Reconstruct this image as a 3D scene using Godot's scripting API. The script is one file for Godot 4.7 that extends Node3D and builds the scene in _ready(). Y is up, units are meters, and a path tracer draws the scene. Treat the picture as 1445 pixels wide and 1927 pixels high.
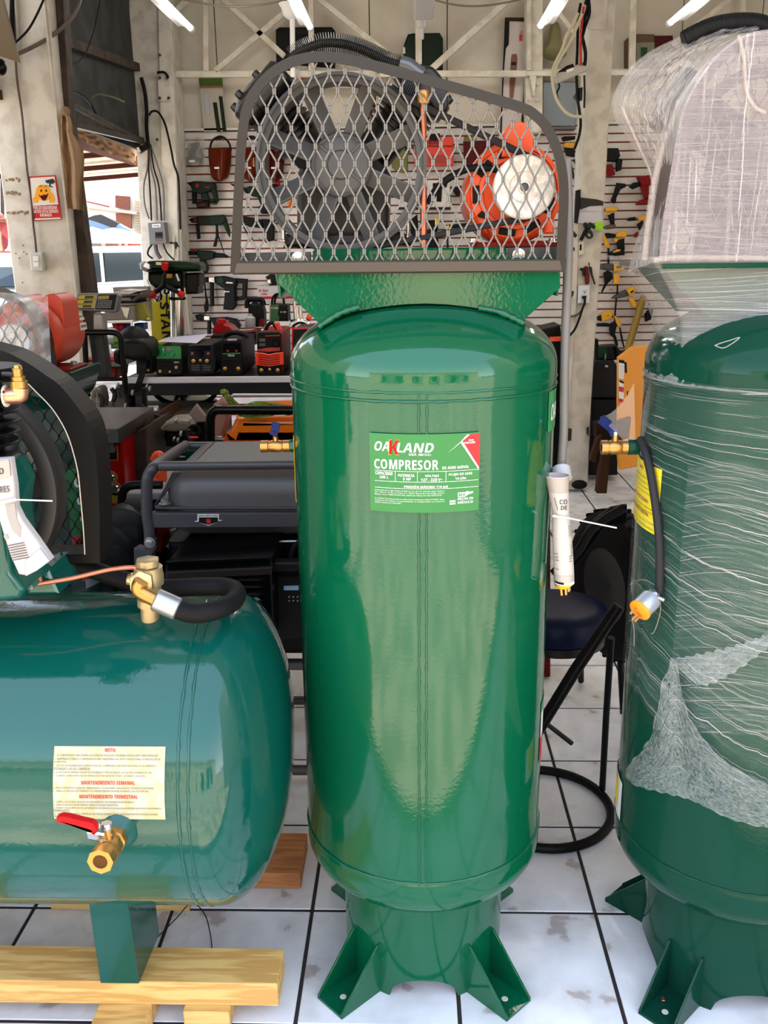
extends Node3D
# A tool shop seen from its open front: compressors in the doorway,welders and a slatted tool wall inside.
const EYE := 1.48716891
var lens_px := 1718.43
var cam_basis := Basis()
var cx := 0.0
var cy := 0.0
var cs := 1.0
var used := {}
var M := {}
var rng := RandomNumberGenerator.new()
# ---------------------------------------------------------------- shapes
class G:
	var v := PackedVector3Array()
	var n := PackedVector3Array()
	var t := PackedVector2Array()
	func tri(a: Vector3,b: Vector3,c: Vector3,na: Vector3,nb: Vector3,nc: Vector3,ta := Vector2.ZERO,tb := Vector2.ZERO,tc := Vector2.ZERO) -> void:
		if (b - a).cross(c - a).dot(na + nb + nc) > 0.0:
			v.append(a); v.append(c); v.append(b)
			n.append(na); n.append(nc); n.append(nb)
			t.append(ta); t.append(tc); t.append(tb)
		else:
			v.append(a); v.append(b); v.append(c)
			n.append(na); n.append(nb); n.append(nc)
			t.append(ta); t.append(tb); t.append(tc)
	func quad(a: Vector3,b: Vector3,c: Vector3,d: Vector3,nn: Vector3) -> void:
		tri(a,b,c,nn,nn,nn,Vector2(0,1),Vector2(1,1),Vector2(1,0))
		tri(a,c,d,nn,nn,nn,Vector2(0,1),Vector2(1,0),Vector2(0,0))
	func quadn(a: Vector3,b: Vector3,c: Vector3,d: Vector3,na: Vector3,nb: Vector3,nc: Vector3,nd: Vector3,ta := Vector2.ZERO,tb := Vector2.ZERO,tc := Vector2.ZERO,td := Vector2.ZERO) -> void:
		tri(a,b,c,na,nb,nc,ta,tb,tc)
		tri(a,c,d,na,nc,nd,ta,tc,td)
	# a box with chamfered edges
	func box(c: Vector3,s: Vector3,b := 0.002,xf := Transform3D()) -> G:
		var h := s * 0.5
		b = minf(b,minf(h.x,minf(h.y,h.z)) * 0.6)
		var bs := xf.basis
		var axes := [Vector3.RIGHT,Vector3.UP,Vector3.BACK]
		for k in 3:
			var i := (k + 1) % 3
			var j := (k + 2) % 3
			for sg: float in [-1.0,1.0]:
				var nn: Vector3 = axes[k] * sg
				var q := []
				for w in [[-1,-1],[1,-1],[1,1],[-1,1]]:
					var p := Vector3.ZERO
					p[k] = h[k] * sg
					p[i] = (h[i] - b) * w[0]
					p[j] = (h[j] - b) * w[1]
					q.append(xf * (c + p))
				quad(q[0],q[1],q[2],q[3],(bs * nn).normalized())
		if b > 0.0:
			for k in 3:
				var i := (k + 1) % 3
				var j := (k + 2) % 3
				for si: float in [-1.0,1.0]:
					for sj: float in [-1.0,1.0]:
						var q := []
						for w in [[-1,0],[1,0],[1,1],[-1,1]]:
							var p := Vector3.ZERO
							p[k] = (h[k] - b) * w[0]
							p[i] = (h[i] if w[1] == 0 else h[i] - b) * si
							p[j] = (h[j] - b if w[1] == 0 else h[j]) * sj
							q.append(xf * (c + p))
						var nn: Vector3 = axes[i] * si + axes[j] * sj
						quad(q[0],q[1],q[2],q[3],(bs * nn).normalized())
			for sx: float in [-1.0,1.0]:
				for sy: float in [-1.0,1.0]:
					for sz: float in [-1.0,1.0]:
						var sg := Vector3(sx,sy,sz)
						var nn := (bs * sg).normalized()
						tri(xf * (c + sg * Vector3(h.x,h.y - b,h.z - b)),xf * (c + sg * Vector3(h.x - b,h.y,h.z - b)),xf * (c + sg * Vector3(h.x - b,h.y - b,h.z)),nn,nn,nn)
		return self
	# a rectangular bar from a to b; w across,d along «up»
	func bar(a: Vector3,b: Vector3,w: float,d: float,up := Vector3.UP,bv := 0.0015) -> G:
		var y := (b - a).normalized()
		var x := y.cross(up)
		if x.length() < 1e-4:
			x = y.cross(Vector3.RIGHT)
		x = x.normalized()
		var z := x.cross(y)
		return box(Vector3.ZERO,Vector3(w,a.distance_to(b),d),bv,Transform3D(Basis(x,y,z),(a + b) * 0.5))
	func tube(pts: Array,r: Variant,sides := 10,closed := false,caps := true) -> G:
		var m := pts.size()
		var tan := []
		for i in m:
			var a: Vector3 = pts[(i - 1 + m) % m] if closed or i > 0 else pts[0]
			var b: Vector3 = pts[(i + 1) % m] if closed or i < m - 1 else pts[m - 1]
			tan.append((b - a).normalized())
		var u: Vector3 = tan[0].cross(Vector3(0.31,0.83,0.46)).normalized()
		var rings := []
		var ns := []
		for i in m:
			var td: Vector3 = tan[i]
			u = (u - td * u.dot(td)).normalized()
			var w := td.cross(u)
			var rr: float = r[i] if r is Array else r
			var ring := []
			var nr := []
			for k in sides + 1:
				var an := TAU * k / sides
				var d := u * cos(an) + w * sin(an)
				nr.append(d)
				ring.append((pts[i] as Vector3) + d * rr)
			rings.append(ring)
			ns.append(nr)
		for i in (m if closed else m - 1):
			var j := (i + 1) % m
			for k in sides:
				quadn(rings[i][k],rings[i][k + 1],rings[j][k + 1],rings[j][k],ns[i][k],ns[i][k + 1],ns[j][k + 1],ns[j][k])
		if caps and not closed:
			for e in [0,m - 1]:
				var nn: Vector3 = tan[e] * (-1.0 if e == 0 else 1.0)
				for k in sides:
					tri(pts[e],rings[e][k],rings[e][k + 1],nn,nn,nn)
		return self
	# prof: Vector2(radius,height) about the Y axis of xf
	func lathe(prof: Array,seg := 32,xf := Transform3D(),a0 := 0.0,a1 := TAU,crease := 0.75) -> G:
		var m := prof.size()
		var sn := []
		for i in m - 1:
			var d: Vector2 = prof[i + 1] - prof[i]
			sn.append(Vector2(d.y,-d.x).normalized())
		var run := 0.0
		for i in m - 1:
			var p0: Vector2 = prof[i]
			var p1: Vector2 = prof[i + 1]
			if p0.is_equal_approx(p1):
				continue
			var n0: Vector2 = sn[i]
			var n1: Vector2 = sn[i]
			if i > 0 and sn[i - 1].dot(sn[i]) > crease:
				n0 = (sn[i - 1] + sn[i]).normalized()
			if i < m - 2 and sn[i + 1].dot(sn[i]) > crease:
				n1 = (sn[i + 1] + sn[i]).normalized()
			var nx := run + p0.distance_to(p1)
			for k in seg:
				var b0 := a0 + (a1 - a0) * k / seg
				var b1 := a0 + (a1 - a0) * (k + 1) / seg
				var d0 := Vector3(sin(b0),0,cos(b0))
				var d1 := Vector3(sin(b1),0,cos(b1))
				var up := Vector3.UP
				quadn(xf * (d0 * p0.x + up * p0.y),xf * (d1 * p0.x + up * p0.y),xf * (d1 * p1.x + up * p1.y),xf * (d0 * p1.x + up * p1.y),
					xf.basis * (d0 * n0.x + up * n0.y),xf.basis * (d1 * n0.x + up * n0.y),xf.basis * (d1 * n1.x + up * n1.y),xf.basis * (d0 * n1.x + up * n1.y),
					Vector2(b0 * 0.16,run),Vector2(b1 * 0.16,run),Vector2(b1 * 0.16,nx),Vector2(b0 * 0.16,nx))
			run = nx
		return self
	# a body of revolution about the line from a to b; prof: [share of the way,radius]; closed at both ends
	func turned(a: Vector3,b: Vector3,prof: Array,seg := 16) -> G:
		var y := (b - a).normalized()
		var x := y.cross(Vector3(0.2,0.3,1.0)).normalized()
		var l := a.distance_to(b)
		var p := [Vector2(0.0,prof[0][0] * l)]
		for e in prof:
			p.append(Vector2(e[1],e[0] * l))
		p.append(Vector2(0.0,prof[-1][0] * l))
		return lathe(p,seg,Transform3D(Basis(x,y,x.cross(y)),a))
	func rod(a: Vector3,b: Vector3,r: float,seg := 12) -> G:
		var l := maxf(a.distance_to(b),1e-5)
		var c := minf(0.12 * r,l * 0.2) / l
		return turned(a,b,[[0.0,r * 0.88],[c,r],[1.0 - c,r],[1.0,r * 0.88]],seg)
	func ball(c: Vector3,s: Vector3,seg := 16,rows := 8,xf := Transform3D()) -> G:
		var f := func(i: int,j: int) -> Array:
			var a := TAU * i / seg
			var e := PI * (float(j) / rows - 0.5)
			var d := Vector3(cos(e) * cos(a),sin(e),cos(e) * sin(a))
			return [xf * (c + d * s),(xf.basis * (d / s)).normalized()]
		for i in seg:
			for j in rows:
				var q := [f.call(i,j),f.call(i + 1,j),f.call(i + 1,j + 1),f.call(i,j + 1)]
				quadn(q[0][0],q[1][0],q[2][0],q[3][0],q[0][1],q[1][1],q[2][1],q[3][1])
		return self
	# a flat outline pushed back from z to z - depth,edges rounded by «b» in «steps»; xf places it
	func prism(poly: PackedVector2Array,z: float,depth: float,b := 0.0,xf := Transform3D(),steps := 1) -> G:
		var p := poly.duplicate()
		if Geometry2D.is_polygon_clockwise(p):
			p.reverse()
		var m := p.size()
		var en := []
		for i in m:
			var d: Vector2 = p[(i + 1) % m] - p[i]
			en.append(Vector2(d.y,-d.x).normalized())
		var vn := []
		for i in m:
			var s: Vector2 = en[i] + en[(i - 1 + m) % m]
			s = s.normalized() if s.length() > 0.05 else en[i]
			vn.append(s / maxf(0.5,s.dot(en[i])))
		var idx := Array(Geometry2D.triangulate_polygon(p))
		var hub := Vector2.ZERO
		if idx.is_empty():
			for q in p:
				hub += q / m
			for i in m:
				idx.append_array([i,(i + 1) % m,-1])
		b = minf(b,depth * 0.49)
		var layers := []
		if b > 0.0:
			for k in steps + 1:
				var a := PI * 0.5 * k / steps
				layers.append([b * (1.0 - sin(a)),z - b * (1.0 - cos(a)),cos(a)])
			for k in steps + 1:
				var a := PI * 0.5 * (steps - k) / steps
				layers.append([b * (1.0 - sin(a)),z - depth + b * (1.0 - cos(a)),-cos(a)])
		else:
			layers = [[0.0,z,0.0],[0.0,z - depth,0.0]]
		var at := func(i: int,l: Array) -> Vector3:
			var q: Vector2 = hub if i < 0 else p[i] - vn[i] * l[0]
			return xf * Vector3(q.x,q.y,l[1])
		for e in [[layers[0],1.0],[layers[-1],-1.0]]:
			var nn: Vector3 = (xf.basis * Vector3(0,0,e[1])).normalized()
			for k in range(0,idx.size(),3):
				tri(at.call(idx[k],e[0]),at.call(idx[k + 1],e[0]),at.call(idx[k + 2],e[0]),nn,nn,nn,p[idx[k]],p[idx[k + 1]],p[maxi(idx[k + 2],0)])
		for li in layers.size() - 1:
			var l0: Array = layers[li]
			var l1: Array = layers[li + 1]
			for i in m:
				var j := (i + 1) % m
				var ni: Vector2 = en[i]
				var nj: Vector2 = en[i]
				if en[(i - 1 + m) % m].dot(en[i]) > 0.7:
					ni = (en[(i - 1 + m) % m] + en[i]).normalized()
				if en[j].dot(en[i]) > 0.7:
					nj = (en[j] + en[i]).normalized()
				var f0 := sqrt(1.0 - l0[2] * l0[2])
				var f1 := sqrt(1.0 - l1[2] * l1[2])
				if steps == 1 and b > 0.0:
					f0 = (f0 + f1) * 0.5 + 0.001
					f1 = f0
				var z0: float = l0[2]
				var z1: float = l1[2]
				if steps == 1 and b > 0.0:
					z0 = (z0 + z1) * 0.5
					z1 = z0
				quadn(at.call(i,l0),at.call(j,l0),at.call(j,l1),at.call(i,l1),
					(xf.basis * Vector3(ni.x * f0,ni.y * f0,z0)).normalized(),(xf.basis * Vector3(nj.x * f0,nj.y * f0,z0)).normalized(),
					(xf.basis * Vector3(nj.x * f1,nj.y * f1,z1)).normalized(),(xf.basis * Vector3(ni.x * f1,ni.y * f1,z1)).normalized(),p[i],p[j],p[j],p[i])
		return self
	# a sheet: f(u,v) with u,v in 0..1 gives a point
	func sheet(f: Callable,nu: int,nv: int) -> G:
		var g := []
		for i in nu + 1:
			var row := []
			for j in nv + 1:
				row.append(f.call(float(i) / nu,float(j) / nv))
			g.append(row)
		var nm := func(i: int,j: int) -> Vector3:
			var a: Vector3 = g[mini(i + 1,nu)][j] - g[maxi(i - 1,0)][j]
			var b: Vector3 = g[i][mini(j + 1,nv)] - g[i][maxi(j - 1,0)]
			var c := a.cross(b)
			return c.normalized() if c.length() > 1e-12 else Vector3.UP
		var ns := []
		for i in nu + 1:
			var row := []
			for j in nv + 1:
				row.append(nm.call(i,j))
			ns.append(row)
		for i in nu:
			for j in nv:
				quadn(g[i][j],g[i + 1][j],g[i + 1][j + 1],g[i][j + 1],ns[i][j],ns[i + 1][j],ns[i + 1][j + 1],ns[i][j + 1],
					Vector2(float(i) / nu,float(j) / nv),Vector2(float(i + 1) / nu,float(j) / nv),Vector2(float(i + 1) / nu,float(j + 1) / nv),Vector2(float(i) / nu,float(j + 1) / nv))
		return self
	func add(o: G,xf := Transform3D()) -> G:
		for i in o.v.size():
			v.append(xf * o.v[i])
			n.append((xf.basis * o.n[i]).normalized())
		t.append_array(o.t)
		return self
	func mesh(off := Vector3.ZERO) -> ArrayMesh:
		var a := []
		a.resize(Mesh.ARRAY_MAX)
		var q := v
		if off != Vector3.ZERO:
			q = PackedVector3Array()
			q.resize(v.size())
			for i in v.size():
				q[i] = v[i] - off
		a[Mesh.ARRAY_VERTEX] = q
		a[Mesh.ARRAY_NORMAL] = n
		a[Mesh.ARRAY_TEX_UV] = t
		var m := ArrayMesh.new()
		m.add_surface_from_arrays(Mesh.PRIMITIVE_TRIANGLES,a)
		return m
	func lo() -> Vector3:
		var a := v[0]
		var b := v[0]
		for p in v:
			a = a.min(p)
			b = b.max(p)
		return Vector3((a.x + b.x) * 0.5,a.y,(a.z + b.z) * 0.5)
# ---------------------------------------------------------------- where a spot of the photograph lies,at a chosen depth

func crop(x: float,y: float,s: float) -> void:
	cx = x; cy = y; cs = s

func P(x: float,y: float,z: float) -> Vector3:
	var d := cam_basis * Vector3((cx + x * cs - 722.5) / lens_px,-(cy + y * cs - 963.5) / lens_px,-1.0)
	return Vector3(0,EYE,0) + d * (-z / d.z)

func FL(x: float,y: float,h := 0.0) -> Vector3:
	var d := cam_basis * Vector3((cx + x * cs - 722.5) / lens_px,-(cy + y * cs - 963.5) / lens_px,-1.0)
	return Vector3(0,EYE,0) + d * ((h - EYE) / d.y)

func pp(a: Array,z: float) -> PackedVector2Array:
	var o := PackedVector2Array()
	for i in range(0,a.size(),2):
		var q := P(a[i],a[i + 1],z)
		o.append(Vector2(q.x,q.y))
	return o

func pts(a: Array,z: float) -> Array:
	var o := []
	for i in range(0,a.size(),2):
		o.append(P(a[i],a[i + 1],z))
	return o

func curve(p: Array,per := 6,closed := false) -> Array:
	var o := []
	var m := p.size()
	for i in (m if closed else m - 1):
		var p0 = p[(i - 1 + m) % m] if closed or i > 0 else p[0]
		var p1 = p[i]
		var p2 = p[(i + 1) % m]
		var p3 = p[(i + 2) % m] if closed or i < m - 2 else p[m - 1]
		for k in per:
			var t := float(k) / per
			o.append(0.5 * (2.0 * p1 + (p2 - p0) * t + (2.0 * p0 - 5.0 * p1 + 4.0 * p2 - p3) * t * t + (3.0 * p1 - p0 - 3.0 * p2 + p3) * t * t * t))
	if not closed:
		o.append(p[m - 1])
	return o

func smooth2(p: PackedVector2Array,per := 3) -> PackedVector2Array:
	return PackedVector2Array(curve(Array(p),per,true))

func circle(c: Vector2,r: float,k := 24) -> PackedVector2Array:
	var o := PackedVector2Array()
	for i in k:
		o.append(c + Vector2(cos(TAU * i / k),sin(TAU * i / k)) * r)
	return o

func rrect(x0: float,y0: float,x1: float,y1: float,r: float,k := 4) -> PackedVector2Array:
	var o := PackedVector2Array()
	for c in [[x1 - r,y1 - r,0.0],[x0 + r,y1 - r,1.0],[x0 + r,y0 + r,2.0],[x1 - r,y0 + r,3.0]]:
		for i in k + 1:
			var a: float = PI * 0.5 * (c[2] + float(i) / k)
			o.append(Vector2(c[0] + r * cos(a),c[1] + r * sin(a)))
	return o
# ---------------------------------------------------------------- nodes

func numbered(parent: Node,called: String) -> String:
	var key := str(parent.get_instance_id()) + called
	used[key] = used.get(key,-1) + 1
	return called if used[key] == 0 else "%s_%03d" % [called,used[key]]

func tag(o: Node,label := "",category := "",group := "",kind := "") -> Node:
	for e in [["label",label],["category",category],["group",group],["kind",kind]]:
		if e[1]:
			o.set_meta(e[0],e[1])
	return o

func thing(called: String,label: String,category: String,at := Vector3.ZERO,group := "",kind := "") -> Node3D:
	var o := Node3D.new()
	o.name = numbered(self,called)
	add_child(o)
	o.position = at
	o.set_meta("base",at)
	tag(o,label,category,group,kind)
	return o
# one mesh; its points are given in world places,and kept relative to the thing's base

func obj(called: String,g: G,m: Material,parent: Node = self,kind := "",label := "") -> MeshInstance3D:
	var o := MeshInstance3D.new()
	o.name = numbered(parent,called)
	var off: Vector3 = g.lo() if parent == self else parent.get_meta("base",Vector3.ZERO)
	o.mesh = g.mesh(off)
	o.material_override = m
	o.cast_shadow = GeometryInstance3D.SHADOW_CASTING_SETTING_ON
	parent.add_child(o)
	if parent == self:
		o.position = off
	o.set_meta("base",off)
	tag(o,label,"","",kind)
	return o

func one(called: String,g: G,m: Material,label: String,category: String,group := "",kind := "") -> MeshInstance3D:
	var o := obj(called,g,m)
	tag(o,label,category,group,kind)
	return o

func dup(src: Node3D,at: Vector3,label: String,turn := 0.0) -> Node3D:
	var o: Node3D = src.duplicate()
	o.name = numbered(self,String(src.name).rstrip("0123456789").trim_suffix("_"))
	add_child(o)
	o.position = at
	o.rotation.y = turn
	o.set_meta("label",label)
	return o
# ---------------------------------------------------------------- lettering: fits the words into a w by h box; f maps (x,y) in metres to a place
var text_meshes := {}

func text(g: G,words: String,w: float,h: float,f: Callable,bold := true,slant := 0.0,fam := "Droid Sans") -> void:
	var key := words + str(bold) + fam
	if not text_meshes.has(key):
		var tm := TextMesh.new()
		var sf := SystemFont.new()
		sf.font_names = PackedStringArray([fam])
		sf.font_weight = 700 if bold else 400
		tm.font = sf
		tm.text = words
		tm.font_size = 32
		tm.pixel_size = 0.01
		tm.curve_step = 4.0 if words.length() < 30 else 8.0
		tm.depth = 0.0
		tm.horizontal_alignment = HORIZONTAL_ALIGNMENT_LEFT
		text_meshes[key] = tm.get_mesh_arrays()
	var a: Array = text_meshes[key]
	var vs: PackedVector3Array = a[Mesh.ARRAY_VERTEX]
	var ix: PackedInt32Array = a[Mesh.ARRAY_INDEX]
	if vs.is_empty():
		return
	var b0 := vs[0]
	var b1 := vs[0]
	for p in vs:
		b0 = b0.min(p)
		b1 = b1.max(p)
	var k := Vector2(w / maxf(b1.x - b0.x,1e-5),h / maxf(b1.y - b0.y,1e-5))
	var q := PackedVector3Array()
	for p in vs:
		var yy := (p.y - b0.y) * k.y
		q.append(f.call((p.x - b0.x) * k.x + slant * yy,yy))
	var nn: Vector3 = (f.call(0.01,0.0) - f.call(0.0,0.0)).cross(f.call(0.0,0.01) - f.call(0.0,0.0)).normalized()
	for i in range(0,ix.size(),3):
		g.tri(q[ix[i]],q[ix[i + 1]],q[ix[i + 2]],nn,nn,nn)

func flat(o: Vector3,r: Vector3,u: Vector3) -> Callable:
	return func(x: float,y: float) -> Vector3: return o + r * x + u * y
# ---------------------------------------------------------------- materials

func mat(c: Color,rough := 0.5,metal := 0.0) -> StandardMaterial3D:
	var m := StandardMaterial3D.new()
	m.albedo_color = c
	m.roughness = rough
	m.metallic = metal
	if metal == 0.0 and c.get_luminance() < 0.22:
		m.metallic_specular = 0.27
	return m

func mk(r: float,g: float,b: float,rough: float,metal := 0.0) -> StandardMaterial3D:
	return mat(Color(r,g,b),rough,metal)

func ntex(freq: float,ramp: Array,size := 512,oct := 4,sd := 1,kind := FastNoiseLite.TYPE_SIMPLEX_SMOOTH) -> NoiseTexture2D:
	var fn := FastNoiseLite.new()
	fn.noise_type = kind
	fn.frequency = freq
	fn.fractal_octaves = oct
	fn.seed = sd
	var t := NoiseTexture2D.new()
	t.width = size
	t.height = size
	t.seamless = true
	t.noise = fn
	var gr := Gradient.new()
	gr.offsets = PackedFloat32Array(ramp.map(func(e): return e[0]))
	gr.colors = PackedColorArray(ramp.map(func(e): return e[1]))
	t.color_ramp = gr
	return t

func tri_map(m: StandardMaterial3D,scale: float,world := true) -> StandardMaterial3D:
	m.uv1_triplanar = true
	m.uv1_world_triplanar = world
	m.uv1_scale = Vector3.ONE * scale
	return m

func worn(c: Color,c2: Color,rough: float,scale: float,metal := 0.0,sd := 1,bump := 0.0,freq := 0.01,low := 0.35) -> StandardMaterial3D:
	var m := mat(Color.WHITE,rough,metal)
	m.albedo_texture = ntex(freq,[[low,c2],[0.62,c]],512,5,sd)
	if bump > 0.0:
		m.heightmap_enabled = true
		m.heightmap_texture = bump_tex()
		m.heightmap_scale = bump
	return tri_map(m,scale)
var bump_cache: NoiseTexture2D

func bump_tex() -> NoiseTexture2D:
	if not bump_cache:
		bump_cache = ntex(0.02,[[0.2,Color.BLACK],[0.8,Color.WHITE]],512,4,9)
	return bump_cache

func film(c: Color,a: float,rough := 0.12) -> StandardMaterial3D:
	var m := mat(Color(c,a),rough)
	m.transparency = BaseMaterial3D.TRANSPARENCY_ALPHA
	m.cull_mode = BaseMaterial3D.CULL_DISABLED
	return m
# ================================================================ the place

func look() -> void:
	cam_basis = Basis(Vector3.UP,0.0320969918) * Basis(Vector3.RIGHT,-0.279192694) * Basis(Vector3.BACK,-0.0121174496)
	var cam := Camera3D.new()
	cam.name = "camera"
	cam.fov = rad_to_deg(2.0 * atan(963.5 / lens_px))
	cam.near = 0.05
	cam.far = 200.0
	cam.transform = Transform3D(cam_basis,Vector3(0,EYE,0))
	add_child(cam)
	var we := WorldEnvironment.new()
	we.name = "world"
	var e := Environment.new()
	var sk := ProceduralSkyMaterial.new()
	sk.sky_top_color = Color(0.52,0.57,0.66)
	sk.sky_horizon_color = Color(0.88,0.89,0.90)
	sk.ground_bottom_color = Color(0.45,0.42,0.38)
	sk.ground_horizon_color = Color(0.7,0.7,0.68)
	sk.sky_energy_multiplier = 2.3
	sk.ground_energy_multiplier = 1.0
	e.background_mode = Environment.BG_SKY
	e.sky = Sky.new()
	e.sky.sky_material = sk
	e.tonemap_mode = Environment.TONE_MAPPER_LINEAR
	e.tonemap_exposure = 1.48
	e.sdfgi_enabled = true
	e.ssao_enabled = true
	e.ssil_enabled = true
	we.environment = e
	add_child(we)
	var sun := DirectionalLight3D.new()
	sun.name = "sun"
	sun.light_color = Color(1.0,0.93,0.82)
	sun.light_energy = 7.0
	sun.light_angular_distance = 0.5
	sun.shadow_enabled = true
	sun.sky_mode = DirectionalLight3D.SKY_MODE_LIGHT_ONLY
	sun.basis = Basis.looking_at(Vector3(-0.28,-3.2,1.0).normalized())
	add_child(sun)

func lamp_light(c: Vector3,len_z: float,energy: float) -> void:
	var l := AreaLight3D.new()
	l.name = numbered(self,"tube_light")
	l.area_size = Vector2(0.05,len_z)
	l.light_energy = energy
	l.light_color = Color(1.0,0.98,0.95)
	l.light_size = 0.05
	l.shadow_enabled = true
	l.set("omni_range",20.0)
	l.set("area_range",20.0)
	l.basis = Basis(Vector3.RIGHT,-PI * 0.5)
	l.position = c
	add_child(l)
	for s in [-0.3,0.3]:
		var o := OmniLight3D.new()
		o.name = numbered(self,"tube_glow")
		o.light_energy = energy * 0.2
		o.light_color = l.light_color
		o.light_size = 0.05
		o.omni_range = 20.0
		o.omni_attenuation = 2.0
		o.shadow_enabled = true
		o.position = c + Vector3(0,-0.04,s * len_z)
		add_child(o)

func setting() -> void:
	M.grout = mk(0.20,0.18,0.17,0.85)
	M.cream = worn(Color(0.78,0.755,0.70),Color(0.75,0.72,0.665),0.7,0.35,0.0,3)
	M.cream2 = worn(Color(0.78,0.76,0.715),Color(0.70,0.675,0.63),0.6,0.9,0.0,5,0.0,0.014,0.25)
	M.steelwhite = worn(Color(0.79,0.765,0.71),Color(0.72,0.69,0.63),0.55,1.2,0.0,6)
	M.slat = worn(Color(0.76,0.745,0.73),Color(0.72,0.70,0.685),0.35,0.8,0.0,7)
	M.redmdf = mk(0.42,0.15,0.10,0.8)
	M.concrete = worn(Color(0.66,0.63,0.58),Color(0.52,0.49,0.45),0.9,0.4,0.0,8)
	# floor and its tiles
	var fl := thing("floor","pale grey ceramic tile floor with dark dirty grout joints","floor",Vector3.ZERO,"","structure")
	obj("bedding",G.new().box(Vector3(0.4,-0.0525,-4.8),Vector3(5.6,0.10,8.0),0.0),M.grout,fl)
	var tm := []
	for k in 3:
		var m := mk(1,1,1,0.28)
		m.albedo_texture = ntex(0.008,[[0.12,Color(0.66,0.62,0.60)],[0.18,Color(0.80,0.79,0.78)],[0.45,Color(0.855,0.85,0.845)],[0.75,Color(0.89,0.885,0.88)]],512,6,20 + k)
		m.roughness_texture = ntex(0.02,[[0.3,Color(0.75,0.75,0.75)],[0.7,Color(0.25,0.25,0.25)]],256,3,30 + k)
		m.roughness = 1.0
		m.uv1_offset = Vector3(0.37 * k,0.21 * k,0.51 * k)
		tm.append(tri_map(m,1.1))
	var s := 0.33
	var far_tiles := G.new()
	var n_tiles := 0
	for r in range(-3,21):
		for c in range(-7,10):
			var x := -0.2376 + (c + 0.5) * s
			var z := -(1.797 + (r + 0.5) * s)
			var q := cam_basis.inverse() * (Vector3(x,0,z) - Vector3(0,EYE,0))
			var px := 722.5 + lens_px * q.x / -q.z
			var py := 963.5 - lens_px * q.y / -q.z
			var seen: bool = q.z < -0.1 and px > -170 and px < 1615 and py < 2080 and r < 12
			var g := G.new() if seen else far_tiles
			g.box(Vector3(x,-0.006 + rng.randf_range(-0.0006,0.0006),z),Vector3(s - 0.0085,0.012,s - 0.0085),0.0015)
			if seen:
				n_tiles += 1
				obj("tile",g,tm[rng.randi() % 3],fl)
	obj("far_tiles",far_tiles,tm[0],fl,"stuff")
	# street and pavement outside
	one("street_ground",G.new().box(Vector3(0,-0.15,0),Vector3(70,0.10,70),0.0),M.concrete,"sunlit concrete street around the shop","street","","structure")
	# back wall: sheet cladding above,slatted panel below
	var wb := thing("wall_back","cream sheet wall above a white slatted display wall with red brown grooves","wall",Vector3(0.5,0,-8.6),"","structure")
	var cl := G.new()
	for k in 9:
		cl.box(Vector3(-2.0 + 0.66 * k,3.0,-8.62),Vector3(0.652,1.8,0.06),0.004)
	obj("cladding",cl,M.cream,wb)
	obj("sheathing",G.new().box(Vector3(0.6,2.2,-8.72),Vector3(6.0,4.4,0.06),0.0),M.cream,wb)
	obj("backing_board",G.new().box(Vector3(0.6,1.25,-8.577),Vector3(5.6,2.5,0.08),0.0),M.redmdf,wb)
	obj("capping",G.new().box(Vector3(0.6,2.515,-8.55),Vector3(5.6,0.02,0.10),0.002),M.slat,wb)
	var pitch := 0.0706
	for k in 34:
		obj("slat",G.new().box(Vector3(0.6,2.503 - pitch * (k + 0.5),-8.545),Vector3(5.6,pitch - 0.011,0.03),0.004),M.slat,wb)
	# right wall,ceiling,beam over the open front
	one("wall_right",G.new().box(Vector3(3.25,1.9,-4.2),Vector3(0.12,3.9,9.0),0.0),M.cream,"cream side wall of the shop behind the wrapped compressor","wall","","structure")
	one("ceiling",G.new().prism(PackedVector2Array([Vector2(-1.3,2.15),Vector2(-8.9,4.05),Vector2(-8.9,4.13),Vector2(-1.3,2.23)]),3.4,5.8,0.0,Transform3D(Basis(Vector3(0,0,1),Vector3(0,1,0),Vector3(1,0,0)),Vector3.ZERO)),M.steelwhite,"pale sheet ceiling over the shop","ceiling","","structure")
	# upper part of the left side: dark sheet closing the gap above the opening
	var dk := worn(Color(0.17,0.19,0.19),Color(0.11,0.12,0.12),0.7,0.7,0.0,11)
	var wl := thing("wall_left","dark grey green sheet panel above the side opening","wall",Vector3(-2.3,2.3,-6.8),"","structure")
	obj("sheet",G.new().box(Vector3(-2.3,3.1,-6.9),Vector3(0.03,1.55,3.3),0.0),dk,wl)
	crop(0,0,0.3322)
	obj("rail",G.new().bar(Vector3(-2.26,2.72,-5.3),Vector3(-2.26,2.98,-8.4),0.05,0.06),M.dark_wood,wl)
	obj("bottom_rail",G.new().bar(Vector3(-2.27,2.33,-5.3),Vector3(-2.27,2.40,-8.4),0.05,0.05),M.dark_wood,wl)
	obj("second_rail",G.new().bar(P(400,590,5.6),P(790,795,8.2),0.03,0.03),M.dark_wood,wl)
	obj("thin_rail",G.new().bar(P(420,705,5.7),P(800,800,8.2),0.035,0.035),M.dark_steel,wl)
	obj("street_side_wall",G.new().box(Vector3(-2.55,1.4,-2.75),Vector3(0.12,2.8,4.5),0.0),M.cream,wl)
	# pillars
	var lp := thing("pillar","wide cream painted steel pillar with the smiley security sign and switch","pillar",Vector3(-2.15,0,-5.5),"","structure")
	obj("shaft",G.new().prism(pp([-154,-260,247,-260,542,2950,247,2950],5.4),-5.4,0.22,0.006),M.cream2,lp)
	obj("seam_strip",G.new().bar(P(235,-100,5.39),P(455,1900,5.39),0.012,0.012),M.cream2,lp)
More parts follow.
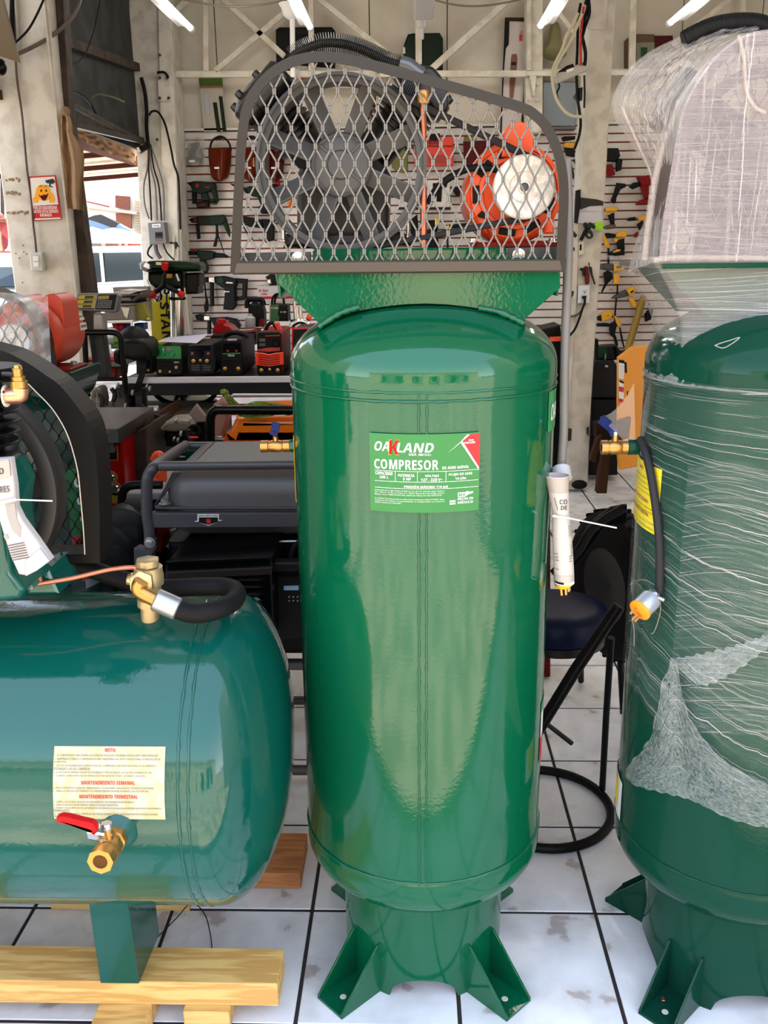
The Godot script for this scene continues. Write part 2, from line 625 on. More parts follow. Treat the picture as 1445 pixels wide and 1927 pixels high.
	obj("jamb",G.new().prism(PackedVector2Array([_xy(P(300,-200,5.5)),_xy(P(335,300,5.5)),_xy(P(375,1000,5.5)),_xy(P(420,1900,5.5)),_xy(P(560,1900,5.5)),_xy(P(470,1240,5.5)),_xy(P(392,620,5.5)),_xy(P(345,-200,5.5))]),-5.5,0.1,0.004),M.dark_wood,lp)
	var mp := thing("pillar","cream box pillar in the back corner carrying the grey breaker box","pillar",Vector3(-2.1,0,-8.3),"","structure")
	obj("shaft",G.new().prism(PackedVector2Array([_xy(P(770,760,8.2)),_xy(P(835,2100,8.2)),_xy(P(1062,2100,8.2)),_xy(P(1000,800,8.2)),_xy(P(955,-200,8.2)),_xy(P(725,-200,8.2)),_xy(P(735,400,8.2)),_xy(P(760,560,8.2))]),-8.2,0.3,0.006),M.cream2,mp)
	obj("flange",G.new().prism(pp([890,-100,960,-100,1000,940,1025,2100,945,2100,915,940],8.17),-8.17,0.03,0.003),M.cream2,mp)
	obj("splice_plate",G.new().prism(pp([890,420,962,420,970,572,898,572],8.15),-8.15,0.02,0.003),M.cream2,mp)
	var bl := G.new()
	for q in [[905,440],[948,440],[905,555],[955,555],[905,312],[890,790]]:
		bl.rod(P(q[0],q[1],8.16),P(q[0],q[1],8.12),0.012,8)
	obj("bolt",bl,M.dark_steel,mp)
	crop(1000,400,0.2595)
	var rp := thing("pillar","chipped white pillar with the paper notice, outlet and hanging keys","pillar",Vector3(1.07,0,-5.7),"","structure")
	obj("shaft",G.new().prism(PackedVector2Array([_xy(P(330,80,5.62)),_xy(P(290,600,5.62)),_xy(P(250,1560,5.62)),_xy(P(235,2010,5.62)),_xy(P(405,2010,5.62)),_xy(P(425,1500,5.62)),_xy(P(458,960,5.62)),_xy(P(525,0,5.62)),_xy(P(620,-1700,5.62)),_xy(P(455,-1700,5.62)),_xy(P(385,-800,5.62))]),-5.62,0.2,0.005),M.cream2,rp)
	obj("side_flange",G.new().prism(pp([300,80,345,80,330,620,270,1560,225,1560,262,700],5.60),-5.60,0.05,0.004),M.cream2,rp)
	var ch := G.new()
	for q in [[[300,130,330,165,315,185,292,165]],[[297,250,312,255,308,280,294,275]],[[275,565,305,570,300,600,285,620,270,590]],[[255,1560,290,1565,285,1650,262,1655]],[[395,1555,415,1550,412,1620,395,1600]],[[340,-110,470,-95,520,-80,515,-50,420,-45,350,-20,335,-60]]]:
		ch.prism(pp(q[0],5.614),-5.598,0.003,0.0)
	obj("chipped_patch",ch,mk(0.22,0.21,0.20,0.9),rp)
	obj("splice_plate",G.new().prism(pp([415,-1545,555,-1545,535,-1330,405,-1330],5.60),-5.60,0.015,0.003),M.cream2,rp)
	crop(0,0,1.0)
	# roof truss in front of the back wall
	var tr := thing("roof_truss","cream painted angle iron truss bolted along the back wall","truss",Vector3(0.5,2.9,-8.3))
	var mem := [[240,140,990,139,11],[990,139,1195,137,9],[239,110,326,27,9],[326,27,370,-20,9],[387,-20,388,136,10],[405,134,545,16,10],[390,-30,535,106,10],[585,-20,586,136,10],[590,-10,772,136,10],[787,-20,788,136,12],[965,-8,810,132,12],[1191,-20,1189,132,12],[1265,84,1385,-12,9],[1398,-20,1397,60,9],[1040,10,1085,70,8],[540,18,585,-20,9]]
	for e in mem:
		var a := P(e[0],e[1],8.3)
		var b := P(e[2],e[3],8.3)
		obj("chord" if e[4] == 11 or absf(e[1] - e[3]) < 4 else "web_bar",G.new().bar(a,b,0.0044 * e[4],0.04,Vector3.BACK,0.003),M.steelwhite,tr)
	var po := thing("wall_post","cream steel post with bolted bracket beside the long box","post",Vector3(1.2,0,-8.4),"","structure")
	crop(740,60,0.2491)
	obj("shaft",G.new().prism(pp([1000,-250,1130,-250,1128,760,1000,760],8.32),-8.32,0.15,0.004),M.steelwhite,po)
	obj("web",G.new().prism(pp([1008,-250,1045,-250,1042,290,1008,290],8.28),-8.28,0.05,0.004),M.steelwhite,po)
	obj("bracket",G.new().prism(pp([1028,330,1082,330,1072,480,1060,480],8.27),-8.27,0.05,0.004),M.steelwhite,po)
	bl = G.new()
	for q in [[1043,390],[1092,390],[1035,505],[1088,512]]:
		bl.rod(P(q[0],q[1],8.32),P(q[0],q[1],8.28),0.012,8)
	obj("bolt",bl,M.steelwhite,po)
	crop(0,0,1.0)
	# houses over the street,behind the photographer; the tanks mirror them
	var hs := thing("street_building","sunlit cream shop building across the street with dark door openings","building",Vector3(0,0,10.5))
	obj("wall",G.new().box(Vector3(0,2.1,11.5),Vector3(26,4.4,0.4),0.0),worn(Color(0.88,0.82,0.70),Color(0.80,0.73,0.60),0.8,0.2,0.0,12),hs)
	var dkm := mk(0.09,0.08,0.08,0.6)
	for x in [-8.2,-4.6,-1.2,2.0,5.8,9.0]:
		obj("door",G.new().box(Vector3(x,1.3,11.28),Vector3(1.5,2.6,0.06),0.01),dkm,hs)
	obj("awning",G.new().box(Vector3(-6.4,3.0,10.7),Vector3(5.0,0.08,1.5),0.01),mk(0.45,0.14,0.1,0.8),hs)
	obj("awning",G.new().box(Vector3(6.4,3.0,10.7),Vector3(5.0,0.08,1.5),0.01),mk(0.2,0.3,0.5,0.8),hs)
	obj("parapet",G.new().box(Vector3(0,4.4,11.4),Vector3(26,0.3,0.6),0.01),mk(0.75,0.7,0.6,0.8),hs)
	outside()
	lamps()

func _xy(p: Vector3) -> Vector2:
	return Vector2(p.x,p.y)

func _roof(z: float) -> float:
	return 2.15 + (-z - 1.3) * 0.25

func lamps() -> void:
	# (far end px x,y; near-end direction is along the shop)
	var tube := mk(1,1,1,0.4)
	tube.emission_enabled = true
	tube.emission = Color(1.0,0.98,0.95)
	tube.emission_energy_multiplier = 3.0
	var body := mk(0.72,0.71,0.70,0.4)
	var names := ["lit white tube lamp at the upper left, beside the dark side panel","lit white tube lamp above the rod with the white cup fitting","lit white tube lamp next to the hanging white cords","lit white tube lamp above the wrapped compressor"]
	var k := 0
	for e in [[358,52,-0.05],[583,50,-0.035],[1017,48,0.05],[1262,42,0.06]]:
		var f := P(e[0],e[1],4.6)
		var t := thing("tube_lamp",names[k],"lamp",f,"tube lamps under the ceiling")
		obj("tube",G.new().rod(f,f + Vector3(0,0,1.2),0.013,12),tube,t)
		obj("housing",G.new().box(f + Vector3(e[2],0.025,0.6),Vector3(0.035,0.03,1.25),0.006),body,t)
		obj("end_cap",G.new().rod(f + Vector3(0,0,-0.03),f + Vector3(0,0,0.005),0.016,12).bar(f + Vector3(0,0,-0.012),f + Vector3(e[2],0.03,-0.012),0.025,0.02),body,t)
		obj("hanger",G.new().bar(f + Vector3(e[2],0.03,0.2),Vector3(f.x + e[2],_roof(f.z + 0.2),f.z + 0.2),0.006,0.006).bar(f + Vector3(e[2],0.03,1.0),Vector3(f.x + e[2],_roof(f.z + 1.0),f.z + 1.0),0.006,0.006),body,t)
		lamp_light(f + Vector3(0,-0.03,0.6),1.2,0.2)
		k += 1
	# an unlit twin holder seen end on
	var u := P(805,52,5.2)
	var t := thing("tube_lamp_holder","grey unlit lamp holder seen end on above the green tool case","lamp",u)
	obj("housing",G.new().box(u + Vector3(-0.02,0.08,0.5),Vector3(0.10,0.05,1.2),0.008),body,t)
	obj("socket",G.new().rod(u + Vector3(-0.03,0.11,-0.12),u + Vector3(-0.03,0.02,-0.10),0.018).rod(u + Vector3(-0.03,-0.03,-0.12),u + Vector3(-0.03,0.05,-0.1),0.012),body,t)
	obj("hanger",G.new().bar(u + Vector3(-0.02,0.1,0.2),Vector3(u.x - 0.02,_roof(u.z + 0.2),u.z + 0.2),0.012,0.012),body,t)
	# further rows of the same lamps,deeper in the shop and over the doorway,out of the frame
	for q in [[-1.3,7.4],[0.0,7.4],[1.3,7.4],[2.5,7.0]]:
		var f := Vector3(q[0],_roof(1.2 - q[1]) - 0.1,-q[1])
		var l := thing("tube_lamp","white tube lamp fixed under the ceiling, above the picture","lamp",f,"ceiling tube lamps out of view")
		obj("tube",G.new().rod(f,f + Vector3(0,0,1.2),0.013,12),tube,l)
		obj("housing",G.new().box(f + Vector3(0,0.045,0.6),Vector3(0.05,0.03,1.25),0.006),body,l)
		lamp_light(f + Vector3(0,-0.03,0.6),1.2,0.38)

func base_materials() -> void:
	M.dark_wood = worn(Color(0.24,0.19,0.15),Color(0.15,0.11,0.08),0.8,1.0,0.0,40)
	M.dark_steel = mk(0.13,0.13,0.13,0.4,0.6)
	M.black = mk(0.035,0.035,0.037,0.45)
	M.black_gloss = mk(0.03,0.03,0.032,0.2)
	M.rubber = mk(0.06,0.06,0.065,0.65)
	M.grey_paint = mk(0.25,0.25,0.27,0.4)
	M.cast = mk(0.30,0.30,0.30,0.5,0.3)
	M.brass = mk(0.72,0.54,0.30,0.34,0.9)
	M.chrome = mk(0.82,0.82,0.82,0.18,0.95)
	M.zinc = mk(0.66,0.67,0.68,0.35,0.8)
	M.copper = mk(0.74,0.46,0.36,0.36,0.85)
	M.white = mk(0.88,0.88,0.87,0.45)
	M.offwhite = mk(0.80,0.78,0.72,0.6)
	M.orange = mk(0.90,0.30,0.11,0.35)
	M.red = mk(0.68,0.06,0.06,0.4)
	M.blue = mk(0.05,0.12,0.34,0.4)
	M.yellow = mk(0.90,0.74,0.05,0.5)
	M.ink_white = mk(0.84,0.84,0.83,0.5)
	M.ink_black = mk(0.06,0.06,0.06,0.6)
	M.ink_grey = mk(0.24,0.235,0.23,0.6)
	M.ink_red = mk(0.72,0.10,0.10,0.5)
	M.ink_green = mk(0.05,0.50,0.24,0.4)
	M.wood = worn(Color(0.85,0.70,0.42),Color(0.76,0.58,0.31),0.7,3.0,0.0,41)
	M.wood.uv1_scale = Vector3(0.8,9,9)
	M.paper = mk(0.88,0.87,0.86,0.7)

func paint(c: Color,rough := 0.1) -> StandardMaterial3D:
	var m := mat(c,rough)
	m.heightmap_enabled = true
	m.heightmap_texture = bump_tex()
	m.heightmap_scale = 0.006
	return tri_map(m,9.0)

func bead(g: G,p: Array,r: float,wob: float,closed := false) -> void:
	var rr := []
	for i in p.size():
		rr.append(r * (1.0 + rng.randf_range(-wob,wob)))
	g.tube(p,rr,6,closed)
# the vertical tank with skirt and feet,around an upright axis at «a»

func vessel(t: Node3D,a: Vector3,pm: Material,seam := true) -> void:
	var R := 0.2445
	var prof := []
	var y0 := 0.339
	var y1 := 1.263
	for k in 17:
		var e := PI * 0.5 * (1.0 - k / 16.0)
		prof.append(Vector2(R * pow(cos(e),0.86),y0 - 0.03 - 0.108 * sin(e)))
	prof.append(Vector2(R,y0))
	prof.append(Vector2(R - 0.0015,y0 + 0.006))
	for k in 5:
		prof.append(Vector2(R - 0.0015,y0 + 0.01 + (y1 - y0 - 0.02) * k / 4.0))
	prof.append(Vector2(R,y1))
	for k in 17:
		var e := PI * 0.5 * k / 16.0
		prof.append(Vector2(R * pow(cos(e),0.86),y1 + 0.025 + 0.112 * sin(e)))
	obj("tank",G.new().lathe(prof,96,Transform3D(Basis(),a),0.0,TAU,0.6),pm,t)
	var g := G.new()
	for y in [y1 + 0.004,y1 - 0.010,y0 + 0.004]:
		var ring := []
		for k in 140:
			var an := TAU * k / 140
			ring.append(a + Vector3(sin(an) * (R - 0.0008),y + rng.randf_range(-0.0006,0.0006),cos(an) * (R - 0.0008)))
		bead(g,ring,0.0026,0.25,true)
	if seam:
		for s in [-0.0065,0.0065]:
			var l := []
			for k in 120:
				l.append(a + Vector3(s - 0.003 + rng.randf_range(-0.0005,0.0005),y0 + (y1 - y0) * k / 119.0,R - 0.0012))
			bead(g,l,0.0022,0.3)
	obj("weld_bead",g,pm,t)
	# skirt with four arches,open below
	var rs := 0.170
	var sk := func(rad: float) -> Callable:
		return func(u: float,v: float) -> Vector3:
			var an := TAU * u
			var d := absf(fposmod(an + PI * 0.25,PI * 0.5) - PI * 0.25) / 0.43
			var low := 0.052 * sqrt(maxf(0.0,1.0 - d * d)) if d < 1.0 else 0.0
			return a + Vector3(sin(an) * rad,lerpf(low,0.235,v),cos(an) * rad)
	obj("skirt",G.new().sheet(sk.call(rs),160,6).sheet(sk.call(rs - 0.004),160,6),pm,t)
	for k in 4:
		var an := PI * 0.25 + PI * 0.5 * k
		var d := Vector3(sin(an),0,cos(an))
		var w := Vector3(d.z,0,-d.x)
		var b := Basis(w,Vector3.UP,d)
		var xf := Transform3D(b,a)
		var f := G.new()
		var base := PackedVector2Array([Vector2(-0.038,0.155),Vector2(0.038,0.155),Vector2(0.038,0.272),Vector2(-0.038,0.272)])
		f.prism(base,0.006,0.006,0.0,xf * Transform3D(Basis(Vector3.RIGHT,Vector3.BACK,Vector3.UP),Vector3.ZERO))
		for s: float in [-1.0,1.0]:
			var tri2 := PackedVector2Array([Vector2(0.16,0.0),Vector2(0.272,0.0),Vector2(0.272,0.010),Vector2(0.172,0.118),Vector2(0.16,0.118)])
			f.prism(tri2,0.0025,0.005,0.0008,xf * Transform3D(Basis(Vector3.BACK,Vector3.UP,Vector3.RIGHT),Vector3(s * 0.036,0,0)))
		var ft := obj("foot",f,pm,t)
		obj("bolt_hole",G.new().rod(a + d * 0.235 + Vector3(0,0.001,0),a + d * 0.235 + Vector3(0,0.0068,0),0.007,14),M.offwhite,ft)
# a place on the vertical tank: x metres along the shell from the front,y up

func shell(a: Vector3,x0: float,y0: float,off := 0.0008) -> Callable:
	return func(x: float,y: float) -> Vector3:
		var r := 0.2432 + off
		var an := (x0 + x) / 0.2432
		return a + Vector3(sin(an) * r,y0 + y,cos(an) * r)

func shell_patch(a: Vector3,x0: float,y0: float,w: float,h: float,off := 0.0006) -> G:
	var f := shell(a,x0,y0,off)
	return G.new().sheet(func(u: float,v: float) -> Vector3: return f.call(u * w,v * h),24,2)
# polygon (x,y pairs in metres) laid on a curved shell through f

func decal(g: G,f: Callable,p: Array) -> void:
	var q := PackedVector2Array()
	for i in range(0,p.size(),2):
		q.append(Vector2(p[i],p[i + 1]))
	var ix := Geometry2D.triangulate_polygon(q)
	var nn: Vector3 = (f.call(0.01,0.0) - f.call(0.0,0.0)).cross(f.call(0.0,0.01) - f.call(0.0,0.0)).normalized()
	for i in range(0,ix.size(),3):
		var w := [q[ix[i]],q[ix[i + 1]],q[ix[i + 2]]]
		_split(g,f,w[0],w[1],w[2],nn,4)

func _split(g: G,f: Callable,a: Vector2,b: Vector2,c: Vector2,nn: Vector3,k: int) -> void:
	if k == 0 or maxf(absf(a.x - b.x),maxf(absf(b.x - c.x),absf(c.x - a.x))) < 0.012:
		g.tri(f.call(a.x,a.y),f.call(b.x,b.y),f.call(c.x,c.y),nn,nn,nn)
		return
	var ab := (a + b) * 0.5
	var bc := (b + c) * 0.5
	var ca := (c + a) * 0.5
	_split(g,f,a,ab,ca,nn,k - 1)
	_split(g,f,ab,b,bc,nn,k - 1)
	_split(g,f,ca,bc,c,nn,k - 1)
	_split(g,f,ab,bc,ca,nn,k - 1)

func line_rect(g: G,f: Callable,x0: float,y0: float,x1: float,y1: float) -> void:
	decal(g,f,[x0,y0,x1,y0,x1,y1,x0,y1])
# maps label-picture coordinates of a crop (left,top,width,height there) to words on a label

func words(g: G,f: Callable,k: float,x: float,y: float,w: float,h: float,s: String,bold := true,slant := 0.0) -> void:
	text(g,s,w * k,h * k,func(a: float,b: float) -> Vector3: return f.call(x * k + a,-(y + h) * k + b),bold,slant)

func expanded_metal(outline: PackedVector2Array,z: float,w: float,h: float,strand: float) -> G:
	var g := G.new()
	var lo := outline[0]
	var hi := outline[0]
	for p in outline:
		lo = lo.min(p)
		hi = hi.max(p)
	var r := 0
	var y := lo.y - h
	var nb := h * 0.10
	while y < hi.y + h:
		var x := lo.x - w + (w * 0.5 if r % 2 else 0.0)
		while x < hi.x + w:
			for s: float in [-1.0,1.0]:
				var pl := PackedVector2Array([Vector2(x + s * strand * 0.5,y - nb),Vector2(x + s * strand * 0.5,y + nb),Vector2(x + s * (w * 0.5 - strand * 0.5),y + h * 0.5 - nb)])
				for part in Geometry2D.intersect_polyline_with_polygon(pl,outline):
					for i in part.size() - 1:
						if part[i].distance_to(part[i + 1]) > 0.0004:
							g.bar(Vector3(part[i].x,part[i].y,z + s * 0.0006),Vector3(part[i + 1].x,part[i + 1].y,z - s * 0.0006),strand,strand * 0.9,Vector3.BACK,strand * 0.3)
			x += w
		y += h * 0.5
		r += 1
	return g
# the belt guard: a bent strip with a lip,closed by expanded metal. «line» runs from the lower left corner over the top to the lower right one

func guard_frame(line: Array,z: float,depth: float,lip: float) -> G:
	var g := G.new()
	var m := line.size()
	var nr := []
	for i in m:
		var a: Vector2 = line[maxi(i - 1,0)]
		var b: Vector2 = line[mini(i + 1,m - 1)]
		var d := (b - a).normalized()
		nr.append(Vector2(-d.y,d.x))   # outwards when the line runs clockwise seen from the front
	var sec := [[0.0,0.0],[0.0,-depth],[-0.003,-depth],[-0.003,-0.003],[-lip,-0.003],[-lip,0.0]]
	for i in m - 1:
		for k in sec.size():
			var s0: Array = sec[k]
			var s1: Array = sec[(k + 1) % sec.size()]
			var q := []
			for e in [[i,s0],[i + 1,s0],[i + 1,s1],[i,s1]]:
				var p: Vector2 = line[e[0]] + nr[e[0]] * e[1][0]
				q.append(Vector3(p.x,p.y,z + e[1][1]))
			var dd := Vector2(s1[0] - s0[0],s1[1] - s0[1])
			var on := Vector2(-dd.y,dd.x).normalized()
			var na: Vector2 = nr[i]
			var nb: Vector2 = nr[i + 1]
			var va := Vector3(na.x * on.x,na.y * on.x,on.y)
			var vb := Vector3(nb.x * on.x,nb.y * on.x,on.y)
			g.quadn(q[0],q[1],q[2],q[3],va,vb,vb,va)
	return g

func hexnut(g: G,a: Vector3,b: Vector3,r: float) -> void:
	g.turned(a,b,[[0.0,r * 0.9],[0.1,r],[0.9,r],[1.0,r * 0.9]],6)

func bolt_head(at: Vector3,d: Vector3,r: float) -> G:
	var g := G.new()
	g.rod(at,at + d * r * 0.25,r * 1.5,16)
	hexnut(g,at + d * r * 0.2,at + d * r * 1.0,r)
	return g
# brass ball valve from a to b with a lever; up is the lever side

func valve(t: Node3D,a: Vector3,b: Vector3,r: float,up: Vector3,lever_pts: Array,lever_mat: Material) -> void:
	var v := G.new()
	v.turned(a,b,[[0.0,r * 0.7],[0.0,r * 1.1],[0.24,r * 1.1],[0.26,r * 0.95],[0.36,r * 1.12],[0.64,r * 1.12],[0.74,r * 0.95],[0.76,r * 1.1],[1.0,r * 1.1],[1.0,r * 0.7]],8)
	var c := (a + b) * 0.5
	v.rod(c,c + up * r * 1.9,r * 0.5,10)
	var n := obj("ball_valve",v,M.brass,t)
	obj("bore",G.new().rod(a - (b - a).normalized() * 0.0004,a + (b - a).normalized() * 0.003,r * 0.66,14),mk(0.3,0.2,0.08,0.4,0.8),n)
	var nut := G.new()
	hexnut(nut,c + up * r * 1.7,c + up * r * 2.4,r * 0.5)
	obj("nut",nut,M.chrome,n)
	var lv := G.new()
	for i in lever_pts.size() - 1:
		lv.bar(lever_pts[i],lever_pts[i + 1],r * 1.5,r * 0.25,up if up.y < 0.99 else Vector3.BACK,0.001)
	obj("lever",lv,lever_mat,n)

func main_label(t: Node3D,a: Vector3) -> void:
	# 0.183 m wide; k = metres for one pixel of the label's close-up
	var k := 0.183 / 1035.0
	var x0 := -0.0915
	var top := 1.2005
	var lm := mk(0.04,0.43,0.19,0.16)
	var lb := obj("brand_label",shell_patch(a,x0 + 0.0,top - 0.132,0.183,0.132,0.0032),lm,t)
	var f := shell(a,x0 - 180 * k,top + 130 * k,0.0037)
	var g := G.new()
	words(g,f,k,225,205,150,88,"OA",true,0.2)
	words(g,f,k,440,212,330,88,"LAND",true,0.2)
	words(g,f,k,228,372,595,92,"COMPRESOR")
	words(g,f,k,858,428,252,32,"DE AIRE MÓVIL")
	words(g,f,k,238,490,165,30,"CAPACIDAD")
	words(g,f,k,278,530,85,25,"200 L")
	words(g,f,k,455,505,150,26,"POTENCIA")
	words(g,f,k,500,540,72,25,"5 HP")
	words(g,f,k,700,510,128,26,"VOLTAJE")
	words(g,f,k,664,545,198,26,"127 - 220 V~")
	words(g,f,k,920,502,222,28,"FLUJO DE AIRE")
	words(g,f,k,980,540,103,26,"14 cfm")
	words(g,f,k,510,610,400,32,"PRESIÓN MÁXIMA 116 psi")
	var small := ["Importado por: High Power de México, S.A. de C.V. Avenida López Mateos","Sur 1450 F-C, 45-34, Las Villas, C.P. 45643 Tlajomulco de Zúñiga, Jalisco,","México. R.F.C. HPM-010528-TB3, hecho en China, tel: (33) 3678 0160.","","La calidad de este producto está supervisada por HIGH POWER. Bajo","estándares de calidad correspondientes, lo cual garantiza su compra al","adquirir productos OAKLAND."]
	for i in small.size():
		if small[i]:
			words(g,f,k,228,662 + i * 20,650 if i < 2 or i == 4 or i == 5 else (630 if i == 2 else 255),15,small[i],false)
	words(g,f,k,1004,742,150,22,"HECHO EN")
	words(g,f,k,1006,770,148,28,"MÉXICO")
	line_rect(g,f,230 * k,-482 * k,1204 * k,-478 * k)
	line_rect(g,f,230 * k,-582 * k,1204 * k,-578 * k)
	line_rect(g,f,230 * k,-646 * k,1204 * k,-642 * k)
	for x in [428,632,893]:
		line_rect(g,f,(x - 2) * k,-582 * k,(x + 2) * k,-482 * k)
	decal(g,f,[905 * k,-312 * k,1118 * k,-145 * k,1085 * k,-146 * k,1030 * k,-205 * k])
	decal(g,f,[1025 * k,-215 * k,1045 * k,-205 * k,1208 * k,-462 * k,1208 * k,-488 * k])
	decal(g,f,[1006 * k,-690 * k,1082 * k,-690 * k,1082 * k,-735 * k,1006 * k,-735 * k])
	decal(g,f,[930 * k,-762 * k,985 * k,-762 * k,985 * k,-802 * k,930 * k,-802 * k])
	decal(g,f,[1085 * k,-680 * k,1130 * k,-690 * k,1156 * k,-688 * k,1150 * k,-705 * k,1110 * k,-712 * k,1085 * k,-730 * k])
	obj("white_print",g,M.ink_white,lb)
	g = G.new()
	decal(g,f,[1118 * k,-143 * k,1208 * k,-143 * k,1214 * k,-155 * k,1210 * k,-462 * k,1045 * k,-205 * k])
	obj("red_corner",g,M.ink_red,lb)
	g = G.new()
	var f2 := shell(a,x0 - 180 * k,top + 130 * k,0.0042)
	words(g,f2,k,1104,190,48,16,"MOD")
	words(g,f2,k,1060,212,105,17,"COM-5200")
	words(g,f2,k,553,308,70,20,"USA",true,0.2)
	words(g,f2,k,640,310,46,20,"PRO",true,0.2)
	words(g,f2,k,692,310,64,20,"TOOLS",false)
	obj("small_print",g,M.ink_white,lb)
	g = G.new()
	words(g,f2,k,371,187,90,135,"K",true,0.05)
	words(g,f2,k,625,305,12,28,"/",true)
	obj("red_letter",g,M.red,lb)
	g = G.new()
	words(g,shell(a,x0 - 180 * k,top + 130 * k,0.0039),k,366,184,98,142,"K",true,0.05)
	obj("letter_edge",g,M.yellow,lb)
	g = G.new()
	words(g,f2,k,1012,698,66,30,"MX")
	words(g,f2,k,934,770,48,24,"NOM")
	obj("cut_letters",g,lm,lb)

func objects() -> void:
	main_compressor()
	booklet_main()
	lying_compressor()
	wrapped_compressor()
	rear_compressor()
	shop()

func main_compressor() -> void:
	var a := Vector3(0.0205,0,-1.70)
	var pm := paint(Color(0.015,0.315,0.20),0.08)
	M.pm = pm
	var t := thing("air_compressor","tall glossy green upright air compressor with the green printed label, centre of the shop front","compressor",a)
	vessel(t,a,pm)
	main_label(t,a)
	crop(0,0,1)
	# carrier on top of the tank
	var zf := -1.605
	var fp := [520,500,1054,500,1054,542,978,608]
	for k in 9:
		fp.append_array([960 - 40 * k,606 - 34 * sin(PI * (0.12 + 0.76 * k / 8.0))])
	fp.append_array([605,613,519,530])
	var pl := pp(fp,-zf)
	obj("carrier_plate",G.new().prism(pl,zf,0.006,0.001),pm,t)
	obj("carrier_plate",G.new().prism(pl,zf - 0.19,0.006,0.001),pm,t)
	var tl := P(520,500,-zf)
	var tr := P(1054,500,-zf)
	for q in [tr.x - 0.003,tl.x + 0.003]:
		obj("carrier_side",G.new().bar(Vector3(q,tr.y - 0.025,zf - 0.005),Vector3(q,tr.y - 0.025,zf - 0.19),0.005,0.05),pm,t)
	obj("carrier_deck",G.new().box(Vector3((tl.x + tr.x) * 0.5,tl.y + 0.004,zf - 0.175),Vector3(tr.x - tl.x + 0.03,0.008,0.29),0.001).box(Vector3((P(590,470,1.66).x + P(952,470,1.66).x) * 0.5,P(700,480,1.66).y - 0.003,-1.67),Vector3(P(952,470,1.66).x - P(590,470,1.66).x,0.028,0.06),0.004),pm,t)
	for s in [[600,615,640,590,676,578],[900,580,940,588,985,609]]:
		var wb := G.new()
		bead(wb,curve(pts(s,-zf - 0.003),8),0.006,0.3)
		obj("carrier_weld",wb,pm,t)
	# belt guard
	var zg := -1.59
	var ol := [433,515,437,420,443,300,447,250,455,203,472,166,505,130,545,107,590,97,640,99,700,112,800,139,900,167,985,193,1012,208,1036,233,1055,272,1066,315,1070,360,1068,420,1062,512]
	var line := Array(pp(ol,-zg))
	line = curve(line,3)
	var gm := mk(0.17,0.165,0.16,0.28,0.6)
	var gd := thing_part("belt_guard",t)
	obj("frame",guard_frame(line,zg,0.055,0.0155),gm,gd)
	var inner := PackedVector2Array(line)
	inner = Geometry2D.offset_polygon(inner,-0.009)[0]
	obj("bottom_rail",G.new().prism(pp([443,492,1056,487,1062,512,437,517],-zg),zg + 0.001,0.02,0.003),mk(0.27,0.25,0.235,0.3,0.4),gd)
	obj("expanded_mesh",expanded_metal(inner,zg - 0.006,0.0256,0.0555,0.0031),mk(0.46,0.45,0.43,0.42,0.5),gd,"stuff")
	obj("inner_rail",G.new().prism(pp([440,476,585,474,585,498,440,498],1.655),-1.655,0.004,0.001).prism(pp([955,466,1050,464,1050,492,955,492],1.655),-1.655,0.004,0.001),mk(0.28,0.28,0.28,0.4,0.3),gd)
	for q in [[561,486],[976,480]]:
		obj("bolt",bolt_head(P(q[0],q[1],1.652),Vector3.BACK,0.0075),M.chrome,gd)
	# flywheel
	crop(420,60,0.2491)
	crop(0,0,1)
	var wc := P(643,312,1.70)
	var fw := thing_part("flywheel",t)
	var R := 0.148
	var wm := mk(0.28,0.278,0.275,0.5,0.1)
	var axis := Transform3D(Basis(Vector3.RIGHT,Vector3.BACK,Vector3.DOWN),wc)
	obj("rim",G.new().lathe([Vector2(R - 0.016,-0.03),Vector2(R,-0.03),Vector2(R,-0.012),Vector2(R - 0.008,-0.004),Vector2(R - 0.008,0.004),Vector2(R,0.012),Vector2(R,0.022),Vector2(R - 0.006,0.024),Vector2(R - 0.007,0.020),Vector2(R - 0.016,0.020),Vector2(R - 0.016,-0.03)],72,axis),wm,fw)
	obj("hub",G.new().lathe([Vector2(0.052,-0.03),Vector2(0.054,0.012),Vector2(0.051,0.016),Vector2(0.047,0.013),Vector2(0.043,0.016),Vector2(0.025,0.016),Vector2(0.022,0.020),Vector2(0.012,0.022),Vector2(0.0,0.022)],40,axis),wm,fw)
	for k in 8:
		var an := deg_to_rad(23.0 + 45.0 * k)
		var d := Vector3(cos(an),sin(an),0)
		var w := Vector3(-sin(an),cos(an),0)
		var sp := Transform3D(Basis(w.rotated(d,0.55),d,w.rotated(d,0.55).cross(d)),wc + d * 0.093)
		obj("spoke",G.new().box(Vector3.ZERO,Vector3(0.034,0.085,0.006),0.002,sp),wm,fw)
	var kg := G.new()
	for an in [0.8,2.4,4.2,5.6]:
		var d := Vector3(cos(an),sin(an),0)
		kg.bar(wc + d * 0.022 + Vector3(0,0,0.017),wc + d * 0.048 + Vector3(0,0,0.015),0.006,0.004,Vector3.BACK)
	text(kg,"2",0.008,0.014,flat(wc + Vector3(-0.004,0.0,0.0225),Vector3.RIGHT,Vector3.UP))
	text(kg,"J",0.006,0.012,flat(wc + Vector3(-0.012,-0.04,0.0165),Vector3.RIGHT,Vector3.UP))
	obj("casting_rib",kg,wm,fw)
	# motor
	var mc := P(965,364,1.73)
	var mo := thing_part("motor",t)
	var om := mk(0.91,0.32,0.13,0.38)
	var mx := Transform3D(Basis(Vector3.RIGHT,Vector3.BACK,Vector3.DOWN),mc)
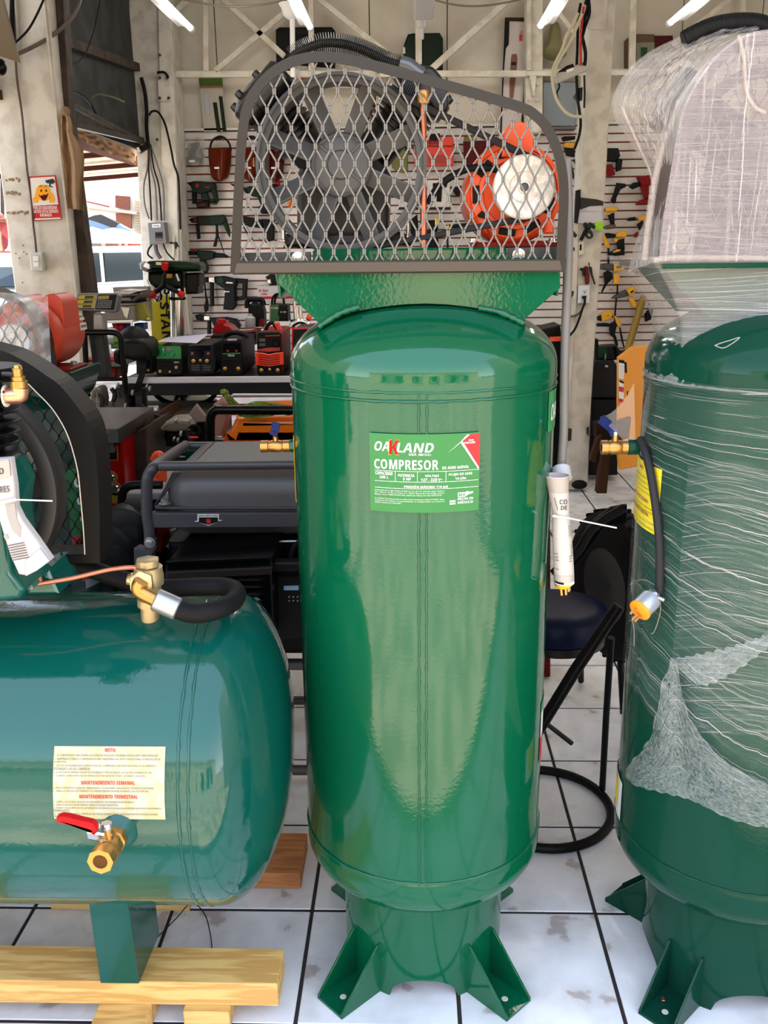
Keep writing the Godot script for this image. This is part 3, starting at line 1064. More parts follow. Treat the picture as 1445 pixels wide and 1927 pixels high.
	obj("body",G.new().lathe([Vector2(0.0,-0.20),Vector2(0.07,-0.19),Vector2(0.086,-0.17),Vector2(0.088,-0.01),Vector2(0.086,0.005),Vector2(0.078,0.012),Vector2(0.076,0.008),Vector2(0.064,0.008),Vector2(0.062,0.014),Vector2(0.055,0.014),Vector2(0.053,0.006),Vector2(0.0,0.0)],48,mx),om,mo)
	var slots := G.new()
	for k in 9:
		var an := TAU * k / 9.0 + 0.2
		slots.box(Vector3.ZERO,Vector3(0.03,0.013,0.004),0.001,Transform3D(Basis(Vector3.BACK,an),mc + Vector3(cos(an + PI * 0.5),sin(an + PI * 0.5),0) * 0.066 + Vector3(0,0,0.0125)))
	obj("vent_slot",slots,M.black,mo)
	var cc := P(973,262,1.72)
	obj("capacitor_cover",G.new().prism(PackedVector2Array([Vector2(cc.x - 0.027,cc.y - 0.03),Vector2(cc.x + 0.027,cc.y - 0.03)] + Array(circle(_xy(cc),0.027,24)).slice(0,13)),-1.705,0.12,0.004,Transform3D(),2),om,mo)
	for q in [[898,408,918,412,918,440,902,432],[1028,412,1045,408,1044,440,1026,440]]:
		obj("flange_lug",G.new().prism(pp(q,1.70),-1.71,0.02,0.003),om,mo)
	obj("base",G.new().prism(pp([892,456,1048,452,1048,466,892,468],1.69),-1.69,0.14,0.003),mk(0.50,0.10,0.06,0.45),mo)
	for q in [[890,452],[1040,452]]:
		obj("bolt",bolt_head(P(q[0],q[1] + 4,1.68),Vector3.UP,0.007),M.chrome,mo)
	# pulley and belt
	var pc := P(985,353,1.665)
	var pcx := Transform3D(Basis(Vector3.RIGHT,Vector3.BACK,Vector3.DOWN),pc)
	var pu := obj("motor_pulley",G.new().lathe([Vector2(0.0,-0.03),Vector2(0.05,-0.03),Vector2(0.052,-0.02),Vector2(0.047,-0.006),Vector2(0.047,0.0),Vector2(0.0525,0.010),Vector2(0.0525,0.013),Vector2(0.050,0.015),Vector2(0.026,0.013),Vector2(0.024,0.010),Vector2(0.011,0.010),Vector2(0.010,0.014),Vector2(0.0,0.014)],56,pcx),worn(Color(0.90,0.88,0.84),Color(0.78,0.75,0.70),0.5,9.0,0.1,50),t)
	obj("shaft_bolt",bolt_head(pc + Vector3(0,0,0.013),Vector3.BACK,0.005),M.cast,pu)
	# belt: outer tangents of the two wheels
	var wz := -1.695
	var c1 := Vector2(wc.x,wc.y)
	var c2 := Vector2(pc.x,pc.y)
	var r1 := R - 0.004
	var r2 := 0.05
	var dv := c2 - c1
	var ba := dv.angle()
	var off := acos((r1 - r2) / dv.length())
	var loop := []
	for k in 41:
		var an := ba + off + (TAU - 2.0 * off) * k / 40.0
		loop.append(Vector3(c1.x + cos(an) * r1,c1.y + sin(an) * r1,wz))
	for k in 17:
		var an := ba - off + 2.0 * off * k / 16.0
		loop.append(Vector3(c2.x + cos(an) * r2,c2.y + sin(an) * r2,wz + 0.012))
	var bg := G.new()
	for i in loop.size():
		bg.bar(loop[i],loop[(i + 1) % loop.size()],0.011,0.013,Vector3.BACK,0.002)
	obj("drive_belt",bg,mk(0.17,0.17,0.175,0.6),t)
	# compressor pump behind the flywheel: crankcase,two finned cylinders,heads
	var pb := thing_part("pump",t)
	var pk := mk(0.07,0.07,0.072,0.38,0.2)
	obj("crankcase",G.new().prism(pp([590,250,700,250,735,330,730,466,560,468,560,330],1.80),-1.78,0.12,0.012,Transform3D(),2),mk(0.16,0.16,0.16,0.45,0.2),pb)
	obj("foot",G.new().prism(pp([540,440,760,436,775,462,535,466],1.76),-1.74,0.16,0.006),mk(0.16,0.16,0.16,0.45,0.2),pb)
	for e in [[600,300,505,200,0.048],[700,290,782,190,0.052]]:
		var p0 := P(e[0],e[1],1.80)
		var p1 := P(e[2],e[3],1.80)
		var cyl := obj("cylinder",G.new().rod(p0,p1,0.038,20),pk,pb)
		var fins := G.new()
		var dd := (p1 - p0).normalized()
		for k in 9:
			var c := p0 + dd * (0.045 + 0.0105 * k)
			fins.rod(c,c + dd * 0.0045,e[4],22)
		obj("cooling_fin",fins,pk,cyl)
		var hd := G.new()
		hd.turned(p1,p1 + dd * 0.042,[[0.0,0.056],[0.7,0.056],[0.85,0.05],[1.0,0.04]],24)
		for k in 6:
			var an := TAU * k / 6
			var s1 := dd.cross(Vector3.BACK).normalized()
			var o2 := s1 * cos(an) * 0.045 + s1.cross(dd) * sin(an) * 0.045
			hexnut(hd,p1 + dd * 0.036 + o2,p1 + dd * 0.048 + o2,0.007)
		obj("cylinder_head",hd,pk,cyl)
	# air filter at the upper left and head cover at the right
	crop(420,60,0.2491)
	obj("air_filter",G.new().turned(P(160,660,1.74),P(470,300,1.74),[[0.0,0.018],[0.1,0.022],[0.3,0.022],[0.32,0.03],[0.95,0.03],[1.0,0.024]],22),pk,pb)
	crop(740,60,0.2491)
	obj("head_cover",G.new().prism(smooth2(pp([80,330,130,250,200,270,280,260,340,310,400,400,420,540,390,620,300,600,200,470,80,430],1.72)),-1.71,0.05,0.008,Transform3D(),2),pk,pb)
	obj("elbow",G.new().tube(curve(pts([50,235,110,250,160,285,220,330],1.70),5),0.012,12),mk(0.35,0.36,0.38,0.3,0.5),pb)
	obj("vent_fins",_ribs(P(60,380,1.705),P(190,440,1.705),9,0.05,0.004),pk,pb)
	# finned intercooler hose over the guard
	crop(420,60,0.2491)
	var hose := curve(pts([500,210,560,160,640,120,760,85,900,90,1010,120,1120,165,1220,215,1330,250],1.70),8)
	var ho := obj("finned_hose",G.new().tube(hose,0.0072,10),mk(0.10,0.10,0.10,0.35,0.5),t)
	var fin := G.new()
	for i in range(4,hose.size() - 1):
		var d: Vector3 = (hose[i] - hose[i - 1]).normalized()
		fin.turned(hose[i],hose[i] + d * 0.0009,[[0.0,0.0165],[1.0,0.0165]],16)
	obj("fin",fin,mk(0.13,0.13,0.13,0.3,0.7),ho,"stuff")
	crop(0,0,1)
	# copper pipe with brass nut
	var cp := obj("copper_pipe",G.new().rod(P(796,184,1.69),P(797,468,1.69),0.0058,14),M.copper,t)
	var cn := G.new()
	hexnut(cn,P(796,196,1.69),P(796,170,1.69),0.0125)
	obj("nut",cn,M.brass,cp)
	# black lead to the motor
	obj("motor_lead",G.new().tube(curve(pts([806,385,820,357,845,335,880,318,915,315,942,322],1.70),6),0.0062,10),M.rubber,t)
	for q in [[534,422,534,450],[767,415,767,442]]:
		obj("stud",G.new().rod(P(q[0],q[1],1.74),P(q[2],q[3],1.74),0.0035,10).rod(P(q[2],q[3],1.74),P(q[2],q[3] + 6,1.74),0.009,6),M.chrome,t)
	# blue lever valve on the left of the tank
	var nip := P(557,838,1.72)
	obj("nipple",G.new().rod(P(560,838,1.72),P(545,839,1.72),0.0125,14),pm,t)
	valve(t,P(491,840,1.72),P(547,839,1.72),0.0105,Vector3.UP,[P(513,820,1.715),P(517,812,1.715),P(520,795,1.715)],M.blue)
	# stickers on the flanks
	var yl := obj("warning_sticker",shell_patch(a,-0.375,1.035,0.055,0.125),M.yellow,t)
	obj("sticker_border",G.new().add(shell_patch(a,-0.325,1.04,0.003,0.115,0.001)),M.ink_black,yl)
	var rl := obj("side_label",shell_patch(a,0.268,1.175,0.17,0.072,0.001),mk(0.05,0.50,0.25,0.25),t)
	var rg := G.new()
	text(rg,"OAKLAND",0.13,0.030,shell(a,0.282,1.193,0.0016),true,0.1)
	obj("white_print",rg,M.ink_white,rl)
	var bl2 := obj("lower_sticker",shell_patch(a,0.30,0.50,0.12,0.055,0.001),M.red,t)
	obj("white_band",shell_patch(a,0.303,0.555,0.115,0.055,0.001),M.ink_white,bl2)
	obj("green_band",shell_patch(a,0.301,0.61,0.115,0.022,0.001),M.ink_green,bl2)
	# power cord down the right side
	crop(0,0,1)
	obj("power_cord",G.new().tube(curve([P(1066,300,1.665),P(1070,420,1.665),P(1068,520,1.665),P(1065,600,1.665),P(1062,700,1.66),P(1061,800,1.655),P(1056,885,1.65),P(1054,960,1.65),P(1058,1085,1.65)],6),0.0082,12),mk(0.42,0.41,0.40,0.45),t)
	var plug := obj("plug",G.new().turned(P(1056,1060,1.65),P(1060,1098,1.65),[[0.0,0.013],[0.3,0.016],[0.9,0.0175],[1.0,0.0165]],20),mk(0.75,0.77,0.78,0.3,0.6),t)
	obj("plug_face",G.new().turned(P(1060,1096,1.65),P(1061,1104,1.65),[[0.0,0.017],[0.6,0.017],[1.0,0.014]],20),M.yellow,plug)
	var pin := G.new()
	for q in [[1055,1102,1057,1121,1.642],[1064,1103,1065,1120,1.638],[1070,1101,1070,1114,1.66]]:
		pin.bar(P(q[0],q[1],q[4]),P(q[2],q[3],q[4]),0.005,0.0025,Vector3.BACK)
	obj("prong",pin,M.brass,plug)

func thing_part(called: String,t: Node3D) -> Node3D:
	var o := Node3D.new()
	o.name = numbered(t,called)
	t.add_child(o)
	o.set_meta("base",t.get_meta("base"))
	return o

func _ribs(a: Vector3,b: Vector3,n: int,l: float,w: float) -> G:
	var g := G.new()
	var d := (b - a).normalized()
	var s := d.cross(Vector3.BACK)
	for i in n:
		var c := a.lerp(b,(i + 0.5) / n)
		g.bar(c - s * l * 0.5,c + s * l * 0.5,w,0.02,Vector3.BACK)
	return g
# where the sight line through a spot of the photograph meets an upright cylinder

func on_upright(x: float,y: float,a: Vector3,r: float) -> Vector3:
	var o := Vector3(0,EYE,0)
	var d := (P(x,y,1.0) - o).normalized()
	var f := Vector2(o.x - a.x,o.z - a.z)
	var e := Vector2(d.x,d.z)
	var b := f.dot(e) / e.dot(e)
	var c := (f.dot(f) - r * r) / e.dot(e)
	var q := b * b - c
	return o + d * (-b - sqrt(maxf(q,0.0)))
# ... and a lying cylinder along x

func on_lying(x: float,y: float,a: Vector3,r: float) -> Vector3:
	var o := Vector3(0,EYE,0)
	var d := (P(x,y,1.0) - o).normalized()
	var f := Vector2(o.y - a.y,o.z - a.z)
	var e := Vector2(d.y,d.z)
	var b := f.dot(e) / e.dot(e)
	var c := (f.dot(f) - r * r) / e.dot(e)
	return o + d * (-b - sqrt(maxf(b * b - c,0.0)))

func arc(p: Vector3,a: Vector3) -> float:
	return atan2(p.x - a.x,p.z - a.z) * 0.2432

func lying_compressor() -> void:
	crop(0,0,1)
	var a := Vector3(-0.9,0.597,-1.53)
	var R := 0.284
	var pm := paint(Color(0.025,0.285,0.245),0.08)
	var t := thing("air_compressor","blue green lying air compressor on a wooden pallet, cream NOTA sticker and red lever","compressor",Vector3(-0.75,0.1,-1.53))
	var xs := P(341,1420,1.26).x
	var xf := Transform3D(Basis(Vector3.DOWN,Vector3.RIGHT,Vector3.BACK),Vector3(0,a.y,a.z))
	var prof := [Vector2(0,-1.75),Vector2(R * 0.7,-1.70),Vector2(R * 0.97,-1.62),Vector2(R,-1.55),Vector2(R,xs - 0.01),Vector2(R,xs + 0.02)]
	for k in 17:
		var e := PI * 0.5 * k / 16.0
		prof.append(Vector2(R * pow(cos(e),0.85),xs + 0.02 + 0.112 * sin(e)))
	obj("tank",G.new().lathe(prof,112,xf,0.0,TAU,0.6),pm,t)
	var g := G.new()
	for x in [xs + 0.007,xs - 0.009]:
		var ring := []
		for k in 150:
			var an := TAU * k / 150
			ring.append(Vector3(x + rng.randf_range(-0.0007,0.0007),a.y + sin(an) * (R - 0.0006),a.z + cos(an) * (R - 0.0006)))
		bead(g,ring,0.0028,0.3,true)
	obj("weld_bead",g,pm,t)
	# legs: a flat front plate and a return flange
	for s in [0.0,-0.62]:
		var l := G.new()
		var top := pp([165,1683,240,1690,262,1850,190,1848],1.465)
		var off := Vector2(s,0)
		l.prism(PackedVector2Array([top[0] + off + Vector2(0,0.03),top[1] + off + Vector2(0,0.03),Vector2(top[2].x + s,0.1),Vector2(top[3].x + s,0.1)]),-1.462,0.006,0.001)
		var xr: float = top[1].x + s
		var xb: float = top[2].x + s
		l.quad(Vector3(xr,top[1].y + 0.04,-1.463),Vector3(xb,0.1,-1.463),Vector3(xb + 0.004,0.1,-1.60),Vector3(xr + 0.004,0.33,-1.60),Vector3.RIGHT)
		l.quad(Vector3(xr - 0.005,top[1].y + 0.04,-1.463),Vector3(xb - 0.005,0.1,-1.463),Vector3(xb - 0.001,0.1,-1.60),Vector3(xr - 0.001,0.33,-1.60),Vector3.LEFT)
		l.quad(Vector3(xb - 0.005,0.1005,-1.463),Vector3(xb,0.1005,-1.463),Vector3(xb + 0.004,0.1005,-1.60),Vector3(xb - 0.001,0.1005,-1.60),Vector3.UP)
		l.prism(PackedVector2Array([top[0] + off + Vector2(0,0.03),top[1] + off + Vector2(0,0.03),Vector2(top[2].x + s,0.1),Vector2(top[3].x + s,0.1)]),-1.60,0.006,0.001)
		obj("leg",l,pm,t)
	# NOTA sticker
	var q0 := on_lying(103,1404,a,R)
	var q1 := on_lying(312,1405,a,R)
	var q2 := on_lying(103,1540,a,R)
	var an0 := atan2(q0.y - a.y,q0.z - a.z)
	var an1 := atan2(q2.y - a.y,q2.z - a.z)
	var w := q1.x - q0.x
	var h := (an0 - an1) * R
	var nf := func(x: float,y: float,o: float) -> Vector3:
		var an := an0 + y / R   # y from 0 (top) downwards negative
		return Vector3(q0.x + x,a.y + sin(an) * (R + o),a.z + cos(an) * (R + o))
	var st := obj("note_sticker",G.new().sheet(func(u: float,v: float) -> Vector3: return nf.call(u * w,-h * (1.0 - v),0.0012 + 0.0008 * sin(u * 40.0) * v * (1 - v)),24,24),worn(Color(0.70,0.69,0.60),Color(0.68,0.65,0.48),0.5,6.0,0.0,60),t)
	var k := w / 545.0
	var ft := func(x: float,y: float) -> Vector3: return nf.call(x - 262 * k,y + 140 * k * h / (w * 352.0 / 545.0) if false else (y + 140 * k) * (h / (352.0 * k)),0.0022)
	g = G.new()
	words(g,ft,k,512,148,54,18,"NOTA:")
	words(g,ft,k,402,302,260,18,"MANTENIMIENTO SEMANAL")
	words(g,ft,k,392,369,284,18,"MANTENIMIENTO TRIMESTRAL")
	obj("red_print",g,M.ink_red,st)
	g = G.new()
	var ls := [[175,510,"1.  EL COMPRESOR DE AIRE DEBERÁ COLOCARSE EN UN LUGAR CON BUENA VENTILACIÓN Y BIEN VENTILADO."],[192,520,"2.  MANTENGA ESTABLE EL COMPRESOR DE AIRE Y MANTENGA UN CIERTO ESPACIO PARA LA VENTILACIÓN DE"],[207,62,"LA MÁQUINA."],[224,505,"3.  EN CASO DE REPARACIÓN O DISPOSICIÓN DEL COMPRESOR, POR FAVOR DESCONECTE LA CORRIENTE Y"],[240,180,"DESCARGUE EL GAS DEL COMPRESOR."],[256,480,"4.  EL MOTOR NO DEBERÁ OPERAR NI POR ABAJO NI POR ENCIMA DE UN VOLTAJE ESTÁNDAR DE 10%."],[272,450,"5.  CUANDO LA MÁQUINA ESTÉ EN OPERACIÓN, POR FAVOR NO TOQUE LAS PARTES CALIENTES."],[330,490,"1. PRESTE ATENCIÓN A SONIDOS, VIBRACIONES O SITUACIONES CON ALZAS DE PRESIÓN SI EXISTIERAN."],[345,465,"2.  ABRA LAS VÁLVULAS DE DRENADO, EL TANQUE DEBERÁ VACIARSE AL MENOS UNA VEZ POR DÍA."],[398,395,"1. LIMPIE LOS FILTROS, DESPUÉS DE 500 HORAS DE USO DEBERÁ REEMPLAZARLOS."],[413,315,"2. ABRA LA VÁLVULA DE SEGURIDAD, REVISE SU BUENA OPERACIÓN."],[429,525,"3. REVISE Y ASEGÚRESE QUE EL INTERRUPTOR DE PRESIÓN Y LA VÁLVULA DE RETENCIÓN ESTÉN FUNCIONANDO"],[443,78,"NORMALMENTE."],[459,505,"4.  REVISE LAS DIFERENTES PARTES DE LAS PIEZAS ATORNILLADAS. SI ENCUENTRA PIEZAS FLOJAS DEBERÁ"],[473,60,"AJUSTARLAS."]]
	for e in ls:
		words(g,ft,k,266,e[0],e[1],12,e[2],false)
	obj("grey_print",g,M.ink_grey,st)
	# drain valve with the red lever
	crop(0,1350,0.3875)
	var s0 := on_lying(575,555,a,R)
	var dn := Vector3(0,s0.y - a.y,s0.z - a.z).normalized()
	var bo := G.new()
	bo.turned(s0 - dn * 0.01,s0 + dn * 0.016,[[0.0,0.034],[0.5,0.030],[0.8,0.022],[1.0,0.019]],18)
	obj("boss",bo,pm,t)
	var va := P(486,702,1.165)
	var vb := s0 + dn * 0.012
	var vd := (va - vb).normalized()
	var up := (Vector3.UP - vd * vd.y).normalized()
	var c := (va + vb) * 0.5
	valve(t,va,vb,0.0185,up,[c + up * 0.036 + vd * 0.002,P(470,590,1.19),P(465,560,1.18)],M.chrome)
	obj("lever_grip",G.new().prism(smooth2(pp([272,492,285,480,320,480,400,500,450,512,470,535,468,560,460,572,440,556,420,548,330,522,280,510],1.18),3),-1.176,0.018,0.006,Transform3D(),2),M.red,t)
	# check valve,elbow,ferrule and hose on top
	crop(0,850,0.3322)
	var z := 1.47
	var cv := G.new()
	var zt := a.y + 0.27
	var b0 := P(838,800,z)
	var b1 := P(838,650,z)
	cv.turned(Vector3(b0.x,zt,b0.z),b1,[[0.0,0.016],[0.3,0.016],[0.3,0.021],[0.42,0.021],[0.46,0.017],[0.56,0.017],[0.58,0.021],[0.68,0.021],[0.7,0.026],[0.86,0.026],[0.9,0.0245],[1.0,0.0245]],24)
	cv.rod(P(838,720,z),P(800,745,z - 0.03),0.017,14)
	var chv := obj("check_valve",cv,mk(0.68,0.60,0.44,0.42,0.6),t)
	var hx := G.new()
	hexnut(hx,b1,b1 + Vector3(0,0.014,0),0.021)
	obj("cap",hx,mk(0.68,0.60,0.44,0.42,0.6),chv)
	hx = G.new()
	hexnut(hx,P(808,738,z - 0.025),P(796,746,z - 0.042),0.021)
	hexnut(hx,P(762,728,z - 0.01),P(722,722,z - 0.01),0.0105)
	hx.rod(P(765,695,z - 0.01),P(758,722,z - 0.01),0.008,10)
	obj("union_nut",hx,mk(0.74,0.66,0.46,0.35,0.8),chv)
	var eb := obj("elbow",G.new().tube(curve(pts([800,735,785,765,800,795,880,838],z - 0.05),6),0.0125,14),M.brass,chv)
	eb.name = "elbow"
	obj("ferrule",G.new().rod(P(878,835,z - 0.055),P(1010,893,z - 0.055),0.0195,18),M.zinc,t)
	var hp := [P(1000,890,z - 0.055),P(1080,915,z - 0.06),P(1170,910,z - 0.06),P(1260,885,z - 0.04),P(1330,840,z),P(1335,790,z + 0.03),P(1270,765,z + 0.05),P(1130,765,z + 0.06),P(900,770,z + 0.07),P(700,725,z + 0.08),P(500,660,z + 0.09),P(330,600,z + 0.10),P(230,560,z + 0.10),P(100,520,z + 0.10)]
	var hose := curve(hp,8)
	obj("rubber_hose",G.new().tube(hose,0.0165,16),M.rubber,t)
	var stripe := []
	for i in range(0,30):
		stripe.append(hose[i] + Vector3(0,-0.004,0.0162))
	obj("copper_tube",G.new().tube(curve([P(-120,768,1.40),P(0,764,1.40),P(200,748,1.41),P(400,718,1.43),P(600,672,1.45),P(700,658,1.455),P(760,658,1.46),P(774,675,1.46),P(765,700,1.46)],7),0.0042,10),M.copper,t)
	# belt guard: flat dark rim,mesh behind it
	crop(0,0,1)
	var zg := 1.50
	var outer := curve(Array(pp([-420,1062,-420,800,-330,690,-200,645,-100,638,0,659,33,673,60,688,86,706,111,724,138,756,165,795,178,840,184,900,187,960,188,1062],zg)),3)
	var inner := curve(Array(pp([-390,1040,-390,810,-310,720,-200,680,-100,674,10,702,47,718,69,738,97,767,118,799,131,828,141,862,148,895,153,948,157,992,160,1043],zg)),3)
	var rim := G.new()
	var n := mini(outer.size(),inner.size())
	for i in n - 1:
		var o0: Vector2 = outer[i]
		var o1: Vector2 = outer[i + 1]
		var i0: Vector2 = inner[i]
		var i1: Vector2 = inner[i + 1]
		var v3 := func(p: Vector2,zz: float) -> Vector3: return Vector3(p.x,p.y,zz)
		rim.quad(v3.call(o0,-zg),v3.call(o1,-zg),v3.call(i1,-zg),v3.call(i0,-zg),Vector3.BACK)
		var no := Vector3(o0.y - o1.y,o1.x - o0.x,0).normalized()
		rim.quad(v3.call(o0,-zg),v3.call(o1,-zg),v3.call(o1,-zg - 0.07),v3.call(o0,-zg - 0.07),no)
		rim.quad(v3.call(i0,-zg),v3.call(i1,-zg),v3.call(i1,-zg - 0.004),v3.call(i0,-zg - 0.004),-no)
	var gp := thing_part("belt_guard",t)
	obj("rim",rim,mk(0.06,0.056,0.053,0.5),gp)
	var edge := []
	for i in range(6,n):
		edge.append(Vector3(inner[i].x,inner[i].y,-zg + 0.0012))
	obj("edge_bead",G.new().tube(edge,0.0011,6),mk(0.75,0.70,0.62,0.35),gp)
	obj("bottom_rail",G.new().prism(pp([-420,1044,188,1044,188,1062,-420,1062],zg),-zg - 0.001,0.06,0.002),M.black,gp)
	obj("expanded_mesh",expanded_metal(PackedVector2Array(outer),-zg - 0.066,0.022,0.036,0.0022),mk(0.09,0.09,0.09,0.4,0.4),gp,"stuff")
	# flywheel
	var fc := P(-96,917,1.45)
	var fr := 0.187
	var fx := Transform3D(Basis(Vector3.RIGHT,Vector3.BACK,Vector3.DOWN),fc)
	var fw := thing_part("flywheel",t)
	var fm := mk(0.16,0.15,0.145,0.5,0.2)
	obj("rim",G.new().lathe([Vector2(fr - 0.026,-0.03),Vector2(fr,-0.03),Vector2(fr - 0.006,-0.012),Vector2(fr,0.004),Vector2(fr - 0.002,0.014),Vector2(fr - 0.013,0.018),Vector2(fr - 0.026,0.014),Vector2(fr - 0.026,-0.03)],80,fx),fm,fw)
	obj("hub",G.new().lathe([Vector2(0.05,-0.03),Vector2(0.05,0.01),Vector2(0.0,0.012)],32,fx),fm,fw)
	for j in 4:
		var an := deg_to_rad(2.0 + 90.0 * j)
		var d := Vector3(cos(an),sin(an),0)
		obj("spoke",G.new().bar(fc + d * 0.04,fc + d * (fr - 0.02),0.05,0.012,Vector3.BACK,0.004),fm,fw)
	# pump at the very edge of the picture: cylinder with fins
	var pump := thing_part("pump",t)
	obj("cylinder",G.new().rod(P(-60,690,1.33),P(-50,870,1.33),0.045,24),M.black,pump)
	for j in 9:
		var y := 690.0 + j * 20.0
		var p := P(-52,y,1.33)
		obj("cooling_fin",G.new().turned(p,p + Vector3(0,-0.004,0),[[0.0,0.066],[0.5,0.068],[1.0,0.066]],28),M.black,pump)
	obj("crankcase",G.new().prism(smooth2(pp([-200,870,20,870,34,960,45,1060,60,1110,-200,1110],1.36),2),-1.31,0.12,0.015,Transform3D(),2),pm,pump)
	obj("motor_foot",G.new().prism(pp([-100,1082,90,1072,110,1118,-100,1122],1.42),-1.42,0.1,0.004),pm,pump)
	for q in [[14,1073],[24,1068]]:
		obj("bolt",bolt_head(P(q[0],q[1],1.40),Vector3.BACK,0.008),M.zinc,pump)
	crop(0,540,0.1384)
	var sv := G.new()
	sv.rod(P(70,1480,1.31),P(150,1475,1.31),0.012,14)
	sv.tube(curve(pts([130,1475,230,1470,262,1460,268,1420,268,1370],1.31),4),0.0125,14)
	var so := obj("safety_elbow",sv,mk(0.86,0.62,0.50,0.3,0.85),pump)
	var sg := G.new()
	sg.turned(P(262,1370,1.31),P(225,1065,1.31),[[0.0,0.0125],[0.3,0.0125],[0.32,0.010],[0.5,0.010],[0.52,0.0075],[0.85,0.0075],[0.87,0.005],[1.0,0.004]],16)
	obj("relief_valve",sg,M.brass,so)
	obj("pull_ring",G.new().tube(curve(pts([225,1075,265,1065,295,1100,290,1140,262,1130],1.31),5),0.0008,6),M.brass,so)
	obj("washer",G.new().rod(P(72,1480,1.31),P(92,1480,1.31),0.0165,16),M.offwhite,so)
	crop(0,0,1)
	# pallet
	var pt := thing("pallet","pale wooden pallet under the blue green lying compressor","pallet",Vector3(-0.75,0,-1.6))
	var ends := P(522,1852,1.466).x
	obj("plank",G.new().box(Vector3((ends - 1.6) * 0.5,0.0725,-1.514),Vector3(1.6 + ends,0.055,0.096),0.002),M.wood,pt)
	var wood2 := worn(Color(0.70,0.47,0.27),Color(0.60,0.38,0.21),0.75,2.0,0.0,61)
	wood2.uv1_scale = Vector3(0.8,9,9)
	var rn := FL(565,1650,0.035)
	obj("plank",G.new().box(Vector3((rn.x - 0.9) * 0.5,0.022,rn.z - 0.08),Vector3(0.9 + rn.x,0.044,0.16),0.002),wood2,pt)
	var re := FL(345,1715)
	obj("plank",G.new().box(re + Vector3(-0.15,0.02,-0.09),Vector3(0.33,0.04,0.18),0.002,Transform3D()),M.wood,pt)
	for q in [[182,282,1.12,1.55],[345,432,1.45,1.55],[-150,-60,1.12,1.55]]:
		var x0 := FL(q[0],1900,0.045).x
		var x1 := FL(q[1],1900,0.045).x
		obj("runner",G.new().box(Vector3((x0 + x1) * 0.5,0.0225,-(q[2] + q[3]) * 0.5),Vector3(x1 - x0,0.045,q[3] - q[2]),0.002),M.wood,pt)
	one("loose_wire",G.new().tube(curve([FL(285,1775,0.003),FL(330,1730,0.02),FL(360,1700,0.06),FL(385,1720,0.03),FL(396,1760,0.01),FL(399,1788,0.003)],6),0.0012,6),M.black,"thin black loose wire lying on the tiles behind the pallet plank","wire")
	# booklet in a bag on the lead
	var bg := thing("booklet_bag","rolled instruction booklet in a clear bag hanging at the left edge, lettered RES","booklet",P(40,960,1.27))
	crop(0,780,0.1765)
	var bz := 1.27
	var bp := pp([-60,480,105,470,150,760,165,1000,230,1130,390,1350,535,1560,400,1660,270,1730,190,1715,100,1520,30,1300,-60,1000],bz)
	obj("booklet",G.new().prism(bp,-bz,0.022,0.006,Transform3D(),2),mk(0.68,0.655,0.645,0.45),bg)
	obj("top_band",G.new().prism(pp([-60,500,100,480,118,650,-60,700],bz),-bz + 0.002,0.004,0.0),mk(0.62,0.58,0.54,0.5),bg)
	obj("grey_shape",G.new().prism(pp([60,960,160,940,185,1130,225,1200,215,1310,140,1240,80,1080],bz),-bz + 0.0012,0.002).prism(pp([40,1290,80,1270,95,1320,60,1335],bz),-bz + 0.0012,0.002),mk(0.56,0.54,0.52,0.5),bg)
	obj("clear_tip",G.new().prism(pp([270,1560,430,1420,535,1560,400,1660,280,1720],bz),-bz + 0.003,0.005,0.001),mk(0.62,0.62,0.63,0.2),bg)
	g = G.new()
	for e in [["0",-10,570,55,70],["RES",2,765,105,72]]:
		var o := P(e[1],e[2] + e[4],bz - 0.0025)
		text(g,e[0],P(e[1] + e[3],e[2],bz).x - o.x,P(e[1],e[2],bz).y - o.y,flat(o,Vector3(1,0.12,0).normalized(),Vector3.UP))
	for i in 7:
		var o := P(80 + i * 8,1400 + i * 26,bz - 0.0015)
		g.bar(o,o + Vector3(0.026,0.005,0),0.0012,0.0004,Vector3.BACK,0.0)
	obj("print",g,M.ink_grey,bg)
	obj("cable_tie",G.new().bar(P(-20,945,bz - 0.004),P(170,905,bz - 0.004),0.004,0.002,Vector3.BACK).bar(P(165,908,bz - 0.004),P(560,922,bz - 0.01),0.0022,0.0015,Vector3.BACK),M.offwhite,bg)
	crop(0,0,1)

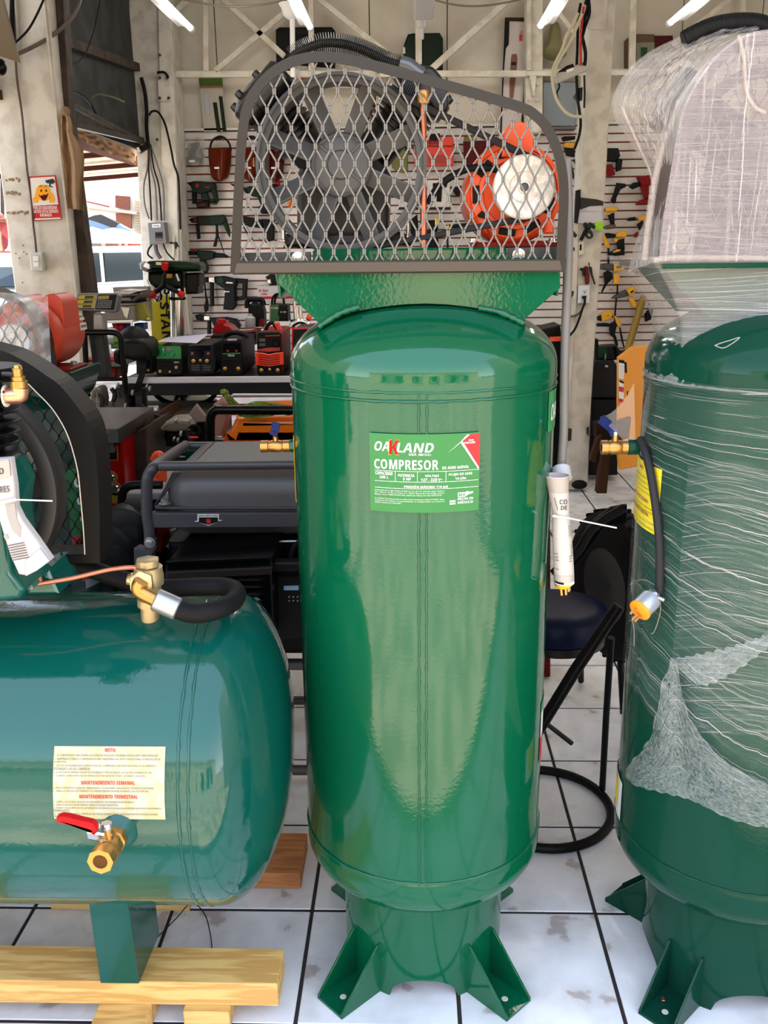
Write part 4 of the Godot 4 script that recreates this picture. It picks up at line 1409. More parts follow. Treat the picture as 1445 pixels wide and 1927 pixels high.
func rear_compressor() -> void:
	crop(0,0,1)
	var a := Vector3(-1.135,0,-2.5)
	var pm := paint(Color(0.02,0.17,0.13),0.15)
	M.pm3 = pm
	var t := thing("air_compressor","film wrapped upright green compressor with orange motor behind the lying one","compressor",a)
	var R := 0.2432
	var prof := [Vector2(0,0.06),Vector2(R * 0.7,0.08),Vector2(R * 0.95,0.13),Vector2(R,0.2),Vector2(R,1.0),Vector2(R * 0.97,1.06),Vector2(R * 0.8,1.11),Vector2(R * 0.5,1.14),Vector2(0,1.15)]
	obj("tank",G.new().lathe(prof,64,Transform3D(Basis(),a)),pm,t)
	obj("skirt",G.new().lathe([Vector2(0.17,0.0),Vector2(0.17,0.12)],48,Transform3D(Basis(),a)),pm,t)
	var fl := film(Color(0.8,0.82,0.82),0.05,0.2)
	obj("plastic_wrap",G.new().sheet(func(u: float,v: float) -> Vector3:
		var an := (u * 1.0 - 0.2) * 2.6
		var r := R + 0.006 + 0.003 * sin(v * 60.0 + u * 20.0) + 0.004 * sin(u * 37.0 + v * 9.0)
		return a + Vector3(sin(an) * r,0.25 + 0.85 * v,cos(an) * r),50,60),fl,t)
	# big label,seen through the mesh and beside it
	var h0 := on_upright(120,886,a,R)
	var h1 := on_upright(150,1046,a,R)
	var x0 := arc(h0,a)
	var lab := obj("brand_label",shell_patch(a,x0,h1.y,0.36,h0.y - h1.y,0.001),mk(0.04,0.42,0.20,0.3),t)
	obj("red_band",shell_patch(a,x0,h1.y - 0.005,0.36,0.065,0.0014),M.ink_red,lab)
	obj("info_panel",shell_patch(a,x0 + 0.03,h1.y - 0.10,0.3,0.09,0.0014),mk(0.62,0.62,0.66,0.4),lab)
	obj("red_panel",shell_patch(a,x0 + 0.02,h1.y - 0.075,0.2,0.065,0.0018),M.ink_red,lab)
	var g := G.new()
	text(g,"OAKLAND",0.27,0.036,shell(a,x0 + 0.025,h0.y - 0.055,0.002),true,0.1)
	text(g,"COMPRESOR",0.27,0.032,shell(a,x0 + 0.03,h0.y - 0.105,0.002))
	text(g,"HASTA",0.08,0.016,shell(a,x0 + 0.035,h0.y - 0.15,0.002))
	text(g,"DE AIRE",0.09,0.016,shell(a,x0 + 0.20,h0.y - 0.15,0.002))
	obj("white_print",g,M.ink_white,lab)
	# carrier,guard,motor
	var dk := P(131,706,2.4)
	obj("carrier_deck",G.new().box(Vector3(a.x,dk.y - 0.002,-2.52),Vector3((dk.x - a.x) * 2.0,0.008,0.26),0.001),mk(0.10,0.24,0.20,0.4),t)
	for s in [-2.4,-2.63]:
		var pl := PackedVector2Array([Vector2(2 * a.x - dk.x,dk.y),Vector2(dk.x,dk.y),Vector2(dk.x - 0.004,dk.y - 0.03),Vector2(dk.x - 0.03,dk.y - 0.07),Vector2(dk.x - 0.07,dk.y - 0.10),Vector2(a.x,dk.y - 0.08),Vector2(2 * a.x - dk.x + 0.07,dk.y - 0.1)])
		obj("carrier_plate",G.new().prism(pl,s,0.006,0.001),pm,t)
	var sd := func(u: float,v: float) -> Vector3:
		var w := v * PI * 0.5
		return Vector3(dk.x - 0.075 * (1.0 - cos(w)),dk.y - 0.1 * sin(w),-2.4 - 0.23 * u)
	obj("carrier_side",G.new().sheet(sd,2,10).box(Vector3(dk.x,dk.y - 0.008,-2.515),Vector3(0.008,0.03,0.23),0.002),pm,t)
	var zg := -2.38
	var gl := pp([-260,720,-255,600,-200,520,-130,500,-60,520,0,550,30,560,52,578,67,600,78,627,84,655,88,690,88,722],-zg)
	var line := curve(Array(gl),3)
	var gp := thing_part("belt_guard",t)
	var gm := mk(0.11,0.11,0.11,0.3,0.2)
	obj("frame",guard_frame(line,zg,0.07,0.013),gm,gp)
	var inn := Geometry2D.offset_polygon(PackedVector2Array(line),-0.006)
	obj("expanded_mesh",expanded_metal(inn[0],zg - 0.004,0.030,0.062,0.0030),mk(0.2,0.2,0.21,0.35,0.5),gp,"stuff")
	obj("film",G.new().sheet(func(u: float,v: float) -> Vector3: return P(-60 + 150 * u + 8 * v,545 + 160 * v + 12 * u,2.372 - 0.006 * sin(u * 17.0 + v * 9.0) * sin(v * 11.0 - u * 5.0)),24,24),film(Color(0.85,0.85,0.86),0.18,0.12),gp)
	var mo := thing_part("motor",t)
	var om := mk(0.74,0.22,0.09,0.42)
	var mc := Vector3(-1.035,dk.y + 0.098,-2.46)
	var mx := Transform3D(Basis(Vector3.RIGHT,Vector3.BACK,Vector3.DOWN),mc)
	obj("body",G.new().lathe([Vector2(0.0,-0.23),Vector2(0.07,-0.225),Vector2(0.09,-0.20),Vector2(0.093,-0.19),Vector2(0.093,-0.02),Vector2(0.097,-0.02),Vector2(0.097,0.0),Vector2(0.09,0.012),Vector2(0.0,0.014)],48,mx),om,mo)
	for q in [[97,575,0.031,2.50],[42,578,0.031,2.56]]:
		var cc := P(q[0],q[1],q[3])
		obj("capacitor_cover",G.new().prism(PackedVector2Array([Vector2(cc.x - 0.031,cc.y - 0.06),Vector2(cc.x + 0.031,cc.y - 0.06)] + Array(circle(_xy(cc),0.031,24)).slice(0,13)),-q[3],0.12,0.005,Transform3D(),2),om,mo)
	obj("foot",G.new().box(Vector3(mc.x + 0.01,dk.y + 0.006,-2.53),Vector3(0.2,0.008,0.14),0.002),mk(0.45,0.09,0.05,0.5),mo)
	for e in [[0.06,-2.47],[0.085,-2.56]]:
		obj("bolt",bolt_head(Vector3(mc.x + e[0],dk.y + 0.01,e[1]),Vector3.UP,0.009),M.zinc,mo)
	var nm := func(x: float,y: float) -> Vector3:
		var an := 1.05 - y / 0.093
		return Vector3(mc.x + sin(an) * 0.0936,mc.y + cos(an) * 0.0936,-2.585 - 0.0 + x - 0.03)
	for e in [["MONOFÁSICO",0.0],["MONOFASICO",0.028]]:
		var pf := func(u: float,v: float) -> Vector3: return nm.call(-u * 0.055 + 0.0,-e[1] - 0.02 * (1.0 - v))
		var pt := obj("name_tag",G.new().sheet(pf,4,4),M.offwhite,mo)
		g = G.new()
		text(g,"220V 60Hz",0.045,0.008,func(x: float,y: float) -> Vector3: return nm.call(-x - 0.005,-e[1] - 0.014 + y) + Vector3(0.0006,0.0006,0))
		obj("print",g,M.ink_black,pt)
	var pc := P(24,643,2.40)
	obj("motor_pulley",G.new().lathe([Vector2(0.0,-0.03),Vector2(0.047,-0.03),Vector2(0.047,0.0),Vector2(0.045,0.004),Vector2(0.026,0.002),Vector2(0.024,0.006),Vector2(0.010,0.006),Vector2(0.009,0.012),Vector2(0.0,0.012)],40,Transform3D(Basis(Vector3.RIGHT,Vector3.BACK,Vector3.DOWN),pc)),mk(0.86,0.85,0.84,0.4,0.1),t)
# ---------------------------------------------------------------- stretch film

func film_tex(base: float,n: int,tilt: float,curl: float,lo: float,hi: float,sd: int,fan := 0.0) -> ImageTexture:
	var r := RandomNumberGenerator.new()
	r.seed = sd
	var S := 1024
	var im := Image.create(S,S,false,Image.FORMAT_RGBA8)
	im.fill(Color(1,1,1,base))
	for i in n:
		var x0 := r.randf() * S
		var y := r.randf() * S
		var l := r.randf_range(0.04,0.4 if fan >= 0.0 else 0.9) * S
		var sl := r.randfn(0.0,tilt)
		if fan > 0.0:
			sl += (y / S - 0.4) * fan
		var cu := r.randfn(0.0,curl)
		var al := r.randf_range(lo,hi) * (0.35 if r.randf() < 0.6 else 1.0)
		var wd := 1 if r.randf() < 0.75 else 2
		for k in int(l):
			var u := k / l
			var yy := y + sl * k + cu * k * (1.0 - u) + sin(u * 5.0 + i) * 0.7
			var e := al * (1.0 - absf(2.0 * u - 1.0) ** 4)
			var xi := int(x0 + k) % S
			for w in wd:
				var yi := posmod(int(yy) + w,S)
				var c := im.get_pixel(xi,yi)
				im.set_pixel(xi,yi,Color(1,1,1,c.a + (1.0 - c.a) * e))
	return ImageTexture.create_from_image(im)

func film_mat(t: Texture2D,c := Color(0.93,0.91,0.92),rough := 0.3) -> StandardMaterial3D:
	var m := mat(c,rough)
	m.albedo_texture = t
	m.transparency = BaseMaterial3D.TRANSPARENCY_ALPHA
	m.cull_mode = BaseMaterial3D.CULL_DISABLED
	return m

func wrapped_compressor() -> void:
	crop(0,0,1)
	var a := Vector3(0.672,0,-1.672)
	var pm := paint(Color(0.05,0.225,0.17),0.1)
	var t := thing("air_compressor","dark green upright air compressor wrapped in clear stretch film at the right edge","compressor",a)
	vessel(t,a,pm,false)
	var R := 0.2445
	# carrier and guard
	var zf := -1.575
	obj("carrier_plate",G.new().prism(pp([1250,500,1900,500,1900,540,1780,620,1335,600,1325,588,1262,520],-zf),zf,0.006,0.001),pm,t)
	obj("carrier_plate",G.new().prism(pp([1250,500,1900,500,1900,540,1780,620,1335,600,1325,588,1262,520],-zf),zf - 0.2,0.006,0.001),pm,t)
	obj("carrier_deck",G.new().box(Vector3(a.x,1.457,zf - 0.13),Vector3(0.53,0.008,0.33),0.001),pm,t)
	var zg := -1.55
	var ol := [1243,487,1253,400,1264,330,1276,260,1288,210,1303,175,1325,140,1350,108,1385,80,1420,66,1460,62,1520,68,1700,120,1850,160,1900,210,1915,300,1910,487]
	var line := curve(Array(pp(ol,-zg)),3)
	var gp := thing_part("belt_guard",t)
	obj("frame",guard_frame(line,zg,0.078,0.013),mk(0.30,0.25,0.25,0.3,0.2),gp)
	var inn: PackedVector2Array = Geometry2D.offset_polygon(PackedVector2Array(line),-0.008)[0]
	obj("expanded_mesh",expanded_metal(inn,zg - 0.006,0.0256,0.0555,0.0024),mk(0.35,0.34,0.34,0.4,0.4),gp,"stuff")
	obj("bottom_rail",G.new().prism(pp([1243,470,1910,470,1910,489,1243,489],-zg),zg + 0.001,0.02,0.002),mk(0.30,0.25,0.25,0.3,0.2),gp)
	var fc := P(1440,300,1.66)
	obj("flywheel",G.new().lathe([Vector2(0.13,-0.03),Vector2(0.148,-0.03),Vector2(0.148,0.02),Vector2(0.13,0.02),Vector2(0.13,-0.03)],56,Transform3D(Basis(Vector3.RIGHT,Vector3.BACK,Vector3.DOWN),fc)).lathe([Vector2(0.05,-0.03),Vector2(0.05,0.015),Vector2(0.0,0.016)],32,Transform3D(Basis(Vector3.RIGHT,Vector3.BACK,Vector3.DOWN),fc)),M.cast,t)
	obj("pump",G.new().rod(P(1420,300,1.80),P(1270,190,1.80),0.045,22).rod(P(1285,200,1.80),P(1255,180,1.80),0.058,22).prism(pp([1370,260,1500,260,1530,470,1330,470],1.8),-1.8,0.12,0.01),M.black,t)
	obj("motor",G.new().rod(P(1800,360,1.70),P(1800,360,1.70) + Vector3(0,0,-0.2),0.088,36),M.orange,t)
	# hose on top
	crop(1160,30,0.1972)
	var hz := 1.66
	var hl := curve(pts([640,235,760,170,900,110,1050,75,1200,65,1330,72,1410,95,1500,130],hz),8)
	var hs := obj("corrugated_hose",G.new().tube(hl,0.0125,12),M.black,t)
	var fin := G.new()
	for i in hl.size() - 1:
		var m: Vector3 = (hl[i] + hl[i + 1]) * 0.5
		fin.turned(m,m + (hl[i + 1] - hl[i]).normalized() * 0.0035,[[0.0,0.0145],[0.5,0.0155],[1.0,0.0145]],12)
	obj("hose_rib",fin,mk(0.08,0.08,0.085,0.4),hs,"stuff")
	crop(0,0,1)
	# valve,lead and plug
	var vz := 1.66
	valve(t,P(1131,842,vz),P(1182,841,vz),0.0122,Vector3.UP,[P(1158,818,vz),P(1152,806,vz),P(1130,788,vz - 0.01)],M.blue)
	obj("nipple",G.new().rod(P(1180,841,vz),P(1202,841,vz),0.015,14),pm,t)
	var cp := [[1205,826],[1214,850],[1224,890],[1232,940],[1238,990],[1241,1040],[1241,1090],[1240,1115]]
	var cpts := []
	for e in cp:
		var p := on_upright(e[0],e[1],a,R + 0.012)
		cpts.append(p)
	obj("power_cord",G.new().tube(curve(cpts,6),0.0075,12),mk(0.16,0.16,0.17,0.5),t)
	crop(1145,840,0.2076)
	var p0 := on_upright(395,1375,a,R + 0.03)
	var p1 := on_upright(290,1480,a,R + 0.06)
	var pl := G.new()
	pl.turned(p0.lerp(p1,-0.35),p0.lerp(p1,1.0),[[0.0,0.006],[0.3,0.006],[0.3,0.0185],[0.4,0.0195],[1.0,0.0195]],24)
	var plug := obj("plug",pl,mk(0.74,0.77,0.80,0.25,0.6),t)
	obj("plug_face",G.new().turned(p0.lerp(p1,0.98),p0.lerp(p1,1.16),[[0.0,0.0205],[0.7,0.0205],[1.0,0.018]],24),mk(0.90,0.56,0.08,0.5),plug)
	var sh := Vector3(0.006,0.005,0)
	var pin := G.new()
	var dr := (p1 - p0).normalized()
	for e in [[-1.0,0.02],[1.0,0.02],[0.0,0.021]]:
		var o: Vector3 = p0.lerp(p1,1.1) + dr.cross(Vector3.BACK).normalized() * 0.0085 * e[0] + Vector3(0,-0.004 if e[0] == 0.0 else 0.0,0)
		pin.bar(o,o + dr * e[1],0.0045,0.0025,Vector3.BACK)
	obj("prong",pin,M.brass,plug)
	var clamp := G.new()
	clamp.box(p0.lerp(p1,-0.22) + Vector3(-0.004,0.004,0.004),Vector3(0.012,0.014,0.02),0.002).rod(p0.lerp(p1,-0.25) + Vector3(-0.016,0.006,0.006),p0.lerp(p1,-0.25) + Vector3(0.014,-0.006,0.008),0.004,10)
	obj("cord_clamp",clamp,M.zinc,plug)
	crop(0,0,1)
	# stickers
	var y0 := on_upright(1247,884,a,R)
	var y1 := on_upright(1230,1005,a,R)
	var xr := arc(y0,a)
	var wd := 0.165
	var hh := y0.y - y1.y
	var ys := obj("warning_sticker",shell_patch(a,xr - wd,y1.y,wd,hh,0.0025),mk(0.93,0.85,0.03,0.4),t)
	var g := G.new()
	text(g,"NOTA",0.022,0.006,shell(a,xr - wd * 0.5 - 0.01,y0.y - 0.016,0.0032))
	text(g,"MANTENIMIENTO SEMANAL",0.09,0.0065,shell(a,xr - wd * 0.5 - 0.045,y0.y - 0.072,0.0032))
	text(g,"MANTENIMIENTO TRIMESTRAL",0.1,0.0065,shell(a,xr - wd * 0.5 - 0.05,y0.y - 0.096,0.0032))
	obj("red_print",g,M.ink_red,ys)
	g = G.new()
	var lines := ["MANTENGA ESTABLE EL COMPRESOR DE AIRE Y UN CIERTO ESPACIO","EN CASO DE REPARACIÓN DESCONECTE LA CORRIENTE","EL MOTOR NO DEBERÁ OPERAR POR ENCIMA DEL VOLTAJE","CUANDO LA MÁQUINA ESTÉ EN OPERACIÓN NO TOQUE","PRESTE ATENCIÓN A SONIDOS Y VIBRACIONES","ABRA LAS VÁLVULAS DE DRENADO UNA VEZ POR DÍA","LIMPIE LOS FILTROS DESPUÉS DE 500 HORAS","REVISE LAS PIEZAS ATORNILLADAS"]
	var ly := [0.028,0.037,0.046,0.055,0.080,0.087,0.106,0.116]
	for i in 8:
		text(g,lines[i],0.14,0.0036,shell(a,xr - wd + 0.012,y0.y - ly[i] - 0.002,0.0032),false)
	obj("grey_print",g,M.ink_grey,ys)
	var z0 := on_upright(1171,1475,a,R)
	var z1 := on_upright(1170,1553,a,R)
	var xz := arc(z0,a)
	var ws := obj("lower_sticker",shell_patch(a,xz - 0.12,z1.y,0.12,z0.y - z1.y,0.0016),M.ink_white,t)
	obj("yellow_panel",shell_patch(a,xz - 0.11,z1.y + 0.018,0.085,(z0.y - z1.y) - 0.026,0.0024),mk(0.90,0.80,0.05,0.4),ws)
	# ---- stretch film
	var fp := thing_part("stretch_film",t)
	var t_tank := film_tex(0.025,620,0.03,0.012,0.08,0.42,5)
	var t_dense := film_tex(0.44,2600,0.09,0.05,0.1,0.75,6,0.2)
	var t_soft := film_tex(0.15,900,0.12,0.03,0.1,0.6,8,0.5)
	var m_tank := film_mat(t_tank,Color(0.90,0.90,0.88),0.25)
	var m_dense := film_mat(t_dense,Color(0.60,0.565,0.57),0.3)
	var m_soft := film_mat(t_soft,Color(0.88,0.87,0.86),0.25)
	# round the tank; its torn lower edge climbs towards the left
	var fn := FastNoiseLite.new()
	fn.seed = 4
	fn.frequency = 1.0
	var bottom := func(an: float) -> float:
		return lerpf(0.66,0.52,clampf((an + 1.3) / 1.2,0.0,1.0)) + 0.012 * fn.get_noise_2d(an * 9.0,3.0)
	obj("tank_film",G.new().sheet(func(u: float,v: float) -> Vector3:
		var an := lerpf(-2.2,1.3,u)
		var y := lerpf(bottom.call(an),1.27,v)
		var r := R + 0.0035 + 0.0016 * fn.get_noise_2d(u * 14.0,v * 60.0)
		return a + Vector3(sin(an) * r,y,cos(an) * r),90,90),m_tank,fp)
	obj("second_layer",G.new().sheet(func(u: float,v: float) -> Vector3:
		var an := lerpf(-0.95,1.3,u)
		var y := lerpf(0.62 + 0.05 * sin(u * 5.0),1.13 + 0.02 * sin(u * 11.0),v)
		var r := R + 0.006 + 0.0008 * fn.get_noise_2d(u * 20.0 + 7.0,v * 70.0)
		return a + Vector3(sin(an) * r,y,cos(an) * r),80,80),m_tank,fp)
	# from the shoulder up to the carrier
	obj("neck_film",G.new().sheet(func(u: float,v: float) -> Vector3:
		var an := lerpf(-2.3,1.3,u)
		var d := Vector2(sin(an),cos(an))
		var low := a + Vector3(d.x * (R + 0.004),1.262,d.y * (R + 0.004))
		var k := minf(0.285 / maxf(absf(d.x),0.01),(0.125 if d.y > 0.0 else 0.24) / maxf(absf(d.y),0.01))
		var top := a + Vector3(d.x * k,1.472,d.y * k)
		var p := low.lerp(top,v)
		var pinch := sin(PI * v) * 0.045
		p.x -= d.x * pinch * 0.9
		p.z -= d.y * pinch * 0.9
		p += Vector3(d.x,0,d.y) * 0.004 * fn.get_noise_2d(u * 80.0,v * 6.0)
		return p,120,24),m_soft,fp)
	# over the guard's face
	var gi: PackedVector2Array = Geometry2D.offset_polygon(PackedVector2Array(line),0.004)[0]
	var lo := gi[0]
	var hi := gi[0]
	for p in gi:
		lo = lo.min(p)
		hi = hi.max(p)
	for lay in 2:
		var face := G.new()
		var ix := Geometry2D.triangulate_polygon(gi)
		for i in range(0,ix.size(),3):
			var w := []
			var uv := []
			for j in 3:
				var q := gi[ix[i + j]]
				w.append(Vector3(q.x,q.y,zg + 0.004 + 0.005 * lay))
				uv.append(Vector2((q.x - lo.x) / 0.6,(hi.y - q.y) / 0.4) if lay == 0 else Vector2((hi.y - q.y) / 0.5 + 0.3,(q.x - lo.x) / 0.9))
			face.tri(w[0],w[1],w[2],Vector3.BACK,Vector3.BACK,Vector3.BACK,uv[0],uv[1],uv[2])
		obj("front_film",face,m_dense if lay == 0 else m_tank,fp)
	# round the guard's side and out over the pump
	crop(0,0,1)
	var ga := [[1243,487],[1253,400],[1264,330],[1276,260],[1288,210],[1303,175],[1325,140],[1350,108],[1385,80],[1430,62]]
	var gb := [[1182,512],[1196,455],[1232,350],[1190,275],[1152,210],[1168,150],[1212,104],[1268,74],[1335,48],[1425,38]]
	var ca := []
	var cb := []
	for i in ga.size():
		ca.append(P(ga[i][0],ga[i][1],1.552))
		cb.append(P(gb[i][0],gb[i][1],1.70))
	ca = curve(ca,6)
	cb = curve(cb,6)
	var m_bal := film_mat(film_tex(0.2,1700,0.12,0.06,0.12,0.8,12,-0.001),Color(0.80,0.78,0.76),0.2)
	var nn := ca.size() - 1
	obj("side_film",G.new().sheet(func(v: float,u: float) -> Vector3:
		var f := v * nn
		var i := mini(int(f),nn - 1)
		var p: Vector3 = (ca[i] as Vector3).lerp(ca[i + 1],f - i)
		var q: Vector3 = (cb[i] as Vector3).lerp(cb[i + 1],f - i)
		var r := p.lerp(q,u)
		r.z += 0.012 * sin(u * PI) * fn.get_noise_2d(u * 3.0,v * 14.0) + 0.010 * fn.get_noise_2d(u * 22.0 + v * 6.0,8.0) * sin(PI * u)
		r.x += 0.006 * fn.get_noise_2d(v * 18.0,u * 9.0) * sin(PI * u)
		return r,60,50),m_bal,fp)
	obj("rear_film",G.new().sheet(func(u: float,v: float) -> Vector3:
		var f := v * nn
		var i := mini(int(f),nn - 1)
		var q: Vector3 = (cb[i] as Vector3).lerp(cb[i + 1],f - i)
		var b := Vector3(0.50 + 0.1 * sin(v * PI),q.y - 0.02,-1.98)
		var r := q.lerp(b,u)
		r.x += 0.03 * sin(u * PI) * fn.get_noise_2d(u * 5.0,v * 12.0)
		r.z -= 0.03 * sin(u * PI)
		return r,24,40),m_bal,fp)
	# thick gathered folds
	var fold := film_mat(film_tex(0.28,300,0.2,0.1,0.2,0.7,15),Color(0.78,0.73,0.69),0.3)
	var fg := G.new()
	for e in [[[1213,490,1220,420,1232,340,1250,270,1278,205,1310,150,1350,105,1400,78,1450,66],1.60,0.006],[[1232,300,1250,240,1262,190,1290,150],1.63,0.003],[[1390,66,1400,110,1405,170,1420,200,1440,212],1.538,0.003],[[1170,200,1200,270,1225,330,1232,390],1.66,0.0025],[[1230,490,1280,484,1450,486,1600,486],1.545,0.005]]:
		fg.tube(curve(pts(e[0],e[1]),8),e[2],6)
	obj("gathered_fold",fg,fold,fp)
	# film pulled from the valve lever to the tank
	obj("valve_film",G.new().sheet(func(u: float,v: float) -> Vector3:
		var p := P(lerpf(1128,1193,u),lerpf(784,720,u * u),lerpf(1.655,1.66,u))
		var q := P(lerpf(1150,1196,u),lerpf(806,850,u),1.655)
		return p.lerp(q,v),16,10),film(Color(0.8,0.8,0.8),0.1,0.15),fp)
	# the crumpled torn flaps low on the tank
	var crumple := film_mat(film_tex(0.20,500,0.4,0.3,0.1,0.6,19),Color(0.86,0.87,0.86),0.1)
	var up := curve([Vector2(1178,1445),Vector2(1205,1415),Vector2(1228,1375),Vector2(1245,1290),Vector2(1268,1240),Vector2(1290,1330),Vector2(1310,1370),Vector2(1350,1420),Vector2(1400,1455),Vector2(1450,1480)],6)
	var dn := curve([Vector2(1176,1462),Vector2(1195,1478),Vector2(1225,1487),Vector2(1255,1494),Vector2(1280,1500),Vector2(1305,1508),Vector2(1330,1520),Vector2(1365,1538),Vector2(1405,1550),Vector2(1450,1560)],6)
	var flap := func(A: Array,B: Array,u: float,v: float,amp: float) -> Vector3:
		var f := u * (A.size() - 1)
		var i := mini(int(f),A.size() - 2)
		var p: Vector2 = (A[i] as Vector2).lerp(A[i + 1],f - i).lerp((B[i] as Vector2).lerp(B[i + 1],f - i),v)
		var n := 1.4 * absf(fn.get_noise_2d(p.x * 0.05,p.y * 0.11)) + 0.7 * absf(fn.get_noise_2d(p.x * 0.12,p.y * 0.25 + 50.0))
		var e := sin(u * 70.0) * 2.0 * (1.0 if v < 0.02 or v > 0.98 else 0.0)
		return on_upright(p.x + e,p.y + e,a,R + 0.012 + amp * n)
	obj("torn_flap",G.new().sheet(func(u: float,v: float) -> Vector3: return flap.call(up,dn,u,v,0.012),110,60),crumple,fp)
	var up2 := curve([Vector2(1268,1240),Vector2(1330,1228),Vector2(1400,1210),Vector2(1452,1190)],6)
	var dn2 := curve([Vector2(1270,1250),Vector2(1320,1290),Vector2(1385,1262),Vector2(1452,1212)],6)
	obj("torn_flap",G.new().sheet(func(u: float,v: float) -> Vector3: return flap.call(up2,dn2,u,v,0.010),60,24),crumple,fp)
	# small tears by the sticker and the plug
	var tear := G.new()
	for e in [[1185,1100,1200,1092,1215,1092,1230,1100],[1240,1115,1243,1145,1238,1170,1230,1190,1225,1192],[1190,1160,1193,1190,1193,1215],[1345,650,1360,655,1375,648,1392,635,1375,640,1358,645,1345,650]]:
		var q := []
		for i in range(0,e.size(),2):
			q.append(on_upright(e[i],e[i + 1],a,R + 0.008) if e[1] > 700 else P(e[i],e[i + 1],1.46))
		tear.tube(curve(q,5),0.0009,6)
	obj("torn_edge",tear,fold,fp)
	obj("foil_scrap",G.new().box(FL(1247,1880,0.01),Vector3(0.007,0.004,0.012),0.001),M.copper,t)

func booklet_main() -> void:
	var bz := 1.60
	crop(1000,880,0.1384)
	var b := thing("booklet_bag","rolled instruction booklet taped round the hanging grey power plug, lettered CO DE","booklet",P(430,900,bz))
	var pap := mk(0.72,0.69,0.665,0.4)
	var body := func(u: float,v: float) -> Vector3:
		# v from top to bottom along the roll,u round it
		var l := [[180,505,100],[230,505,330],[285,515,640],[280,535,800],[290,560,1100],[305,578,1400],[312,582,1560]]
		var f := v * 6.0
		var i := mini(int(f),5)
		var k := f - i
		var x0: float = lerpf(l[i][0],l[i + 1][0],k)
		var x1: float = lerpf(l[i][1],l[i + 1][1],k)
		var y: float = lerpf(l[i][2],l[i + 1][2],k)
		var an := PI * 2.0 * u
		var m := P((x0 + x1) * 0.5 - (x1 - x0) * 0.5 * cos(an),y + 8.0 * sin(an),bz)
		return m + Vector3(0,0,0.016 * sin(an))
	var rl := obj("roll",G.new().sheet(body,40,40),pap,b)
	var part := func(u0: float,u1: float,v0: float,v1: float,off: float) -> G:
		return G.new().sheet(func(u: float,v: float) -> Vector3: return body.call(lerpf(u0,u1,u),lerpf(v0,v1,v)) + Vector3(0,0,off),12,12)
	obj("top_band",part.call(0.01,0.49,0.01,0.155,0.0008),mk(0.64,0.60,0.56,0.4),rl)
	obj("bottom_band",part.call(0.02,0.48,0.86,0.95,0.0008),mk(0.66,0.63,0.60,0.3),rl)
	obj("grey_shape",part.call(0.36,0.48,0.45,0.56,0.0009).add(part.call(0.38,0.48,0.62,0.71,0.0009)),mk(0.60,0.57,0.54,0.5),rl)
	obj("code_strip",part.call(0.03,0.22,0.955,0.985,0.0009),M.ink_black,rl)
	obj("white_collar",part.call(0.02,0.48,0.965,1.0,0.0006),M.paper,rl)
	var g := G.new()
	for e in [["CO",380,435,110,64],["DE",398,518,90,58]]:
		var o := P(e[1],e[2] + e[4],bz - 0.0165)
		text(g,e[0],P(e[1] + e[3],e[2],bz - 0.016).x - o.x,P(e[1],e[2],bz - 0.016).y - o.y,flat(o,Vector3.RIGHT,Vector3.UP))
	g.bar(P(312,410,bz - 0.0165),P(355,580,bz - 0.0168),0.001,0.0005,Vector3.BACK)
	for e in [[300,1165,360,1175],[305,1210,365,1222],[310,1255,372,1266],[305,1360,370,1390],[490,1215,550,1200],[490,1250,550,1235],[495,1285,552,1270]]:
		g.bar(P(e[0],e[1],bz - 0.0135),P(e[2],e[3],bz - 0.0145),0.0011,0.0005,Vector3.BACK)
	obj("print",g,M.ink_grey,rl)
	obj("tape",G.new().turned(P(395,-10,1.648),P(420,150,1.63),[[0.0,0.012],[0.15,0.017],[0.4,0.0175],[0.6,0.0165],[1.0,0.018]],18),mk(0.72,0.72,0.72,0.3),b)
	obj("cable_tie",G.new().bar(P(285,655,bz - 0.018),P(525,690,bz - 0.018),0.004,0.0015,Vector3.BACK).bar(P(520,690,bz - 0.015),P(1160,820,bz + 0.01),0.0026,0.0012,Vector3.BACK),M.ink_white,b)
	crop(0,0,1)
# a part cut to an outline seen at depth z,with real thickness d and rounded edges b

func cut(t: Node,called: String,a: Array,z: float,d: float,b: float,m: Material,soft := 0,kind := "") -> MeshInstance3D:
	var p := pp(a,z)
	if soft > 0:
		p = smooth2(p,soft)
	return obj(called,G.new().prism(p,-z,d,b,Transform3D(),2 if b > 0.006 else 1),m,t,kind)

func pipe(t: Node,called: String,a: Array,z: float,r: float,m: Material,per := 5) -> MeshInstance3D:
	return obj(called,G.new().tube(curve(pts(a,z),per),r,10),m,t)

func rnd(t: Node,called: String,x0: float,y0: float,x1: float,y1: float,z: float,prof: Array,m: Material,seg := 16) -> MeshInstance3D:
	return obj(called,G.new().turned(P(x0,y0,z),P(x1,y1,z),prof,seg),m,t)

func mid(a: Array,z: float) -> Vector3:
	var lo := P(a[0],a[1],z)
	var hi := lo
	for i in range(0,a.size(),2):
		var q := P(a[i],a[i + 1],z)
		lo = lo.min(q)
		hi = hi.max(q)
	return Vector3((lo.x + hi.x) * 0.5,lo.y,lo.z)

func lettering(t: Node,s: String,x: float,y: float,w: float,h: float,z: float,m: Material,bold := true) -> MeshInstance3D:
	var o := P(x,y + h,z)
	var g := G.new()
	text(g,s,P(x + w,y + h,z).x - o.x,P(x,y,z).y - o.y,flat(o,Vector3.RIGHT,Vector3.UP),bold)
	return obj("print",g,m,t)

func shop() -> void:
	generator()
	orange_generator()
	bench()
	drill_press()
	scales()
	left_goods()
	tools_left()
	tools_middle()
	tools_right()
	ledge()
	left_pillar_things()
	right_pillar_things()
	right_goods()

